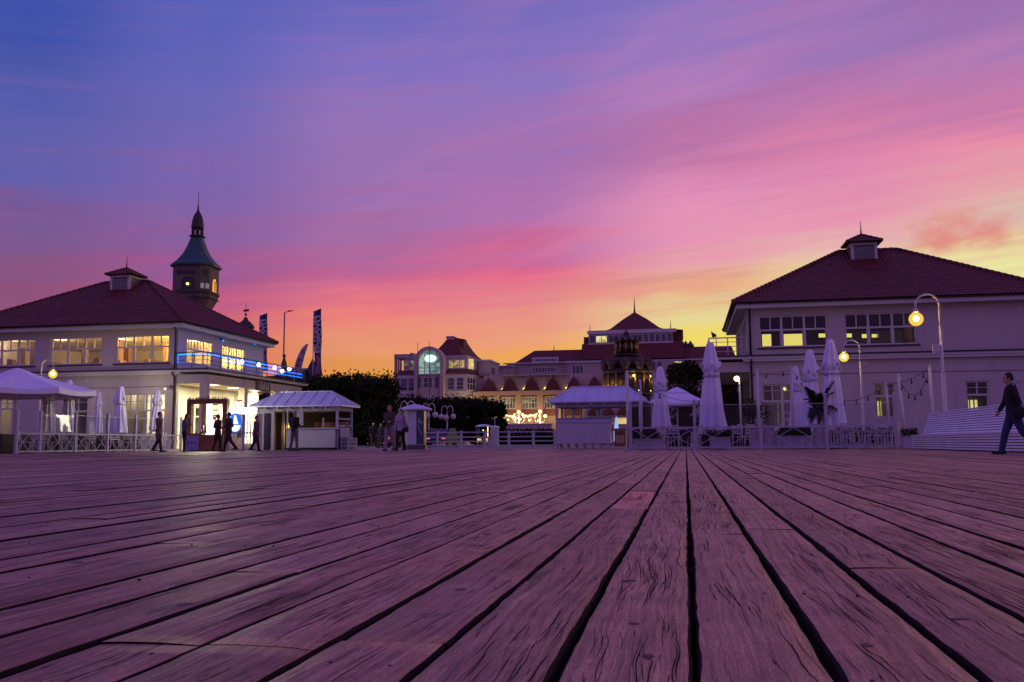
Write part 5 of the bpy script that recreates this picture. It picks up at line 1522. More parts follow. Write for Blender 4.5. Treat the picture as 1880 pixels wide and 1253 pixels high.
def kiosk_open():
    y0 = 43.2; q, xi, xj, yi, yj = kiosk(AX(1007, y0, 738), AX(1187, y0, 735), y0, 'open white kiosk with tied curtains behind the plain white counter box', 1)
    b = MB()
    for f in (.25, .52): x = xi + (xj - xi) * f; b.box(x - .03, yj - .1, 1.0, x + .03, yj - .04, 1.929)
    b.box(xi + .112, yj - .1, .85, xj - .112, yj - .03, .95)
    b.build('rear_frame', M['timber'], q)
    for k, f in enumerate((.16, .46)):
        x = xi + (xj - xi) * f; cb = MB()
        def cr(a, t): return 1 + .16 * cos(6 * a)
        cb.lathe([(.17, 0), (.16, .1), (.07, .45), (.045, .62), (.07, .72), (.13, .93)], (x, yj - .25, 1.0), 24, rfun=cr)
        cb.build('curtain', M['canvas'], q)
    # plain counter box on short legs, a piece of its own in front
    Yc = 43.0; x0, x1 = AX(1022, Yc, 790), AX(1120, Yc, 790)
    g = thing('counter_box', 'plain white closed counter box on short legs in front of the open kiosk', 'counter', ((x0 + x1) / 2, Yc, 0))
    b = MB(); b.box(x0, Yc, .22, x1, Yc + .8, 1.20); b.build('body', M['white'], g, bevel=.012)
    b = MB(); b.add([(x0 - .03, Yc - .04, 1.205), (x1 + .03, Yc - .04, 1.205), (x1 + .03, Yc + .85, 1.205), (x0 - .03, Yc + .85, 1.205), (x0 - .03, Yc - .02, 1.26), (x1 + .03, Yc - .02, 1.26), (x1 + .03, Yc + .85, 1.44), (x0 - .03, Yc + .85, 1.44)],
        [(0, 1, 2, 3), (4, 5, 6, 7), (0, 1, 5, 4), (1, 2, 6, 5), (2, 3, 7, 6), (3, 0, 4, 7)]); b.build('lid', M['timber'], g)
    for k in range(7):
        x = x0 + .1 + (x1 - x0 - .2) * k / 6
        for y in (Yc + .1, Yc + .7):
            b = MB(); b.box(x - .05, y - .05, 0, x + .05, y + .05, .219); b.build('leg', M['timber'], g)
kiosk_open()

# ---- round advertising booth
def ad_booth():
    Y = 44.0; cx = AX(762, Y, 790); c = (cx, Y, 0); s = lambda z: z
    q = thing('advertising_booth', 'octagonal advertising booth with a flat domed roof and a dark blue poster', 'booth', c)
    A0 = pi / 8
    b = MB(); b.lathe([(.62, 0), (.62, .22), (.60, .23)], c, 8, smooth=False, a0=A0); b.build('base', M['darkmetal'], q)
    b = MB(); b.lathe([(.55, .231), (.55, 1.88)], c, 8, smooth=False, a0=A0); b.build('body', M['white'], q)
    b = MB(); b.lathe([(.66, 1.885), (.82, 1.90), (.84, 1.95), (.80, 1.99), (.5, 2.10), (.25, 2.17), (.06, 2.2), (.02, 2.24)], c, 24); b.build('roof', M['zinc'], q)
    blue = pbr('blue_poster', (.02, .03, .12), .35, .3, 3); pale = pbr('pale_poster', (.5, .5, .6), .5, .15, 5)
    ap = .55 * cos(pi / 8); hw = .55 * sin(pi / 8)
    for k in range(8):
        a = pi / 4 * k; n = Vector((cos(a), sin(a), 0)); t = Vector((-n.y, n.x, 0))
        o = Vector(c) + n * (ap + .004)
        if k in (7, 0): 
            b = MB(); b.quad(o - t * hw * .98 + Vector((0, 0, .26)), o + t * hw * .98 + Vector((0, 0, .26)), o + t * hw * .98 + Vector((0, 0, 1.86)), o - t * hw * .98 + Vector((0, 0, 1.86))); p = b.build('poster', blue, q)
            b = MB(); o2 = o + n * .004
            if k == 7:
                b.bar(o2 - t * .14 + Vector((0, 0, 1.18)), o2 + t * .08 + Vector((0, 0, .7)), .03, .004, 0, tuple(n))
                for j in range(3): b.quad(o2 - t * .12 + Vector((0, 0, 1.28 + j * .09)), o2 + t * (.12 - .06 * j) + Vector((0, 0, 1.28 + j * .09)), o2 + t * (.12 - .06 * j) + Vector((0, 0, 1.32 + j * .09)), o2 - t * .12 + Vector((0, 0, 1.32 + j * .09)))
            else:
                for j in range(4): b.quad(o2 - t * .14 + Vector((0, 0, .4 + j * .12)), o2 + t * .1 + Vector((0, 0, .4 + j * .12)), o2 + t * .1 + Vector((0, 0, .44 + j * .12)), o2 - t * .14 + Vector((0, 0, .44 + j * .12)))
            b.build('print', pale, p)
        else:
            for j, (z0, z1) in enumerate(((.28, .75), (.8, 1.28), (1.33, 1.82))):
                b = MB(); b.quad(o - t * hw * .9 + Vector((0, 0, z0)), o + t * hw * .9 + Vector((0, 0, z0)), o + t * hw * .9 + Vector((0, 0, z1)), o - t * hw * .9 + Vector((0, 0, z1))); b.build('poster', pale, q)
ad_booth()

# ---- boardwalk-end railing
def railing():
    Y = 47.5
    q = thing('white_railing', 'long white timber railing with four bars at the end of the boardwalk', 'railing', (AX(885, Y), Y, -.01))
    xs = [AX(p, Y, 805) for p in (757, 803, 846.5, 890, 934, 979, 1018)]
    for x in xs: 
        b = MB(); b.box(x - .055, Y - .055, -.01, x + .055, Y + .055, .90); b.box(x - .07, Y - .07, .901, x + .07, Y + .07, .93); b.build('post', M['white'], q)
    for z in (.16, .38, .60, .85):
        b = MB(); b.box(xs[0] - .3, Y - .085, z - .03, xs[-1] + .4, Y - .057, z + .03); b.build('rail', M['white'], q)
railing()

# ================================================================== terraces
def lattice(b, P0, P1, z0, z1, cell, t=.022, y=0.0):
    """crossed laths between two posts"""
    P0, P1 = Vector(P0), Vector(P1); d = P1 - P0; L = d.length; d.normalize(); n = Vector((d.y, -d.x, 0))
    m = max(1, round(L / cell)); c = L / m
    for i in range(m):
        a, e = P0 + d * (i * c), P0 + d * ((i + 1) * c)
        b.bar(a + Vector((0, 0, z0)), e + Vector((0, 0, z1)), t, .014, 0, tuple(n))
        b.bar(a + n * .016 + Vector((0, 0, z1)), e + n * .016 + Vector((0, 0, z0)), t, .014, 0, tuple(n))
def fence(label, posts, hpost, skip_glass=(), cell=.62, text=None, letter=None, zr=.76, group=None):
    P = [Vector((p[0], p[1], 0)) for p in posts]
    q = thing('terrace_fence', label, 'fence', tuple(P[0]), group)
    for i, p in enumerate(P):
        b = MB(); h = hpost[i] if isinstance(hpost, (list, tuple)) else hpost
        b.box(p.x - .05, p.y - .05, 0, p.x + .05, p.y + .05, h); b.lathe([(.085, 0), (.075, .03), (.02, .07)], (p.x, p.y, h + .001), 4, smooth=False, a0=pi / 4)
        b.build('post', M['timber'], q)
    for i in range(len(P) - 1):
        a, c = P[i], P[i + 1]; d = (c - a).normalized(); n = Vector((d.y, -d.x, 0))
        a2, c2 = a + d * .055, c - d * .055
        b = MB(); b.bar(a2 + Vector((0, 0, zr)), c2 + Vector((0, 0, zr)), .10, .06); b.build('rail', M['timber'], q); b = MB(); b.bar(a2 + Vector((0, 0, .08)), c2 + Vector((0, 0, .08)), .05, .06); b.build('rail', M['timber'], q)
        b = MB(); lattice(b, a2, c2, .11, zr - .03, cell); b.build('lattice_panel', M['timber'], q)
        if i not in skip_glass:
            g = MB(); zt = 1.52; w = Vector((0, 0, 1))
            g.quad(a2 + w * (zr + .035), c2 + w * (zr + .035), c2 + w * zt, a2 + w * zt); gp = g.build('glass_panel', M['screen'], q)
            e = MB(); e.bar(a2 + w * (zt + .008), c2 + w * (zt + .008), .014, .014); e.build('edge_strip', M['white_metal'], gp)
            if letter == i:
                mid = Vector((AX(1450, YR, 765), YR - .012, 1.22)); lettering('Mucho', .17, frame_mat(mid, (1, 0, 0), (0, 0, 1)), M['trim'], gp, .003)
                e = MB()
                for k in range(6): e.box(mid.x - .14 + k * .05, mid.y - .004, mid.z - .26, mid.x - .12 + k * .05, mid.y + .002, mid.z - .16)
                e.build('print', M['trim'], gp)
    return q
YR = 32.5
RP = [(AX(p, YR, 800), YR) for p in (1158, 1276, 1397, 1518, 1645)]
fence('white terrace fence with glass windscreens and lattice in front of the closed parasols', RP, [1.62, 1.66, 1.0, 1.80, 1.78], cell=1.05, letter=2)
LP = []
for px, Yp in ((30, 31.2), (73, 32.7), (138, 34.9), (197, 37.0), (248, 38.9), (296, 40.9), (332, 42.6)):
    LP.append((atX(px, 805, -24.7).x, atX(px, 805, -24.7).y))
fence('white lattice fence with glass windscreens along the lit cafe terrace', LP, 1.62, skip_glass=(0, 5), cell=.62)
fence('short lattice barrier in front of the bright ice cream stand', [(AX(420, 38.2, 800), 38.2), (AX(447, 38.2, 800), 38.2), (AX(466, 38.2, 800), 38.2)], [.9, 1.55, .9], skip_glass=(0, 1), cell=.62, zr=.80)

# tall poles that carry the string lights on the terrace
CORD = []
def light_pole(px, pyt, Y, label, lean=0.0):
    x = AX(px, Y, 780); zt = AZ(px, pyt, Y)
    q = thing('light_pole', label, 'pole', (x, Y, 0), 'poles carrying the string lights')
    b = MB(); b.tube([(x, Y, 0), (x - lean * .5, Y, zt * .5), (x - lean, Y, zt)], .055, 10); b.lathe([(.12, 0), (.12, .03), (.07, .05)], (x, Y, 0), 12); b.build('shaft', M['white_metal'], q)
    b = MB(); b.lathe([(.06, 0), (.065, .03), (.02, .07)], (x - lean, Y, zt), 10); b.build('cap', M['white_metal'], q)
    return Vector((x - lean, Y, zt - .06))
p1 = light_pole(1153, 684, 33.2, 'white light pole at the corner of the terrace fence, beside the open kiosk')
p2 = light_pole(1393, 680, 36.0, 'white light pole in front of the dark ground floor window')
p3 = light_pole(1456, 676, 40.0, 'white light pole mostly hidden behind the smallest closed parasol')
p4 = light_pole(1661, 690, 34.0, 'leaning white light pole between the narrow lit window and the big lamp', .12)
p5 = light_pole(1714, 674, 33.0, 'white light pole close to the big lamp post', .03)
p6 = light_pole(1633, 704, 39.0, 'white light pole in front of the narrow lit window', .06)
p7 = light_pole(1177, 700, 36.0, 'white light pole with dark bulbs behind the terrace fence corner')
def string_lights(a, c, sag, n, label, first=True):
    q = thing('string_lights', label, 'string lights', tuple((a + c) / 2), 'strings of unlit bulbs over the terrace')
    pts = []
    for k in range(25):
        t = k / 24; p = a.lerp(c, t); p.z -= sag * 4 * t * (1 - t); pts.append(p)
    b = MB(); b.tube(pts, .011, 5, caps=False); b.build('cord', M['black'], q)
    for k in range(n):
        t = (k + .5) / n; p = a.lerp(c, t); p.z -= sag * 4 * t * (1 - t)
        b = MB(); b.tube([p, p + Vector((0, 0, -.10))], [.022, .026], 8); b.sphere(p + Vector((0, 0, -.145)), .045, 8); b.build('bulb', M['pane_dark'], q)
string_lights(p1, p7, .25, 5, 'string of bulbs sagging beside the open kiosk roof')
string_lights(p7, p2, .9, 3, 'thin string of bulbs passing behind the biggest closed parasol')
string_lights(p2, p3, .1, 2, 'string of bulbs running from the dark window towards the small closed parasol')
string_lights(p3, p6, .95, 8, 'low sagging string of bulbs in front of the narrow lit window')
string_lights(p6, p5, .12, 4, 'string of bulbs rising to the pole by the big lamp')
string_lights(p4, p5, .75, 5, 'deep loop of bulbs hanging just beside the big lamp post')
# ================================================================== parasols
def closed_parasol(px, pyt, pyb, Y, label, width=1.0, seed=0, tied=True):
    x = AX(px, Y, 780); zt = AZ(px, pyt, Y); zb = max(.55, AZ(px, pyb, Y))
    q = thing('closed_parasol', label, 'parasol', (x, Y, 0), 'closed white cafe parasols')
    r = random.Random(seed); ph = r.uniform(0, 6); tw = r.uniform(-.9, .9)
    h = zt - zb; w = width
    def rf(k, amp):
        return lambda a, t: 1 + amp * (.35 + t) * (cos(8 * a + ph + tw * t * 2) * .75 + .35 * cos(13 * a + ph * 2 + 2 * t)) + .10 * t * cos(2 * a + ph) + .055 * sin(3 * a + 7 * t + ph) + .045 * sin(11 * a - 9 * t + 2 * ph)
    b = MB()
    prof = [(.30, .0), (.335, .04)] if False else []
    low = [(.40 * w, 0), (.385 * w, .08), (.35 * w, .22), (.31 * w, .38), (.265 * w, .52), (.235 * w, .60), (.25 * w, .66), (.25 * w, .74), (.19 * w, .82)]
    sub = []
    for i in range(len(low) - 1):
        for k in range(3):
            t = k / 3; sub.append((low[i][0] + (low[i + 1][0] - low[i][0]) * t, low[i][1] + (low[i + 1][1] - low[i][1]) * t))
    sub.append(low[-1])
    b.lathe([(rr, zb + tt * h) for rr, tt in sub][::-1], (x, Y, 0), 64, rfun=lambda a, t: rf(0, .24)(a, t))
    # ragged hem
    n = len(b.v)
    for i in range(n - 64, n):
        v = b.v[i]; a = atan2(v.y - Y, v.x - x); v.z += .10 * h * .3 * (cos(3 * a + ph) + .6 * cos(8 * a + ph))
    body = b.build('canopy', M['canvas'], q)
    b = MB()
    hood = [(.02, 1.0), (.07, .995), (.115, .985), (.15, .95), (.19, .88), (.235, .80), (.28, .715), (.29, .70)]
    b.lathe([(rr * w, zb + tt * h) for rr, tt in hood], (x, Y, 0), 64, rfun=lambda a, t: 1 + .22 * t * cos(8 * a + ph + .5) + .10 * t * cos(3 * a + ph) + .05 * sin(5 * a + 9 * t + ph))
    n = len(b.v)
    for i in range(n - 64, n):
        v = b.v[i]; a = atan2(v.y - Y, v.x - x); v.z += .075 * h * (.7 * cos(4 * a + ph) + .5 * cos(8 * a + 2 * ph)) - .02
    b.build('valance', M['canvas'], q)
    if tied:
        b = MB(); b.lathe([(.262 * w, zb + .60 * h), (.272 * w, zb + .608 * h), (.272 * w, zb + .62 * h), (.262 * w, zb + .628 * h)], (x, Y, 0), 64, rfun=rf(0, .1)); b.build('strap', M['timber'], q)
    b = MB(); b.tube([(x, Y, .05), (x, Y, zb + .3 * h)], .035, 10); b.build('pole', M['white_metal'], q)
    b = MB(); b.box(x - .4, Y - .4, 0, x + .4, Y + .4, .06); b.build('base', M['darkmetal'], q, bevel=.01)
    return q
closed_parasol(1214, 673, 788, 39.5, 'closed white parasol just behind the terrace fence, next to the open kiosk', .82, 1)
closed_parasol(1308, 628, 792, 35.0, 'biggest closed white parasol, in front of the green tree and the dark porch', 1.0, 2)
closed_parasol(1464, 673, 790, 41.5, 'smallest closed white parasol, beside the dark ground floor window', .72, 3)
closed_parasol(1492, 642, 790, 38.5, 'closed white parasol half hidden behind the potted palm', .95, 4)
closed_parasol(1531, 623, 790, 34.5, 'tall closed white parasol behind the fence post, below the amber lamp', .98, 5)
closed_parasol(180, 720, 797, 41.0, 'slimmest closed parasol, standing clear in front of the lit pavilion wall', .52, 6, False)
closed_parasol(219, 709, 797, 40.0, 'closed parasol standing beside the wide ground floor window', .86, 7)
closed_parasol(288, 716, 790, 42.5, 'slim closed parasol in front of the wide ground floor window', .74, 8)
closed_parasol(124, 698, 797, 37.5, 'closed parasol whose tip pokes above the open parasol', .80, 9)
closed_parasol(87, 706, 797, 36.8, 'closed parasol standing under the open parasol canopy', .78, 10)

def open_parasol(cx, Y, zt, ze, R_, label, n=8, val=.24, a0=pi / 8):
    q = thing('open_parasol', label, 'parasol', (cx, Y, 0))
    c = Vector((cx, Y, 0)); b = MB(); seg = 6
    def rib(k, t):
        a = a0 + 2 * pi * k / n; r = .62 + (R_ - .62) * t
        return c + Vector((r * cos(a), r * sin(a), zt - .22 - (zt - .22 - ze) * (t ** .93)))
    vs = []; fs = []
    m = 6
    for i in range(m + 1):
        for k in range(n):
            A, B_ = rib(k, i / m), rib(k + 1, i / m)
            for j in range(seg):
                t = j / seg; p = A.lerp(B_, t); p.z -= .10 * (i / m) * sin(pi * t); p = p + (c - Vector((p.x, p.y, 0))) * 0.02 * sin(pi * t) * (i / m); vs.append(p)
    N = n * seg
    for i in range(m):
        for k in range(N): fs.append((i * N + k, i * N + (k + 1) % N, (i + 1) * N + (k + 1) % N, (i + 1) * N + k))
    b.add(vs, fs); cp = b.build('canopy', M['canvas'], q)
    b = MB(); e = vs[m * N:]; lowv = []
    for k, p in enumerate(e):
        t = (k % seg) / seg; d = val * (1 - .18 * sin(pi * t)); lowv.append(Vector((p.x + (p.x - cx) * .008, p.y + (p.y - Y) * .008, p.z - d)))
    b.add(e + lowv, [(k, (k + 1) % N, N + (k + 1) % N, N + k) for k in range(N)]); b.build('valance', M['canvas'], cp)
    b = MB(); top = []
    b.lathe([(.78, zt - .27), (.45, zt - .12), (.12, zt), (.02, zt + .02)], (cx, Y, 0), n, smooth=False, a0=a0); b.build('vent', M['canvas'], cp)
    b = MB(); b.tube([(cx, Y, .05), (cx, Y, zt)], .04, 10); b.build('pole', M['white_metal'], q)
    b = MB()
    for k in range(n): b.bar(rib(k, .02) - Vector((0, 0, .05)), rib(k, .98) - Vector((0, 0, .05)), .025, .03); b.bar(c + Vector((0, 0, ze - .1)), rib(k, .5) - Vector((0, 0, .06)), .02, .025)
    b.build('rib', M['white_metal'], cp)
    b = MB(); b.box(cx - .5, Y - .5, 0, cx + .5, Y + .5, .06); b.build('base', M['darkmetal'], q)
    return q
Yp = 34.6
open_parasol(AX(30, Yp, 720), Yp, AZ(32, 677, Yp), AZ(110, 716, Yp) + .02, 3.15, 'big open white parasol with a valance over the cafe terrace')
Yt = 45.0
open_parasol(AX(1243, Yt, 740), Yt, AZ(1243, 712, Yt), AZ(1243, 738, Yt), 1.75, 'open white parasol between two closed ones, in front of the green tree', 4, .12, pi / 4)

# ================================================================== cafe chairs, tables, planters
def chair(loc, rz, label, group):
    q = thing('cafe_chair', label, 'chair', loc, group); q.rotation_euler.z = rz
    W = M['white_metal']
    def part(name, fn):
        b = MB(); fn(b); o = b.build(name, W, None); o.parent = q; return o
    part('seat', lambda b: b.box(-.2, -.2, .43, .2, .2, .455))
    def back(b):
        for k in range(4): b.bar((-.17, .21 + .012 * k, .58 + k * .09), (.17, .21 + .012 * k, .58 + k * .09), .045, .012, 0, (0, 1, 0))
        for s_ in (-.185, .185): b.bar((s_, .19, .43), (s_, .26, .90), .03, .02, 0, (0, 1, 0))
    part('backrest', back)
    for sx in (-1, 1):
        for sy in (-1, 1): part('leg', lambda b: b.tube([(sx * .17, sy * .17, .43), (sx * .2, sy * .21, 0)], .013, 6))
    return q
def table(loc, label, group):
    q = thing('cafe_table', label, 'table', loc, group)
    def part(name, fn, m=M['white_metal']):
        b = MB(); fn(b); o = b.build(name, m, None); o.parent = q
    part('tabletop', lambda b: b.box(-.35, -.35, .72, .35, .35, .745), M['white']); part('column', lambda b: b.tube([(0, 0, .03), (0, 0, .72)], .03, 8)); part('foot', lambda b: (b.box(-.3, -.035, 0, .3, .035, .03), b.box(-.035, -.3, .001, .035, .3, .029)))
    return q
ch0 = tb0 = None
def seat_group(x, y, where, n, rr, k):
    global ch0, tb0
    lab_t = f'white cafe table {where}'; g1 = 'tables on the terraces'
    t = table((x, y, 0), lab_t, g1) if tb0 is None else copy_tree(tb0); tb0 = tb0 or t
    t.location = (x, y, 0); relabel(t, lab_t, g1)
    nm = ('first', 'second', 'third', 'last')
    for i in range(n):
        a = rr + 2 * pi * i / n
        c = chair((0, 0, 0), 0, '', 'chairs on the terraces') if ch0 is None else copy_tree(ch0); ch0 = ch0 or c
        c.location = (x + .58 * cos(a), y + .58 * sin(a), 0); c.rotation_euler.z = a - pi / 2
        relabel(c, f'white slatted cafe chair at its table {where}', 'chairs on the terraces')
for i, (x, y, where) in enumerate(((-25.9, 33.9, 'under the open parasol'), (-26.2, 36.6, 'behind the fence below the parasol tip'), (-25.8, 39.2, 'beside the slimmest parasol'), (-25.9, 41.6, 'before the wide ground floor window'))):
    seat_group(x, y, where, 4, .5 + i, i)
for i, (px, y, where) in enumerate(((1246, 34.4, 'behind the first windscreen beside the kiosk'), (1345, 35.0, 'beside the biggest closed parasol'), (1562, 34.2, 'beyond the tall parasol by the fence post'), (1612, 35.2, 'below the narrow lit window'))):
    seat_group(AX(px, y, 800), y, where, 3, .3 + i, i)

LEAFV = {}
def leaf_cloud(b, cpts, n, size, r, flat=.5):
    """small leaf-shaped faces scattered through blobs (cx,cy,cz,rx,ry,rz)"""
    tot = sum(c[3] * c[4] * c[5] for c in cpts)
    for c in cpts:
        k = int(n * c[3] * c[4] * c[5] / tot)
        for _ in range(k):
            while True:
                p = Vector((r.uniform(-1, 1), r.uniform(-1, 1), r.uniform(-1, 1)))
                if .12 < p.length < 1: break
            p = p * (p.length ** -.35) if p.length < 1 else p
            o = Vector((c[0] + p.x * c[3], c[1] + p.y * c[4], c[2] + p.z * c[5]))
            d = Vector((r.gauss(0, 1), r.gauss(0, 1), r.gauss(0, .6))).normalized(); e = d.orthogonal().normalized()
            e = (e * cos(r.uniform(0, 6.28)) + d.cross(e) * sin(r.uniform(0, 6.28))).normalized()
            s_ = size * r.uniform(.55, 1.25)
            b.add([o - d * s_, o + e * s_ * .45, o + d * s_, o - e * s_ * .45], [(0, 1, 2, 3)])
def planter(px0, px1, Y, h, label, plant='leafy', seed=0):
    x0, x1 = AX(px0, Y, 805), AX(px1, Y, 805); r = random.Random(seed)
    q = thing('planter_box', label, 'planter', ((x0 + x1) / 2, Y, 0), 'planter boxes along the terrace fence')
    b = MB(); n = max(2, int((x1 - x0) / .17)); w = (x1 - x0) / n
    for i in range(n):
        for y in (Y - .2, Y + .18): b.box(x0 + i * w + .004, y, .03, x0 + (i + 1) * w - .004, y + .022, h)
    for x in (x0, x1 - .022): b.box(x, Y - .178, .03, x + .022, Y + .178, h)
    b.box(x0 - .02, Y - .23, h + .001, x1 + .02, Y + .23, h + .03); b.build('box', M['timber'], q)
    b = MB(); b.box(x0 + .03, Y - .17, h + .031, x1 - .03, Y + .17, h + .045); b.build('soil', M['soil'], q)
    b = MB(); leaf_cloud(b, [(x0 + (x1 - x0) * (k + .5) / 5, Y, h + .12, (x1 - x0) / 7, .16, .16) for k in range(5)], 380, .05, r); b.build('foliage', M['leaf'], q)
for i, a in enumerate(((1163, 1216, 33.0, .36, 'long white planter with low plants behind the fence corner by the kiosk'), (1303, 1340, 33.0, .40, 'white planter with low plants at the foot of the biggest parasol'),
    (1424, 1488, 33.0, .42, 'long white planter with dark plants below the glass lettering'), (1655, 1685, 31.6, .38, 'white planter with dark plants at the end of the slatted bench'))):
    planter(*a, seed=20 + i)
def slat_box(px0, px1, Y, h, label):
    x0, x1 = AX(px0, Y, 805), AX(px1, Y, 805)
    q = thing('storage_box', label, 'box', ((x0 + x1) / 2, Y, 0), 'plain white boxes behind the terrace fence')
    b = MB(); b.box(x0, Y - .25, .02, x1, Y + .25, h); b.build('body', M['white'], q, bevel=.008)
    b = MB(); b.box(x0 - .02, Y - .27, h + .001, x1 + .02, Y + .27, h + .035); b.build('lid', M['timber'], q)
    b = MB()
    for x in (x0 + .03, x1 - .09): b.box(x, Y - .262, .02, x + .06, Y - .251, h - .01)
    b.build('batten', M['timber'], q)
slat_box(1376, 1392, 33.2, .72, 'narrow white box standing before the white pole foot'); slat_box(1402, 1421, 33.2, .74, 'white box standing between the pole foot and the long planter'); slat_box(1492, 1514, 33.2, .80, 'white box standing beside the fence post under the palm')
# plank fence bay between two terrace posts
x0, x1 = AX(1524, 32.8, 800), AX(1640, 32.8, 800); q = thing('picket_screen', 'low white picket screen behind the last fence bay', 'fence', ((x0 + x1) / 2, 32.8, 0))
b = MB(); n = 20
for k in range(n):
    if k in (8, 13): continue
    x = x0 + (x1 - x0) * k / n; b.box(x, 32.8, .04, x + .05, 32.825, .66)
b.build('picket', M['timber'], q)['kind'] = 'stuff'
b = MB(); b.box(x0, 32.826, .55, x1, 32.86, .61); b.build('rail', M['timber'], q); b = MB(); b.box(x0, 32.826, .12, x1, 32.86, .18); b.build('rail', M['timber'], q)

def palm(px, Y, zt, label):
    x = AX(px, Y, 780); r = random.Random(5)
    q = thing('potted_palm', label, 'plant', (x, Y, 0))
    b = MB(); b.lathe([(.20, 0), (.27, .42), (.29, .45), (.26, .45), (.24, .40)], (x, Y, 0), 20); b.build('pot', M['white'], q)
    b = MB(); b.lathe([(.235, .39), (.01, .40)], (x, Y, 0), 16); b.build('soil', M['soil'], q)
    b = MB(); b.tube([(x, Y, .35), (x + .02, Y, .8), (x, Y, 1.25)], [.07, .06, .05], 10); b.build('trunk', M['bark'], q)
    b = MB()
    for k in range(24):
        a = r.uniform(0, 2 * pi); L = r.uniform(.45, .85); up = r.uniform(.8, 2.2)
        pts = []
        for i in range(9):
            t = i / 8; rr = L * t * .8; zz = 1.22 + up * t * .8 - 1.0 * t * t * (1.25 - up * .35)
            pts.append(Vector((x + rr * cos(a), Y + rr * sin(a), zz)))
        b.tube(pts, [.014 * (1 - i / 10) for i in range(9)], 4, caps=False)
        sd = Vector((-sin(a), cos(a), 0))
        for i in range(1, 9):
            for j in range(3):
                t = (i - 1 + j / 3); p = pts[int(t)].lerp(pts[min(8, int(t) + 1)], t - int(t)); fw = (pts[min(8, int(t) + 1)] - pts[int(t)]).normalized()
                ll = .24 * sin(pi * min(1, (t + 1) / 9.5)) + .05
                for s_ in (-1, 1):
                    e = p + (sd * s_ * .8 + fw * .75).normalized() * ll - Vector((0, 0, .10 * ll / .3)); w = fw * .03
                    b.add([p - w, p + w, e], [(0, 1, 2)])
    b.build('fronds', M['leaf_dark'], q)
palm(1503, 34.2, 2.4, 'dark potted palm beside the tall closed parasol')

# ================================================================== long slatted bench
def bench():
    q = thing('slatted_bench', 'long white slatted bench with a high reclining back', 'bench', (7.0, 24, 0))
    ya, yb = 13.0, 30.3
    f = 6.80
    n = 6
    b = MB()
    for k in range(n): z = .03 + k * .063; b.box(f, ya, z, f + .022, yb, z + .044)
    b.build('front_slats', M['bench'], q)
    b = MB()
    for k in range(n): z = .03 + k * .063; b.box(f + .024, yb - .022, z, f + .42, yb, z + .044)
    b.build('end_slats', M['bench'], q)
    b = MB(); b.box(f + .03, ya, .012, f + .40, yb - .03, .395); b.build('seat_gap_shade', M['black'], q)  # black filler: painted shade inside the bench, seen between the slats
    b = MB()
    for k in range(5): x = f - .02 + k * .086; b.box(x, ya, .402, x + .07, yb + .02, .430)
    b.build('seat_slats', M['bench'], q)
    b = MB(); n = 10
    for k in range(n):
        t = k / (n - 1); x = f + .37 + .20 * t; z = .475 + .56 * t
        b.bar((x, ya, z), (x, yb - .02, z), .044, .022, 0, (-.94, 0, .34))
    b.build('back_slats', M['bench'], q)
    b = MB(); b.bar((f + .50, ya, .76), (f + .50, yb - .04, .76), .62, .015, 0, (-.94, 0, .34)); b.build('back_gap_shade', M['black'], q)  # black sheet added so the gaps between back slats look shaded
    b = MB(); b.box(f + .545, ya, 1.075, f + .68, yb, 1.105); b.build('top_rail', M['bench'], q, bevel=.004)
    b = MB(); b.bar((f + .375, yb - .01, .43), (f + .58, yb - .01, 1.07), .03, .06, 0, (-.94, 0, .34)); b.build('end_frame', M['bench'], q)
bench()

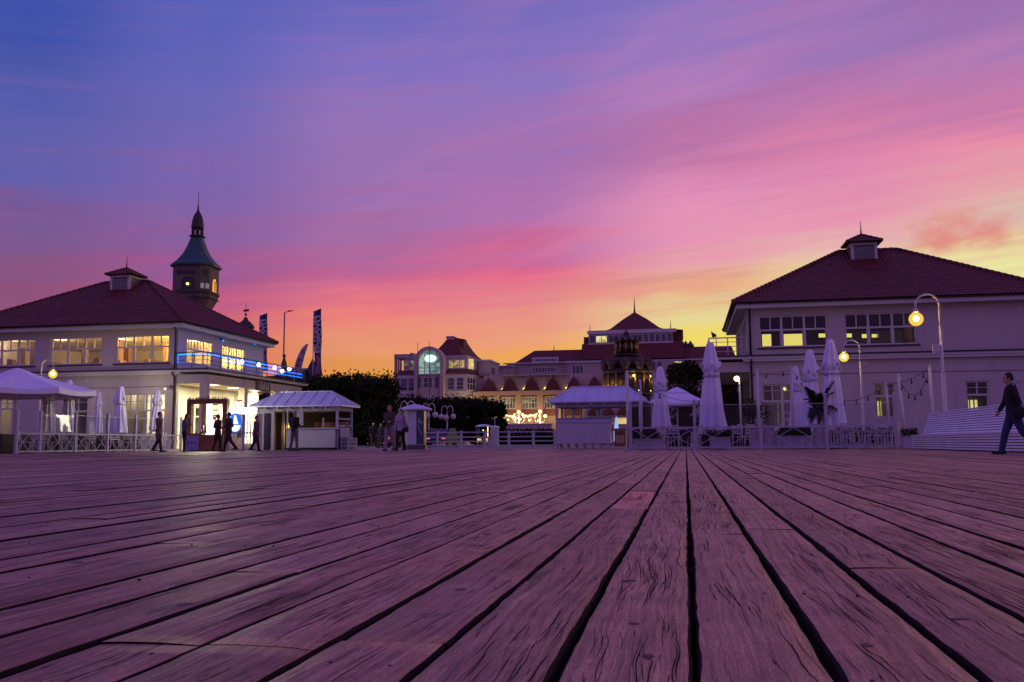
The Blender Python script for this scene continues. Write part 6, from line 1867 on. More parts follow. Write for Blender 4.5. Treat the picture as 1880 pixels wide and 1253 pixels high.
# ================================================================== bright stalls by the porch
def stall():
    Y = 38.6; X = lambda px: AX(px, Y, 790); Zp = lambda py: AZ(380, py, Y)
    q = thing('wooden_stall', 'brown wooden stall frame with a glaring white lit interior', 'stall', (X(380), Y, 0))
    b = MB()
    t = .22
    b.box(X(341.5), Y, 0, X(341.5) + t, Y + .25, Zp(733)); b.box(X(415.5) - t, Y, 0, X(415.5), Y + .25, Zp(733))
    b.box(X(341.5) + t, Y + .003, Zp(742), X(415.5) - t, Y + .247, Zp(733))
    for xx in (X(341.5), X(415.5) - t): b.box(xx + .02, Y + 1.3, 0, xx + t - .02, Y + 1.5, Zp(733))
    b.build('frame', M['brown'], q, bevel=.008)
    b = MB(); r = random.Random(2); n = 70
    for k in range(n):
        x = X(342) + (X(415) - X(342)) * k / n; z = Zp(733.5); b.bar((x, Y + .1, z), (x + r.uniform(-.04, .04), Y + .1 + r.uniform(-.1, .1), z + r.uniform(.05, .14)), .02, .008)
    for k in range(46):
        x = X(342) + (X(415) - X(342)) * k / 46; b.box(x, Y - .02, Zp(742) + .01, x + .035, Y - .001, Zp(742) + r.uniform(.14, .2))
    b.build('thatch_fringe', M['brown'], q)
    b = MB(); b.box(X(346), Y - .25, .05, X(415), Y - .20, .74); b.box(X(346) - .02, Y - .32, .741, X(377), Y + .4, .80); b.build('counter', M['brown'], q)
    b = MB(); b.box(X(346), Y - .18, 0, X(415), Y + .3, .06); b.build('plinth', M['black'], q)
    b = MB(); b.box(X(377.5), Y + .02, .70, X(387.2), Y + .10, 2.12); b.box(X(388.5), Y + .7, 1.55, X(407.5), Y + .78, 2.0); b.build('light_panel', M['white_glow'], q)
    b = MB(); b.box(X(357), Y + 1.2, .7, X(369), Y + 1.25, 1.42); b.build('menu_board', M['soft_glow'], q)
    for k in range(3):
        b = MB(); b.box(X(349), Y + 1.3, 1.62 + k * .25, X(372), Y + 1.34, 1.67 + k * .25); b.build('shelf', M['brown'], q)
    b = MB(); b.box(X(357), Y + 1.28, 1.45, X(370), Y + 1.32, 1.6); b.build('menu_header', M['brown'], q); b = MB(); b.box(X(392), Y + 1.2, .8, X(408), Y + 1.3, 1.25); b.build('shelf', M['brown'], q)
    for px, h in ((371, .95), (374.6, 1.15), (379.5, 1.28)):
        b = MB(); b.tube([(X(px), Y - .1, .80), (X(px), Y - .1, h)], [.05, .035], 8); b.build('tap', M['darkmetal'], q)
    # sign hung on the counter front
    sg = thing('counter_sign', 'square lilac town sign fixed to the wooden stall counter', 'sign', (X(358), Y - .28, .4))
    b = MB(); b.box(X(346.5), Y - .285, .06, X(371.5), Y - .255, .72); b.build('panel', pbr('lilac_sign', (.26, .25, .58), .6, .05), sg)
    b = MB(); cxs = (X(346.5) + X(371.5)) / 2
    for k in range(28):
        a, c = 2 * pi * k / 28, 2 * pi * (k + .7) / 28
        b.bar((cxs + .25 * cos(a), Y - .288, .39 + .25 * sin(a)), (cxs + .25 * cos(c), Y - .288, .39 + .25 * sin(c)), .012, .006, 0, (0, -1, 0))
    b.build('emblem', pbr('sign_ink', (.04, .04, .16), .6), sg)
    lettering('Sopot', .20, frame_mat((cxs, Y - .290, .40), (1, 0, 0), (0, 0, 1)), pbr('sign_letter_ink', (.03, .03, .14), .6), sg)
    area_light('stall_light', (X(382), Y - .05, 1.5), 60, (1, .92, .66), .5, 1.2, (0, -1, -.25))
    point_light('stall_inner_light', (X(382), Y + .6, 1.75), 14, (1, .93, .7), .1)
stall()
def ice_stand():
    Y = 39.6; X = lambda px: AX(px, Y, 790); Zp = lambda py: AZ(440, py, Y)
    q = thing('ice_cream_stand', 'glass ice cream stand with dazzling white lights and a lit ornament on top', 'stand', (X(440), Y, 0))
    b = MB(); b.box(X(415), Y, Zp(760), X(464), Y + .35, Zp(749)); b.build('light_band', M['white_glow'], q)
    b = MB(); 
    for px, py in ((435, 744), (431.5, 741.5), (438.5, 741.5), (433, 747), (437, 747)): b.sphere((X(px), Y + .1, Zp(py)), .10, 10)
    b.build('lit_ornament', M['white_glow'], q)
    b = MB()
    for px in (450.5, 456.2, 462.5): b.tube([(X(px), Y + .02, .35), (X(px), Y + .02, Zp(761))], .035, 8)
    b.build('light_tube', M['white_glow'], q)
    b = MB(); b.box(X(416), Y + .05, .02, X(464), Y + .9, .62); b.build('counter', M['inner'], q)
    b = MB(); g = (X(416), X(464)); b.quad((g[0], Y + .04, .62), (g[1], Y + .04, .62), (g[1], Y + .04, Zp(760)), (g[0], Y + .04, Zp(760))); b.build('glass_front', M['screen'], q)
    b = MB()
    for x in g: b.box(x - .03, Y + .3, 0, x + .03, Y + .9, Zp(760))
    b.box(g[0] + .031, Y + .86, .62, g[1] - .031, Y + .9, Zp(760)); b.build('cabinet', M['inner'], q)
    b = MB(); cx, cz = X(432), Zp(777); R_ = .34
    b.add([(cx + R_ * cos(2 * pi * k / 28), Y - .02, cz + 1.35 * R_ * sin(2 * pi * k / 28)) for k in range(28)], [list(range(28))])
    lg = b.build('lit_picture', emit('blue_picture', (.02, .16, .75), 1.1), q)
    b = MB(); b.add([(cx - .06, Y - .03, cz + .36), (cx + .03, Y - .03, cz + .36), (cx + .16, Y - .03, cz - .05), (cx - .10, Y - .03, cz - .05)], [(0, 1, 2, 3)])
    b.add([(cx + .27 * cos(pi + pi * k / 12), Y - .03, cz - .10 + .30 * sin(pi + pi * k / 12)) for k in range(13)], [list(range(13))]); b.build('picture_cone', emit('white_picture', (.85, .95, 1), 1.2), lg)
    b = MB(); b.box(X(421), Y + .2, .63, X(430), Y + .6, .9); b.box(X(440), Y + .2, .63, X(447), Y + .6, 1.0); b.build('tub', M['white'], q)
    area_light('stand_light', (X(440), Y - .06, 1.75), 30, (1, .93, .7), 1.2, .25, (0, -1, -.4))
    point_light('stand_inner_light', (X(446), Y + .6, 1.5), 5, (1, .95, .75), .1)
ice_stand()

def sofa(x, y, L, along, label):  # made-up dark seats, added to darken the view behind the fences
    """dark woven lounge seat; 'along' = 'x' or 'y'"""
    q = thing('added_dark_sofa', label, 'sofa', (x, y, 0), 'added dark sofas on the terraces')
    W = M['rattan']; C = M['cushion']
    T = (lambda u, v: (x + u, y + v)) if along == 'x' else (lambda u, v: (x - v, y + u))
    def bx(b, u0, v0, z0, u1, v1, z1):
        a, c = T(u0, v0), T(u1, v1); b.box(min(a[0], c[0]), min(a[1], c[1]), z0, max(a[0], c[0]), max(a[1], c[1]), z1)
    b = MB(); bx(b, -L / 2, -.4, .03, L / 2, .4, .30); b.build('base', W, q)
    b = MB(); bx(b, -L / 2, -.42, .301, L / 2, -.30, .78); b.build('backrest', W, q)
    for s_ in (-1, 1):
        b = MB(); bx(b, s_ * L / 2 - .07 * (s_ > 0) - .0, -.298, .301, s_ * L / 2 + .07 * (s_ < 0), .4, .58); b.build('armrest', W, q)
    n = max(1, round((L - .2) / .7))
    for k in range(n):
        w = (L - .16) / n; b = MB(); bx(b, -L / 2 + .08 + k * w + .01, -.29, .302, -L / 2 + .08 + (k + 1) * w - .01, .38, .44); b.build('cushion', C, q, bevel=.03)
M['rattan'] = pbr('dark_rattan', (.022, .018, .018), .7, .3, 12, bump=.6, bscale=60); M['cushion'] = pbr('grey_cushion', (.09, .08, .09), .95, .1, 5)
for i, (px0, px1, lab) in enumerate(((1166, 1206, 'added dark sofa behind the fence corner by the open kiosk'), (1222, 1268, 'added dark sofa behind the glass, below the open square parasol'), (1284, 1330, 'added dark sofa behind the biggest closed parasol'), (1338, 1374, 'added dark sofa in front of the lantern post'),
     (1430, 1486, 'added dark sofa behind the lettered glass panel'), (1524, 1578, 'added dark sofa behind the picket screen under the tall parasol'), (1586, 1640, 'added dark sofa below the narrow lit window'))):
    x0, x1 = AX(px0, 36.6, 800), AX(px1, 36.6, 800); sofa((x0 + x1) / 2, 36.6, x1 - x0, 'x', lab)
for i, (y, lab) in enumerate(((34.3, 'added dark sofa under the open parasol'), (36.8, 'added dark sofa behind the lattice under the parasol edge'), (39.3, 'added dark sofa behind the lattice by the slimmest parasol'), (41.9, 'added dark sofa behind the lattice near the walking coat'))):
    sofa(-27.6, y, 2.2, 'y', lab)

point_light('ornament_lamp', (AX(437, 38.9, 790), 39.2, 3.0), 14, (1, .93, .66), .15)
point_light('facade_fill_light', (AX(352, 40.4, 790), 40.4, 2.9), 230, (1, .93, .62), .12)  # no lamp stands here; added to brighten the porch column and facade
# ================================================================== trees
def tree(px, Y, pyt, wpx, label, seed, group, trunk=.35, leaf='leaf_dark', n=2600, zb=1.6, size=.2, pyb=None, flat=False):
    x = AX(px, Y, 780); zt = AZ(px, pyt, Y); R_ = abs(AX(px + wpx / 2, Y, 780) - x); r = random.Random(seed)
    q = thing('leafy_tree', label, 'tree', (x, Y, 0), group)
    b = MB(); zc = zb + (zt - zb) * .45
    b.tube([(x, Y, -.02), (x + .05, Y, zb * .6), (x, Y, zc)], [.2, .15, .09], 10)
    for k in range(7):
        a = 2 * pi * k / 7 + r.uniform(-.3, .3); l = R_ * r.uniform(.5, .8)
        b.tube([(x, Y, zb * .8 + r.uniform(0, .6)), (x + l * .5 * cos(a), Y + l * .5 * sin(a), zc), (x + l * cos(a), Y + l * sin(a), zc + (zt - zc) * r.uniform(.3, .7))], [.08, .05, .02], 6)
    b.build('trunk', M['bark'], q)
    b = MB(); cl = []
    hh = zt - zb; s0 = min(R_ * .5, hh * .32)
    for k in range(22):
        a = 2 * pi * (k * .618) + r.uniform(-.2, .2); rr = (R_ - s0 * .75) * sqrt((k + .5) / 22)
        top = (zt - s0 * .75) if flat else zb + hh * (.62 + .32 * (1 - (rr / R_) ** 2))
        for zz in ((top, zb + s0 * .7, (top + zb + s0 * .7) / 2) if k % 2 else (top - s0 * r.uniform(0, .5), zb + hh * r.uniform(.3, .6))):
            sz = s0 * r.uniform(.75, 1.12)
            cl.append((x + rr * cos(a), Y + rr * sin(a), zz + r.uniform(-.12, .12), sz, sz, sz * .8))
    leaf_cloud(b, cl, n, size, r)
    for k in range(110):                                             # stray shoots on the top edge
        a = r.uniform(0, 2 * pi); rr = R_ * .85 * sqrt(r.random())
        p = Vector((x + rr * cos(a), Y + rr * sin(a), (zt if flat else zb + hh * (.98 - .45 * (rr / R_) ** 2)) - .25)); sh = r.uniform(.15, .7) * (1 if r.random() < .8 else 1.5)
        for j in range(4):
            o = p + Vector((r.uniform(-.06, .06), 0, sh * j / 3)); d = Vector((r.gauss(0, 1), r.gauss(0, .5), r.gauss(.6, .7))).normalized(); e = d.cross(Vector((0, 1, .2))).normalized(); s_ = size * .7
            b.add([o - d * s_, o + e * s_ * .45, o + d * s_, o - e * s_ * .45], [(0, 1, 2, 3)])
    b.build('crown', M[leaf], q)
    return q
G1 = 'trimmed trees between the pavilion and the villa'
for i, (px, Y, t, w, lab) in enumerate(((585, 78, 698, 78, 'dark trimmed tree rising behind the stocked kiosk roof, next to the balcony end'), (640, 74, 696, 84, 'dark trimmed tree directly below the lone museum banner and kiosk ridge'), (693, 72, 698, 84, 'dark trimmed tree standing beside the villa stair tower'),
      (560, 92, 704, 60, 'small dark tree top at the very end of the balcony'))):
    tree(px, Y, t, w, lab, 30 + i, G1, n=9000, size=.2, zb=.9, flat=True, leaf='leaf' if i == 0 else 'leaf_dark')
G2 = 'low dark trees in front of the villa and arcade'
for i, (px, Y, t, w, lab) in enumerate(((752, 92, 738, 50, 'low dark tree just beyond the advertising booth'), (790, 98, 741, 54, 'low dark tree below the arched window bay'), (832, 95, 738, 56, 'low dark tree below the villa corner'), (872, 97, 738, 56, 'low dark tree at the near end of the arcade'), (908, 93, 745, 44, 'low dark tree beside the glowing cafe lamps'))):
    tree(px, Y, t, w, lab, 50 + i, G2, n=6000, size=.24, zb=.5, flat=True)
tree(1257, 62, 668, 74, 'round green tree between two closed parasols', 71, None, n=9000, size=.13, zb=1.0, leaf='leaf')
x = AX(1376, 47, 760); q = thing('leafy_shrub', 'dark leafy shrub beside the lantern post', 'shrub', (x, 47, 0))
b = MB(); r = random.Random(9); leaf_cloud(b, [(x, 47, 1.9, .55, .5, .5), (x + .5, 47, 1.6, .5, .4, .6), (x - .3, 47, 1.2, .5, .4, .8)], 1100, .09, r); b.build('foliage', M['leaf'], q)
b = MB(); b.tube([(x, 47, 0), (x, 47, 1.9)], [.05, .02], 6); b.tube([(x + .1, 47, .2), (x + .5, 47, 1.7)], [.04, .015], 6); b.build('stem', M['bark'], q)

# ================================================================== double-globe lamps, cafe lights, small things beyond
def globe_lamp(px, pyt, Y, label):
    x = AX(px, Y, 780); zt = AZ(px, pyt, Y)
    q = thing('park_lamp', label, 'street lamp', (x, Y, 0), 'unlit white globe lamps beyond the railing')
    w = .36
    b = MB(); b.tube([(x, Y, 0), (x, Y, 1.2), (x, Y, zt - .7)], [.11, .08, .06], 8)
    for s_ in (-1, 1): b.tube([(x, Y, zt - .9)] + [(x + s_ * (w * .8 - w * .8 * cos(pi * k / 8)), Y, zt - .42 + .42 * sin(pi * k / 8)) for k in range(9)] + [(x + s_ * w * 1.7, Y, zt - .8)], .045, 6)
    b.build('pole', M['white_metal'], q)
    for s_ in (-1, 1):
        b = MB(); b.sphere((x + s_ * w * 1.72, Y, zt - 1.08), .29, 14); b.build('globe', M['globe_off'], q)
    b = MB(); b.sphere((x, Y - .45, zt - 1.2), .29, 14); b.build('globe', M['globe_off'], q)
for i, (px, py, Y, lab) in enumerate(((748, 737, 72, 'white globe lamp rising behind the advertising booth roof'), (787, 741, 84, 'white globe lamp just beside the advertising booth'), (821, 745.5, 90, 'white globe lamp standing alone before the dark trees'), (848, 749, 96, 'white globe lamp next to the cafe side'))):
    globe_lamp(px, py, Y, lab)
def cafe_lamps():
    Yc = 122
    for i, (px, py) in enumerate(((952.5, 757), (991.5, 756))):
        x = AX(px, Yc, 770); z = AZ(px, py, Yc)
        q = thing('cafe_lamp', ['glowing cluster lamp in front of the arcade, nearer the dark trees', 'glowing cluster lamp in front of the arcade, nearer the open kiosk'][i], 'street lamp', (x, Yc, 0), 'cluster lamps at the arcade cafe')
        b = MB(); b.tube([(x, Yc, 0), (x, Yc, z - .3)], .09, 8)
        for s_ in (-1, 1): b.tube([(x, Yc, z - 1.3), (x + s_ * .5, Yc, z - 1.5), (x + s_ * .7, Yc, z - .95)], .05, 6)
        b.build('pole', M['white_metal'], q)
        for dx, dz in ((0, 0), (-.7, -.6), (.7, -.6)):
            b = MB(); b.sphere((x + dx, Yc, z + dz), .24, 12); b.build('globe', M['cafe_glow'], q)
        point_light('cafe_lamp_light', (x, Yc - 1.2, z - .4), 300, (1, .72, .36), .3)
    r = random.Random(4); lights = [(930, 763), (934, 764), (938, 764.5), (941.5, 766), (944.5, 761), (946, 767), (950, 768), (959, 761), (963, 764), (966, 763.5), (969, 765), (973, 763.5), (976, 763), (980, 763), (985, 760.5), (990, 764), (972, 772), (988, 772.5), (933, 771), (955, 770), (946, 772)]
    nm = 0
    for i, (px, py) in enumerate(lights):
        Yb = 118 + r.uniform(-3, 3); x = AX(px, Yb, py); z = AZ(px, py, Yb)
        q = thing('terrace_globe', 'small glowing globe lamp on a slim stem at the arcade cafe', 'lamp', (x, Yb, 0), 'small globe lamps of the arcade cafe')
        b = MB(); b.sphere((x, Yb, z), r.uniform(.11, .18), 10); b.build('globe', M['cafe_glow'], q)
        b = MB(); b.tube([(x, Yb, 0), (x, Yb, z - .15)], .03, 5); b.build('pole', M['darkmetal'], q)
    for px, e in ((938, 120), (965, 120), (982, 110)): point_light('cafe_light', (AX(px, 120, 768), 120, AZ(px, 766, 120)), e, (1, .74, .34), .3)
    # terrace wall, parapets and a flight of low walls in front
    x0, x1 = AX(915, 112, 780), AX(1012, 112, 780)
    q = thing('cafe_parapet', 'pale parapet wall below the glowing cafe lamps', 'wall', ((x0 + x1) / 2, 112, 0))
    b = MB(); b.box(x0, 112, -.02, x1, 112.5, AZ(960, 780, 112)); b.build('wall', M['palace'], q)
    b = MB(); b.box(x0 - .2, 111.9, AZ(960, 780, 112) + .001, x1 + .2, 112.6, AZ(960, 778.5, 112)); b.build('coping', M['trim'], q)
cafe_lamps()
# low pier kiosk, cart and small cabinet just beyond the railing
Y = 66; x0, x1 = AX(901, Y, 800), AX(913, Y, 800)
q = thing('gate_pillar', 'square white gate pillar with a pyramid cap and thin finial', 'pillar', ((x0 + x1) / 2, Y, 0))
b = MB(); b.box(x0, Y, 0, x1, Y + .6, AZ(907, 785, Y)); b.build('body', M['timber'], q)
b = MB(); cx = (x0 + x1) / 2; z = AZ(907, 785, Y); b.lathe([(.42, z + .001), (.42, z + .05), (.02, z + .16)], (cx, Y + .3, 0), 4, smooth=False, a0=pi / 4); b.tube([(cx, Y + .3, z + .1), (cx, Y + .3, z + .62)], .02, 5); b.sphere((cx, Y + .3, z + .62), .06, 8); b.build('cap', M['zinc'], q)
Y = 70; x0, x1 = AX(875, Y, 790), AX(897, Y, 790); za = AZ(885, 783, Y)
q = thing('food_cart', 'small lit food cart with a pale roof beyond the railing', 'cart', ((x0 + x1) / 2, Y, 0))
b = MB(); b.lathe([(.78, za - .02), (.74, za + .03), (.4, za + .13), (.02, za + .16)], ((x0 + x1) / 2, Y + .4, 0), 4, smooth=False, a0=pi / 4); b.build('roof', M['zinc'], q)
b = MB(); b.box(x0, Y, .25, x1, Y + .8, .72); b.build('body', M['brown'], q)
b = MB(); b.box(x0 + .05, Y - .004, .34, x0 + .38, Y - .001, .66); b.box(x1 - .40, Y - .004, .34, x1 - .06, Y - .001, .66); b.build('lit_panel', M['pane_warm'], q)
b = MB(); b.sphere((x0 + .45, Y + .3, za - .3), .05, 8); b.build('lamp', M['cafe_glow'], q); b = MB(); b.tube([(x1 - .06, Y - .02, .75), (x1 - .06, Y - .02, za - .05)], .03, 6); b.build('lamp', M['cafe_glow'], q)
b = MB()
for x in (x0 + .02, x1 - .02):
    for y in (Y + .02, Y + .78): b.tube([(x, y, .72), (x, y, za)], .015, 5)
b.build('post', M['white_metal'], q)
for x in (x0 + .25, x1 - .25):
    b = MB(); b.tube([(x, Y - .03, .2), (x, Y - .0, .2)], .2, 14); b.build('wheel', M['black'], q)
# white fountain of light and far parade of red arches seen under the kiosk roof
Y = 100; x = AX(1132, Y, 790)
q = thing('lit_fountain', 'white lit fountain jet seen through the open kiosk', 'fountain', (x, Y, 0))
b = MB(); b.lathe([(.35, .3), (.28, 1.4), (.12, AZ(1132, 768, Y)), (.01, AZ(1132, 765, Y))], (x, Y, 0), 12, rfun=lambda a, t: 1 + .1 * cos(5 * a + 9 * t)); b.build('water_jet', emit('lit_water', (.45, .6, 1), .8), q)
b = MB(); b.lathe([(1.6, 0), (1.7, .4), (1.5, .4), (1.45, .25), (.01, .25)], (x, Y, 0), 24); b.build('basin', M['palace'], q)
Y = 112; q = thing('arcade_pavilion', 'low white pavilion with red arched awnings behind the open kiosk', 'building', (AX(1110, Y, 780), Y, 0))
x0, x1 = AX(1075, Y, 780), AX(1155, Y, 780); zt = AZ(1110, 746, Y)
b = MB(); b.box(x0, Y, 0, x1, Y + 4, zt); b.build('wall', M['palace'], q)
for k in range(3):
    c = x0 + (x1 - x0) * (k + .62) / 3; hw = (x1 - x0) / 7.2; zb = AZ(1110, 762, Y); h = zt - zb - .3
    b = MB(); b.prism([(c - hw, zb)] + [(c + hw * cos(pi - pi * j / 12), zb + h * sin(pi * j / 12)) for j in range(13)], front_of(Y), .02, .5); b.build('awning', M['brickred'], q)
    b = MB(); b.box(c - hw * .9, Y - .03, AZ(1110, 779, Y), c + hw * .9, Y - .01, AZ(1110, 768, Y)); b.build('window', M['pane_warm' if k == 2 else 'pane_dim'], q)
b = MB(); b.box(x0 - .1, Y - .14, AZ(1110, 766, Y), x1 + .1, Y - .001, AZ(1110, 763, Y)); b.build('sill_band', M['trim'], q)
Y = 64; x0, x1 = AX(1128, Y, 800), AX(1149, Y, 800); q = thing('brown_cabinet', 'brown wooden cabinet behind the counter box, with ochre doors', 'cabinet', ((x0 + x1) / 2, Y, 0))
b = MB(); b.box(x0, Y, 0, x1, Y + .5, AZ(1138, 789, Y)); b.build('body', M['brown'], q); b = MB(); b.box(x0 + .1, Y - .02, .2, (x0 + x1) / 2 - .02, Y - .001, .75); b.build('door', M['palaceor'], q); b = MB(); b.box((x0 + x1) / 2 + .02, Y - .02, .2, x1 - .1, Y - .001, .75); b.build('door', M['palaceor'], q)
# parked cars far behind the railing, only tail lights and roofs show
def car(px, Y, label, col):
    x = AX(px, Y, 800); q = thing('parked_car', label, 'car', (x, Y, 0), 'cars parked beyond the railing')
    pm = pbr('car_paint_' + col[0], col[1], .5, .05, spec=.3)
    b = MB(); prof = [(-2.1, .35), (-2.1, .8), (-1.5, .95), (-.9, 1.42), (.7, 1.45), (1.4, .98), (2.05, .85), (2.1, .35)]
    b.prism(prof, lambda u, v, w: Vector((x + w, Y + 2.1 + u, v)), -.85, .85); b.build('body', pm, q, bevel=.06)
    b = MB(); b.quad((x - .68, Y + .62, 1.0), (x + .68, Y + .62, 1.0), (x + .60, Y + 1.12, 1.38), (x - .60, Y + 1.12, 1.38)); b.build('rear_window', M['pane_dark'], q)
    for s_ in (-1, 1):
        b = MB(); b.box(x + s_ * .62 - .16, Y - .03, .62, x + s_ * .62 + .16, Y + .02, .78); b.build('tail_light', emit('tail_light', (1, .16, .16), .9), q)
        for yy in (.7, 3.4):
            b = MB(); b.tube([(x + s_ * .86, Y + yy, .32), (x + s_ * .68, Y + yy, .32)], .32, 16); b.build('wheel', M['black'], q)
car(726, 66, 'parked car behind the walking couple', ('dark', (.06, .05, .06))); car(800, 70, 'parked car with red tail lights behind the booth end of the railing', ('blue', (.04, .05, .09)))

# far belt of woodland closing the view behind the trimmed trees
b = MB(); r = random.Random(77)
pts = []
for k in range(60):
    px = 470 + 470 * k / 59; Yw = 185 + r.uniform(-8, 8); h = AZ(px, 712 + r.uniform(-5, 9), Yw)
    xx = AX(px, Yw, 780)
    for zz in (h * .05, h * .28, h * .55, h * .8): pts.append((xx, Yw, zz, 2.8, 2.2, h * .22))
leaf_cloud(b, pts, 13000, .85, r)
o = b.build('woodland', M['leaf_dark']); o['kind'] = 'stuff'

Yh = 106; x0, x1 = AX(908, Yh, 800), AX(1018, Yh, 800); q = thing('low_hedge', 'low dark clipped hedge behind the white railing, below the glowing cafe lamps', 'hedge', ((x0 + x1) / 2, Yh, 0))
b = MB(); r = random.Random(8); hz = AZ(960, 790, Yh)
leaf_cloud(b, [(x0 + (x1 - x0) * (k + .5) / 14, Yh, hz * (.3 + .4 * (k % 2)), (x1 - x0) / 22, .5, hz * .42) for k in range(14)] + [(x0 + (x1 - x0) * (k + .5) / 14, Yh, hz * (.7 - .4 * (k % 2)), (x1 - x0) / 22, .5, hz * .42) for k in range(14)], 5200, .17, r)
b.build('foliage', M['leaf_dark'], q)
b = MB(); b.box(x0, Yh - .1, -.02, x1, Yh + .1, hz * .7); b.build('stem', M['bark'], q)
# ================================================================== people
def remesh(b, voxel, smooth_it=4):
    me = bpy.data.meshes.new('figure'); me.from_pydata(b.v, [], b.f); 
    bm = bmesh.new(); bm.from_mesh(me); bmesh.ops.recalc_face_normals(bm, faces=bm.faces); bm.to_mesh(me); bm.free()
    o = bpy.data.objects.new('figure', me); COL.objects.link(o)
    m = o.modifiers.new('r', 'REMESH'); m.mode = 'VOXEL'; m.voxel_size = voxel; m.use_smooth_shade = True
    if smooth_it:
        s_ = o.modifiers.new('s', 'SMOOTH'); s_.iterations = smooth_it; s_.factor = .5
    dg = bpy.context.evaluated_depsgraph_get(); out = bpy.data.meshes.new_from_object(o.evaluated_get(dg))
    bpy.data.objects.remove(o); bpy.data.meshes.remove(me)
    return out
def limb(b, a, c, r0, r1, n=12):
    """tapered limb with round ends"""
    a, c = Vector(a), Vector(c); d = c - a; L = d.length; d.normalize()
    path, rs = [], []
    for k in range(5): t = pi / 2 * k / 4; path.append(a - d * r0 * cos(t)); rs.append(max(.001, r0 * sin(t)))
    path.append(a + d * L * .35); rs.append(r0 * .62 + r1 * .38 + (r0 - r1) * .05)
    for k in range(5): t = pi / 2 * k / 4; path.append(c + d * r1 * sin(t)); rs.append(max(.001, r1 * cos(t)))
    b.tube(path, rs, n)
CLOTH = {}
def cloth_mat(col):
    if col not in CLOTH: CLOTH[col] = pbr('cloth_%d' % len(CLOTH), col, .9, .18, 9, bump=.4, bscale=30)
    return CLOTH[col]
def person(px, Y, pyt, label, face, top, legs, hair, stride=.0, lean=.0, arms='relaxed', coat=0.0, shoes=(.02, .018, .02), head_tilt=0.0, female=False, voxel=.014, bag=None, py_feet=826, hairlen=.0, headcol=None):
    """face: direction the figure walks, as a heading in radians (0 = towards the camera, pi/2 = to +x)"""
    x = AX(px, Y, py_feet); Hh = AZ(px, pyt, Y); k = Hh / 1.75
    q = thing('person', label, 'person', (x, Y, 0))
    # local frame: forward = -y, up = z
    J = {}
    hipz = .90
    lean_v = Vector((0, -sin(lean), cos(lean)))
    pel = Vector((0, 0, hipz))
    chest = pel + lean_v * .42; neck = pel + lean_v * .56; head = neck + Vector((0, -sin(lean + head_tilt) * .17 - .015, cos(lean + head_tilt) * .17))
    sw = .165 if female else .19
    for s_, sg in ((-1, 1), (1, -1)):
        th = stride * sg
        hp = pel + Vector((s_ * .09, 0, -.03))
        kn = hp + Vector((s_ * .005, -sin(th) * .43, -cos(th) * .43))
        sh = th - (abs(stride) * .9 if sg < 0 else abs(stride) * .35)
        an = kn + Vector((0, -sin(sh) * .41, -cos(sh) * .41))
        if sg < 0 and stride: pass
        J[s_] = [hp, kn, an]
    low = min(J[-1][2].z, J[1][2].z) - .065
    drop = Vector((0, 0, -low))
    for s_ in (-1, 1): J[s_] = [p + drop for p in J[s_]]
    pel, chest, neck, head = [p + drop for p in (pel, chest, neck, head)]
    ARM = {}
    for s_, sg in ((-1, -1), (1, 1)):
        shd = chest + lean_v * .09 + Vector((s_ * sw, 0, 0))
        if arms == 'phone':
            el = shd + Vector((s_ * .05, -.06, -.27)); wr = el + Vector((-s_ * .13, -.20, .10))
        elif arms == 'bent':
            el = shd + Vector((s_ * .07, .04, -.27)); wr = el + Vector((-s_ * .08, -.20, -.04))
        else:
            a = stride * sg * .8 + .05
            el = shd + Vector((s_ * .05, sin(a) * .27, -cos(a) * .27)); a2 = a - .3
            wr = el + Vector((-s_ * .01, sin(a2) * .24, -cos(a2) * .24))
        ARM[s_] = [shd, el, wr]
    b = MB()
    KEY = ((-.14, .150, .112), (-.05, .162, .120), (.05, .155, .112), (.14, .143, .104), (.24, .150, .110), (.36, .166, .116), (.47, .152, .100))
    def torso(b, g, t0=-.12):
        n = 20
        for i in range(n + 1):
            t = t0 + (.46 - t0) * i / n
            for (ta, xa, ya), (tb, xb, yb) in zip(KEY[:-1], KEY[1:]):
                if ta <= t <= tb: u = (t - ta) / (tb - ta); wx, wy = xa + (xb - xa) * u, ya + (yb - ya) * u
            f = 1 - .10 * math.exp(-((t - .13) / .08) ** 2) if female else 1
            b.sphere(pel + lean_v * t, 1, 14, sc=(wx * f + g, wy + g, .055))
        b.sphere(chest + lean_v * .07, 1, 14, sc=(sw - .01 + g, .085 + g, .075 + g))
        if female: 
            for s_ in (-1, 1): b.sphere(chest + Vector((s_ * .075, -.085, -.06)), .06 + g, 10)
    torso(b, 0)
    limb(b, neck - lean_v * .06, head - Vector((0, 0, .06)), .055, .05)
    b.sphere(head, 1, 18, sc=(.075, .095, .115)); b.sphere(head + Vector((0, -.035, -.065)), 1, 14, sc=(.055, .06, .055))
    b.sphere(head + Vector((0, -.10, -.02)), 1, 8, sc=(.014, .022, .026)); b.sphere(head + Vector((0, -.092, -.067)), 1, 8, sc=(.026, .012, .010))
    for s_ in (-1, 1): b.sphere(head + Vector((s_ * .076, .01, -.01)), 1, 8, sc=(.014, .022, .034))
    for s_ in (-1, 1):
        hp, kn, an = J[s_]; limb(b, hp, kn, .085, .055); limb(b, kn, an, .054, .036); b.sphere(kn.lerp(an, .3) + Vector((0, .02, 0)), 1, 10, sc=(.052, .056, .11))
        limb(b, an + Vector((0, .03, -.03)), an + Vector((0, -.14, -.045)), .034, .026)
        sd, el, wr = ARM[s_]; limb(b, sd, el, .05, .038); limb(b, el, wr, .04, .026)
        d = (wr - el).normalized(); palm = wr + d * .055; sdv = Vector((1, 0, 0)) * s_
        w2 = d.cross(sdv).normalized()
        b.sphere(palm, 1, 10, sc=(.028, .04, .05))
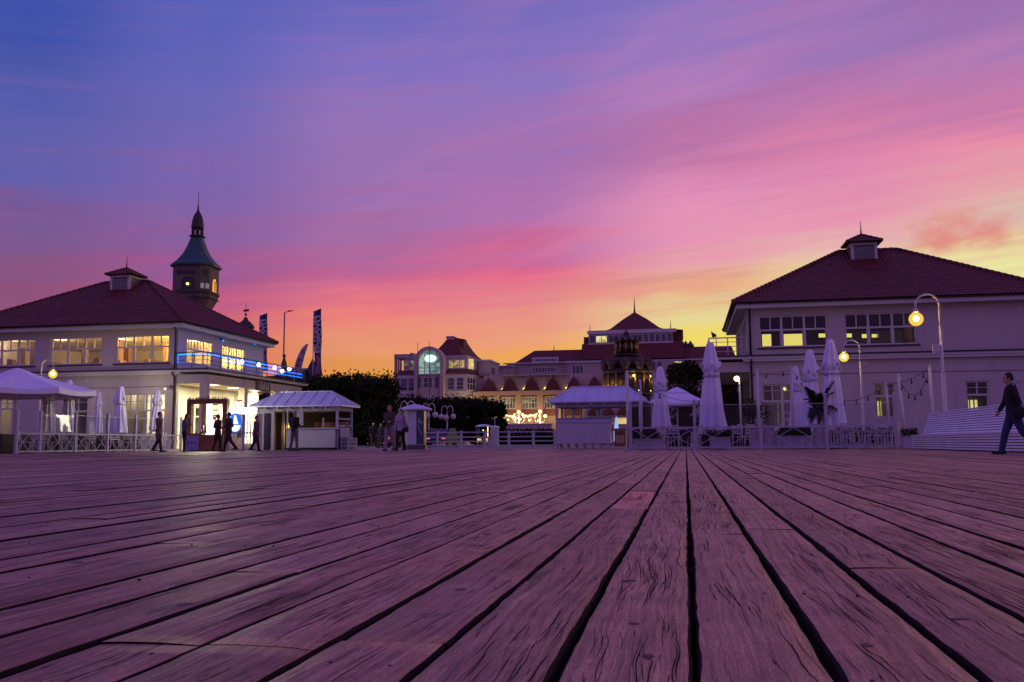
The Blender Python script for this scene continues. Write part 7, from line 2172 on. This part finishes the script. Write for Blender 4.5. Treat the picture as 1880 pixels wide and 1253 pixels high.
        for f_ in range(4):
            o = palm + d * .03 + w2 * (f_ - 1.5) * .019; L = (.062, .075, .07, .055)[f_]
            limb(b, o, o + d * L * .6 - sdv * .004, .0095, .009, 6); limb(b, o + d * L * .6 - sdv * .004, o + d * L - sdv * .025, .009, .0075, 6)
        o = palm - d * .015 - w2 * .03; limb(b, o, o - w2 * .03 + d * .035 - sdv * .012, .011, .009, 6)
    me = remesh(b, voxel)
    me.materials.append(M['skin'])
    Rz = Matrix.Rotation(face, 4, 'Z')
    def link(me, name, par=q):
        me.transform(Matrix.Diagonal((k, k, k, 1)) ); me.transform(Rz)
        o = bpy.data.objects.new(name, me); COL.objects.link(o); o.parent = par; return o
    body = link(me, 'body')
    # clothes
    b = MB(); torso(b, .024, -.07)
    for s_ in (-1, 1):
        sd, el, wr = ARM[s_]; limb(b, sd, el, .072, .058); limb(b, el, el.lerp(wr, .93), .058, .046)
        if coat: limb(b, J[s_][0] + Vector((0, 0, .05)), J[s_][0].lerp(J[s_][1], coat), .125, .13)
    if coat: b.sphere(pel + Vector((0, 0, -.12)), 1, 14, sc=(.195, .155, .2))
    limb(b, neck - lean_v * .09, neck - lean_v * .01, .085, .07)
    me = remesh(b, voxel, 3); me.materials.append(cloth_mat(top)); link(me, 'jacket')
    b = MB(); b.sphere(pel + Vector((0, 0, -.06)), 1, 16, sc=(.176, .138, .14)); b.sphere(pel + Vector((0, 0, .0)), 1, 16, sc=(.176, .134, .08))
    for s_ in (-1, 1):
        hp, kn, an = J[s_]; limb(b, hp, kn, .112, .076); limb(b, kn, an - (an - kn).normalized() * -.01, .076, .062)
    me = remesh(b, voxel, 3); me.materials.append(cloth_mat(legs)); link(me, 'trousers')
    for s_ in (-1, 1):
        b = MB(); an = J[s_][2]; limb(b, an + Vector((0, .05, -.025)), an + Vector((0, -.165, -.035)), .05, .04); limb(b, an + Vector((0, .01, .03)), an + Vector((0, 0, -.02)), .052, .055)
        for v in b.v:
            if v.z < an.z - .063: v.z = an.z - .063
        me = remesh(b, .012, 2); me.materials.append(cloth_mat(shoes)); link(me, 'shoe')
    b = MB(); b.sphere(head + Vector((0, .018, .022)), 1, 16, sc=(.088, .098, .112))
    if hairlen: b.sphere(head + Vector((0, .055, -.05)), 1, 12, sc=(.085, .06, .11)); limb(b, head + Vector((0, .06, -.05)), head + Vector((0, .075, -.05 - hairlen)), .075, .05)
    # leave the face open
    b2 = MB(); 
    me = remesh(b, .012, 2)
    bm = bmesh.new(); bm.from_mesh(me)
    kill = [v for v in bm.verts if v.co.y < head.y - .045 and v.co.z < head.z + .055]
    bmesh.ops.delete(bm, geom=kill, context='VERTS'); bm.to_mesh(me); bm.free()
    me.materials.append(cloth_mat(hair)); link(me, 'hair')
    for s_ in (-1, 1):
        b = MB(); b.sphere(head + Vector((s_ * .03, -.086, .012)), .0105, 8); me = bpy.data.meshes.new('eye'); me.from_pydata(b.v, [], b.f); me.materials.append(M['eye']); link(me, 'eye', body)
    if bag:
        g = thing('shoulder_bag', bag, 'bag', (x, Y, 0)); b = MB()
        sd = ARM[1][0]; c = pel + Vector((.27, .05, -.02)); b.sphere(c, 1, 14, sc=(.07, .15, .14)); pts = [c + Vector((0, .1, .1)), sd + Vector((.0, .06, .08)), sd + Vector((-.02, -.02, .1)), sd + Vector((0, -.09, .0)), c + Vector((0, -.1, .1))]
        me = bpy.data.meshes.new('pouch'); me.from_pydata(b.v, [], b.f); me.polygons.foreach_set('use_smooth', [True] * len(b.f)); me.materials.append(cloth_mat((.015, .013, .016))); link(me, 'pouch', g)
        b = MB(); b.tube(pts, .012, 6); me = bpy.data.meshes.new('strap'); me.from_pydata(b.v, [], b.f); me.materials.append(cloth_mat((.015, .013, .016))); link(me, 'strap', g)
    if arms == 'phone':
        g = thing('mobile_phone', 'mobile phone held in both hands by the standing woman', 'phone', (x, Y, 0)); b = MB(); c = (ARM[-1][2] + ARM[1][2]) / 2 + Vector((0, -.07, .06))
        b.mbox(Matrix.Translation(c) @ Matrix.Rotation(.9, 4, 'X'), (.075, .15, .009)); me = bpy.data.meshes.new('case'); me.from_pydata(b.v, [], b.f); me.materials.append(M['black']); link(me, 'case', g)
        b = MB(); b.mbox(Matrix.Translation(c) @ Matrix.Rotation(.9, 4, 'X') @ Matrix.Translation((0, 0, .0055)), (.068, .14, .001)); me = bpy.data.meshes.new('screen'); me.from_pydata(b.v, [], b.f); me.materials.append(emit('phone_screen', (.6, .7, 1), .7)); link(me, 'screen', g)
    return q
person(1864, 18.8, 684, 'person in a dark jacket and blue jeans striding past the slatted bench', -pi / 2 - .1, (.012, .012, .016), (.03, .05, .12), (.03, .02, .02), stride=.36, lean=.05, voxel=.011, shoes=(.03, .022, .02), bag='black shoulder bag on the person walking by the bench')
person(338, 36.4, 761, 'person in a grey top and black trousers looking down at a phone', pi / 2 + .5, (.10, .09, .12), (.012, .011, .014), (.10, .04, .02), arms='phone', head_tilt=.5, female=True, hairlen=.12, shoes=(.30, .27, .25))
person(291, 35.6, 757, 'person in a long brown coat walking beside the terrace fence', pi / 2, (.13, .075, .06), (.03, .022, .03), (.04, .025, .02), stride=.28, coat=.55, shoes=(.05, .04, .04))
person(419, 36.4, 757, 'person in a dark green jacket walking before the ice cream stand', -pi / 2, (.03, .035, .03), (.03, .018, .012), (.03, .02, .015), stride=.38, arms='bent')
person(399, 37.2, 762, 'person in dark clothes waiting at the lit stall counter', pi - .5, (.045, .035, .035), (.02, .017, .02), (.025, .018, .015), arms='bent', stride=.15)
person(470, 37.0, 764, 'person in a plum top and black skirt-length coat passing the kiosk corner', pi / 2, (.09, .05, .09), (.012, .015, .018), (.05, .03, .03), stride=.3, coat=.3)
person(540, 39.0, 756, 'person in a black jacket and grey trousers in front of the kiosk doorway', pi - .4, (.010, .010, .012), (.15, .12, .14), (.30, .22, .2), arms='bent', stride=.12)
person(715, 35.8, 745, 'taller person of the couple, brown top and pale trousers', -.25, (.085, .06, .045), (.30, .24, .27), (.22, .07, .05), stride=.18, arms='bent', hairlen=.1, female=True)
person(735, 35.2, 752, 'person of the couple in a lilac blouse and black trousers', -.15, (.40, .30, .42), (.012, .010, .012), (.05, .02, .02), stride=.2, arms='relaxed', hairlen=.14, female=True, bag='black bag on the shoulder of the person in the lilac blouse')
person(685, 60, 776, 'small distant person in dark clothes and white shoes under the trees', .3, (.02, .02, .025), (.03, .03, .035), (.03, .02, .02), stride=.2, shoes=(.6, .55, .55))
person(699, 61, 779, 'small distant person with pale hair beside the one in white shoes', -.3, (.04, .035, .045), (.05, .05, .06), (.5, .45, .4), stride=.1)
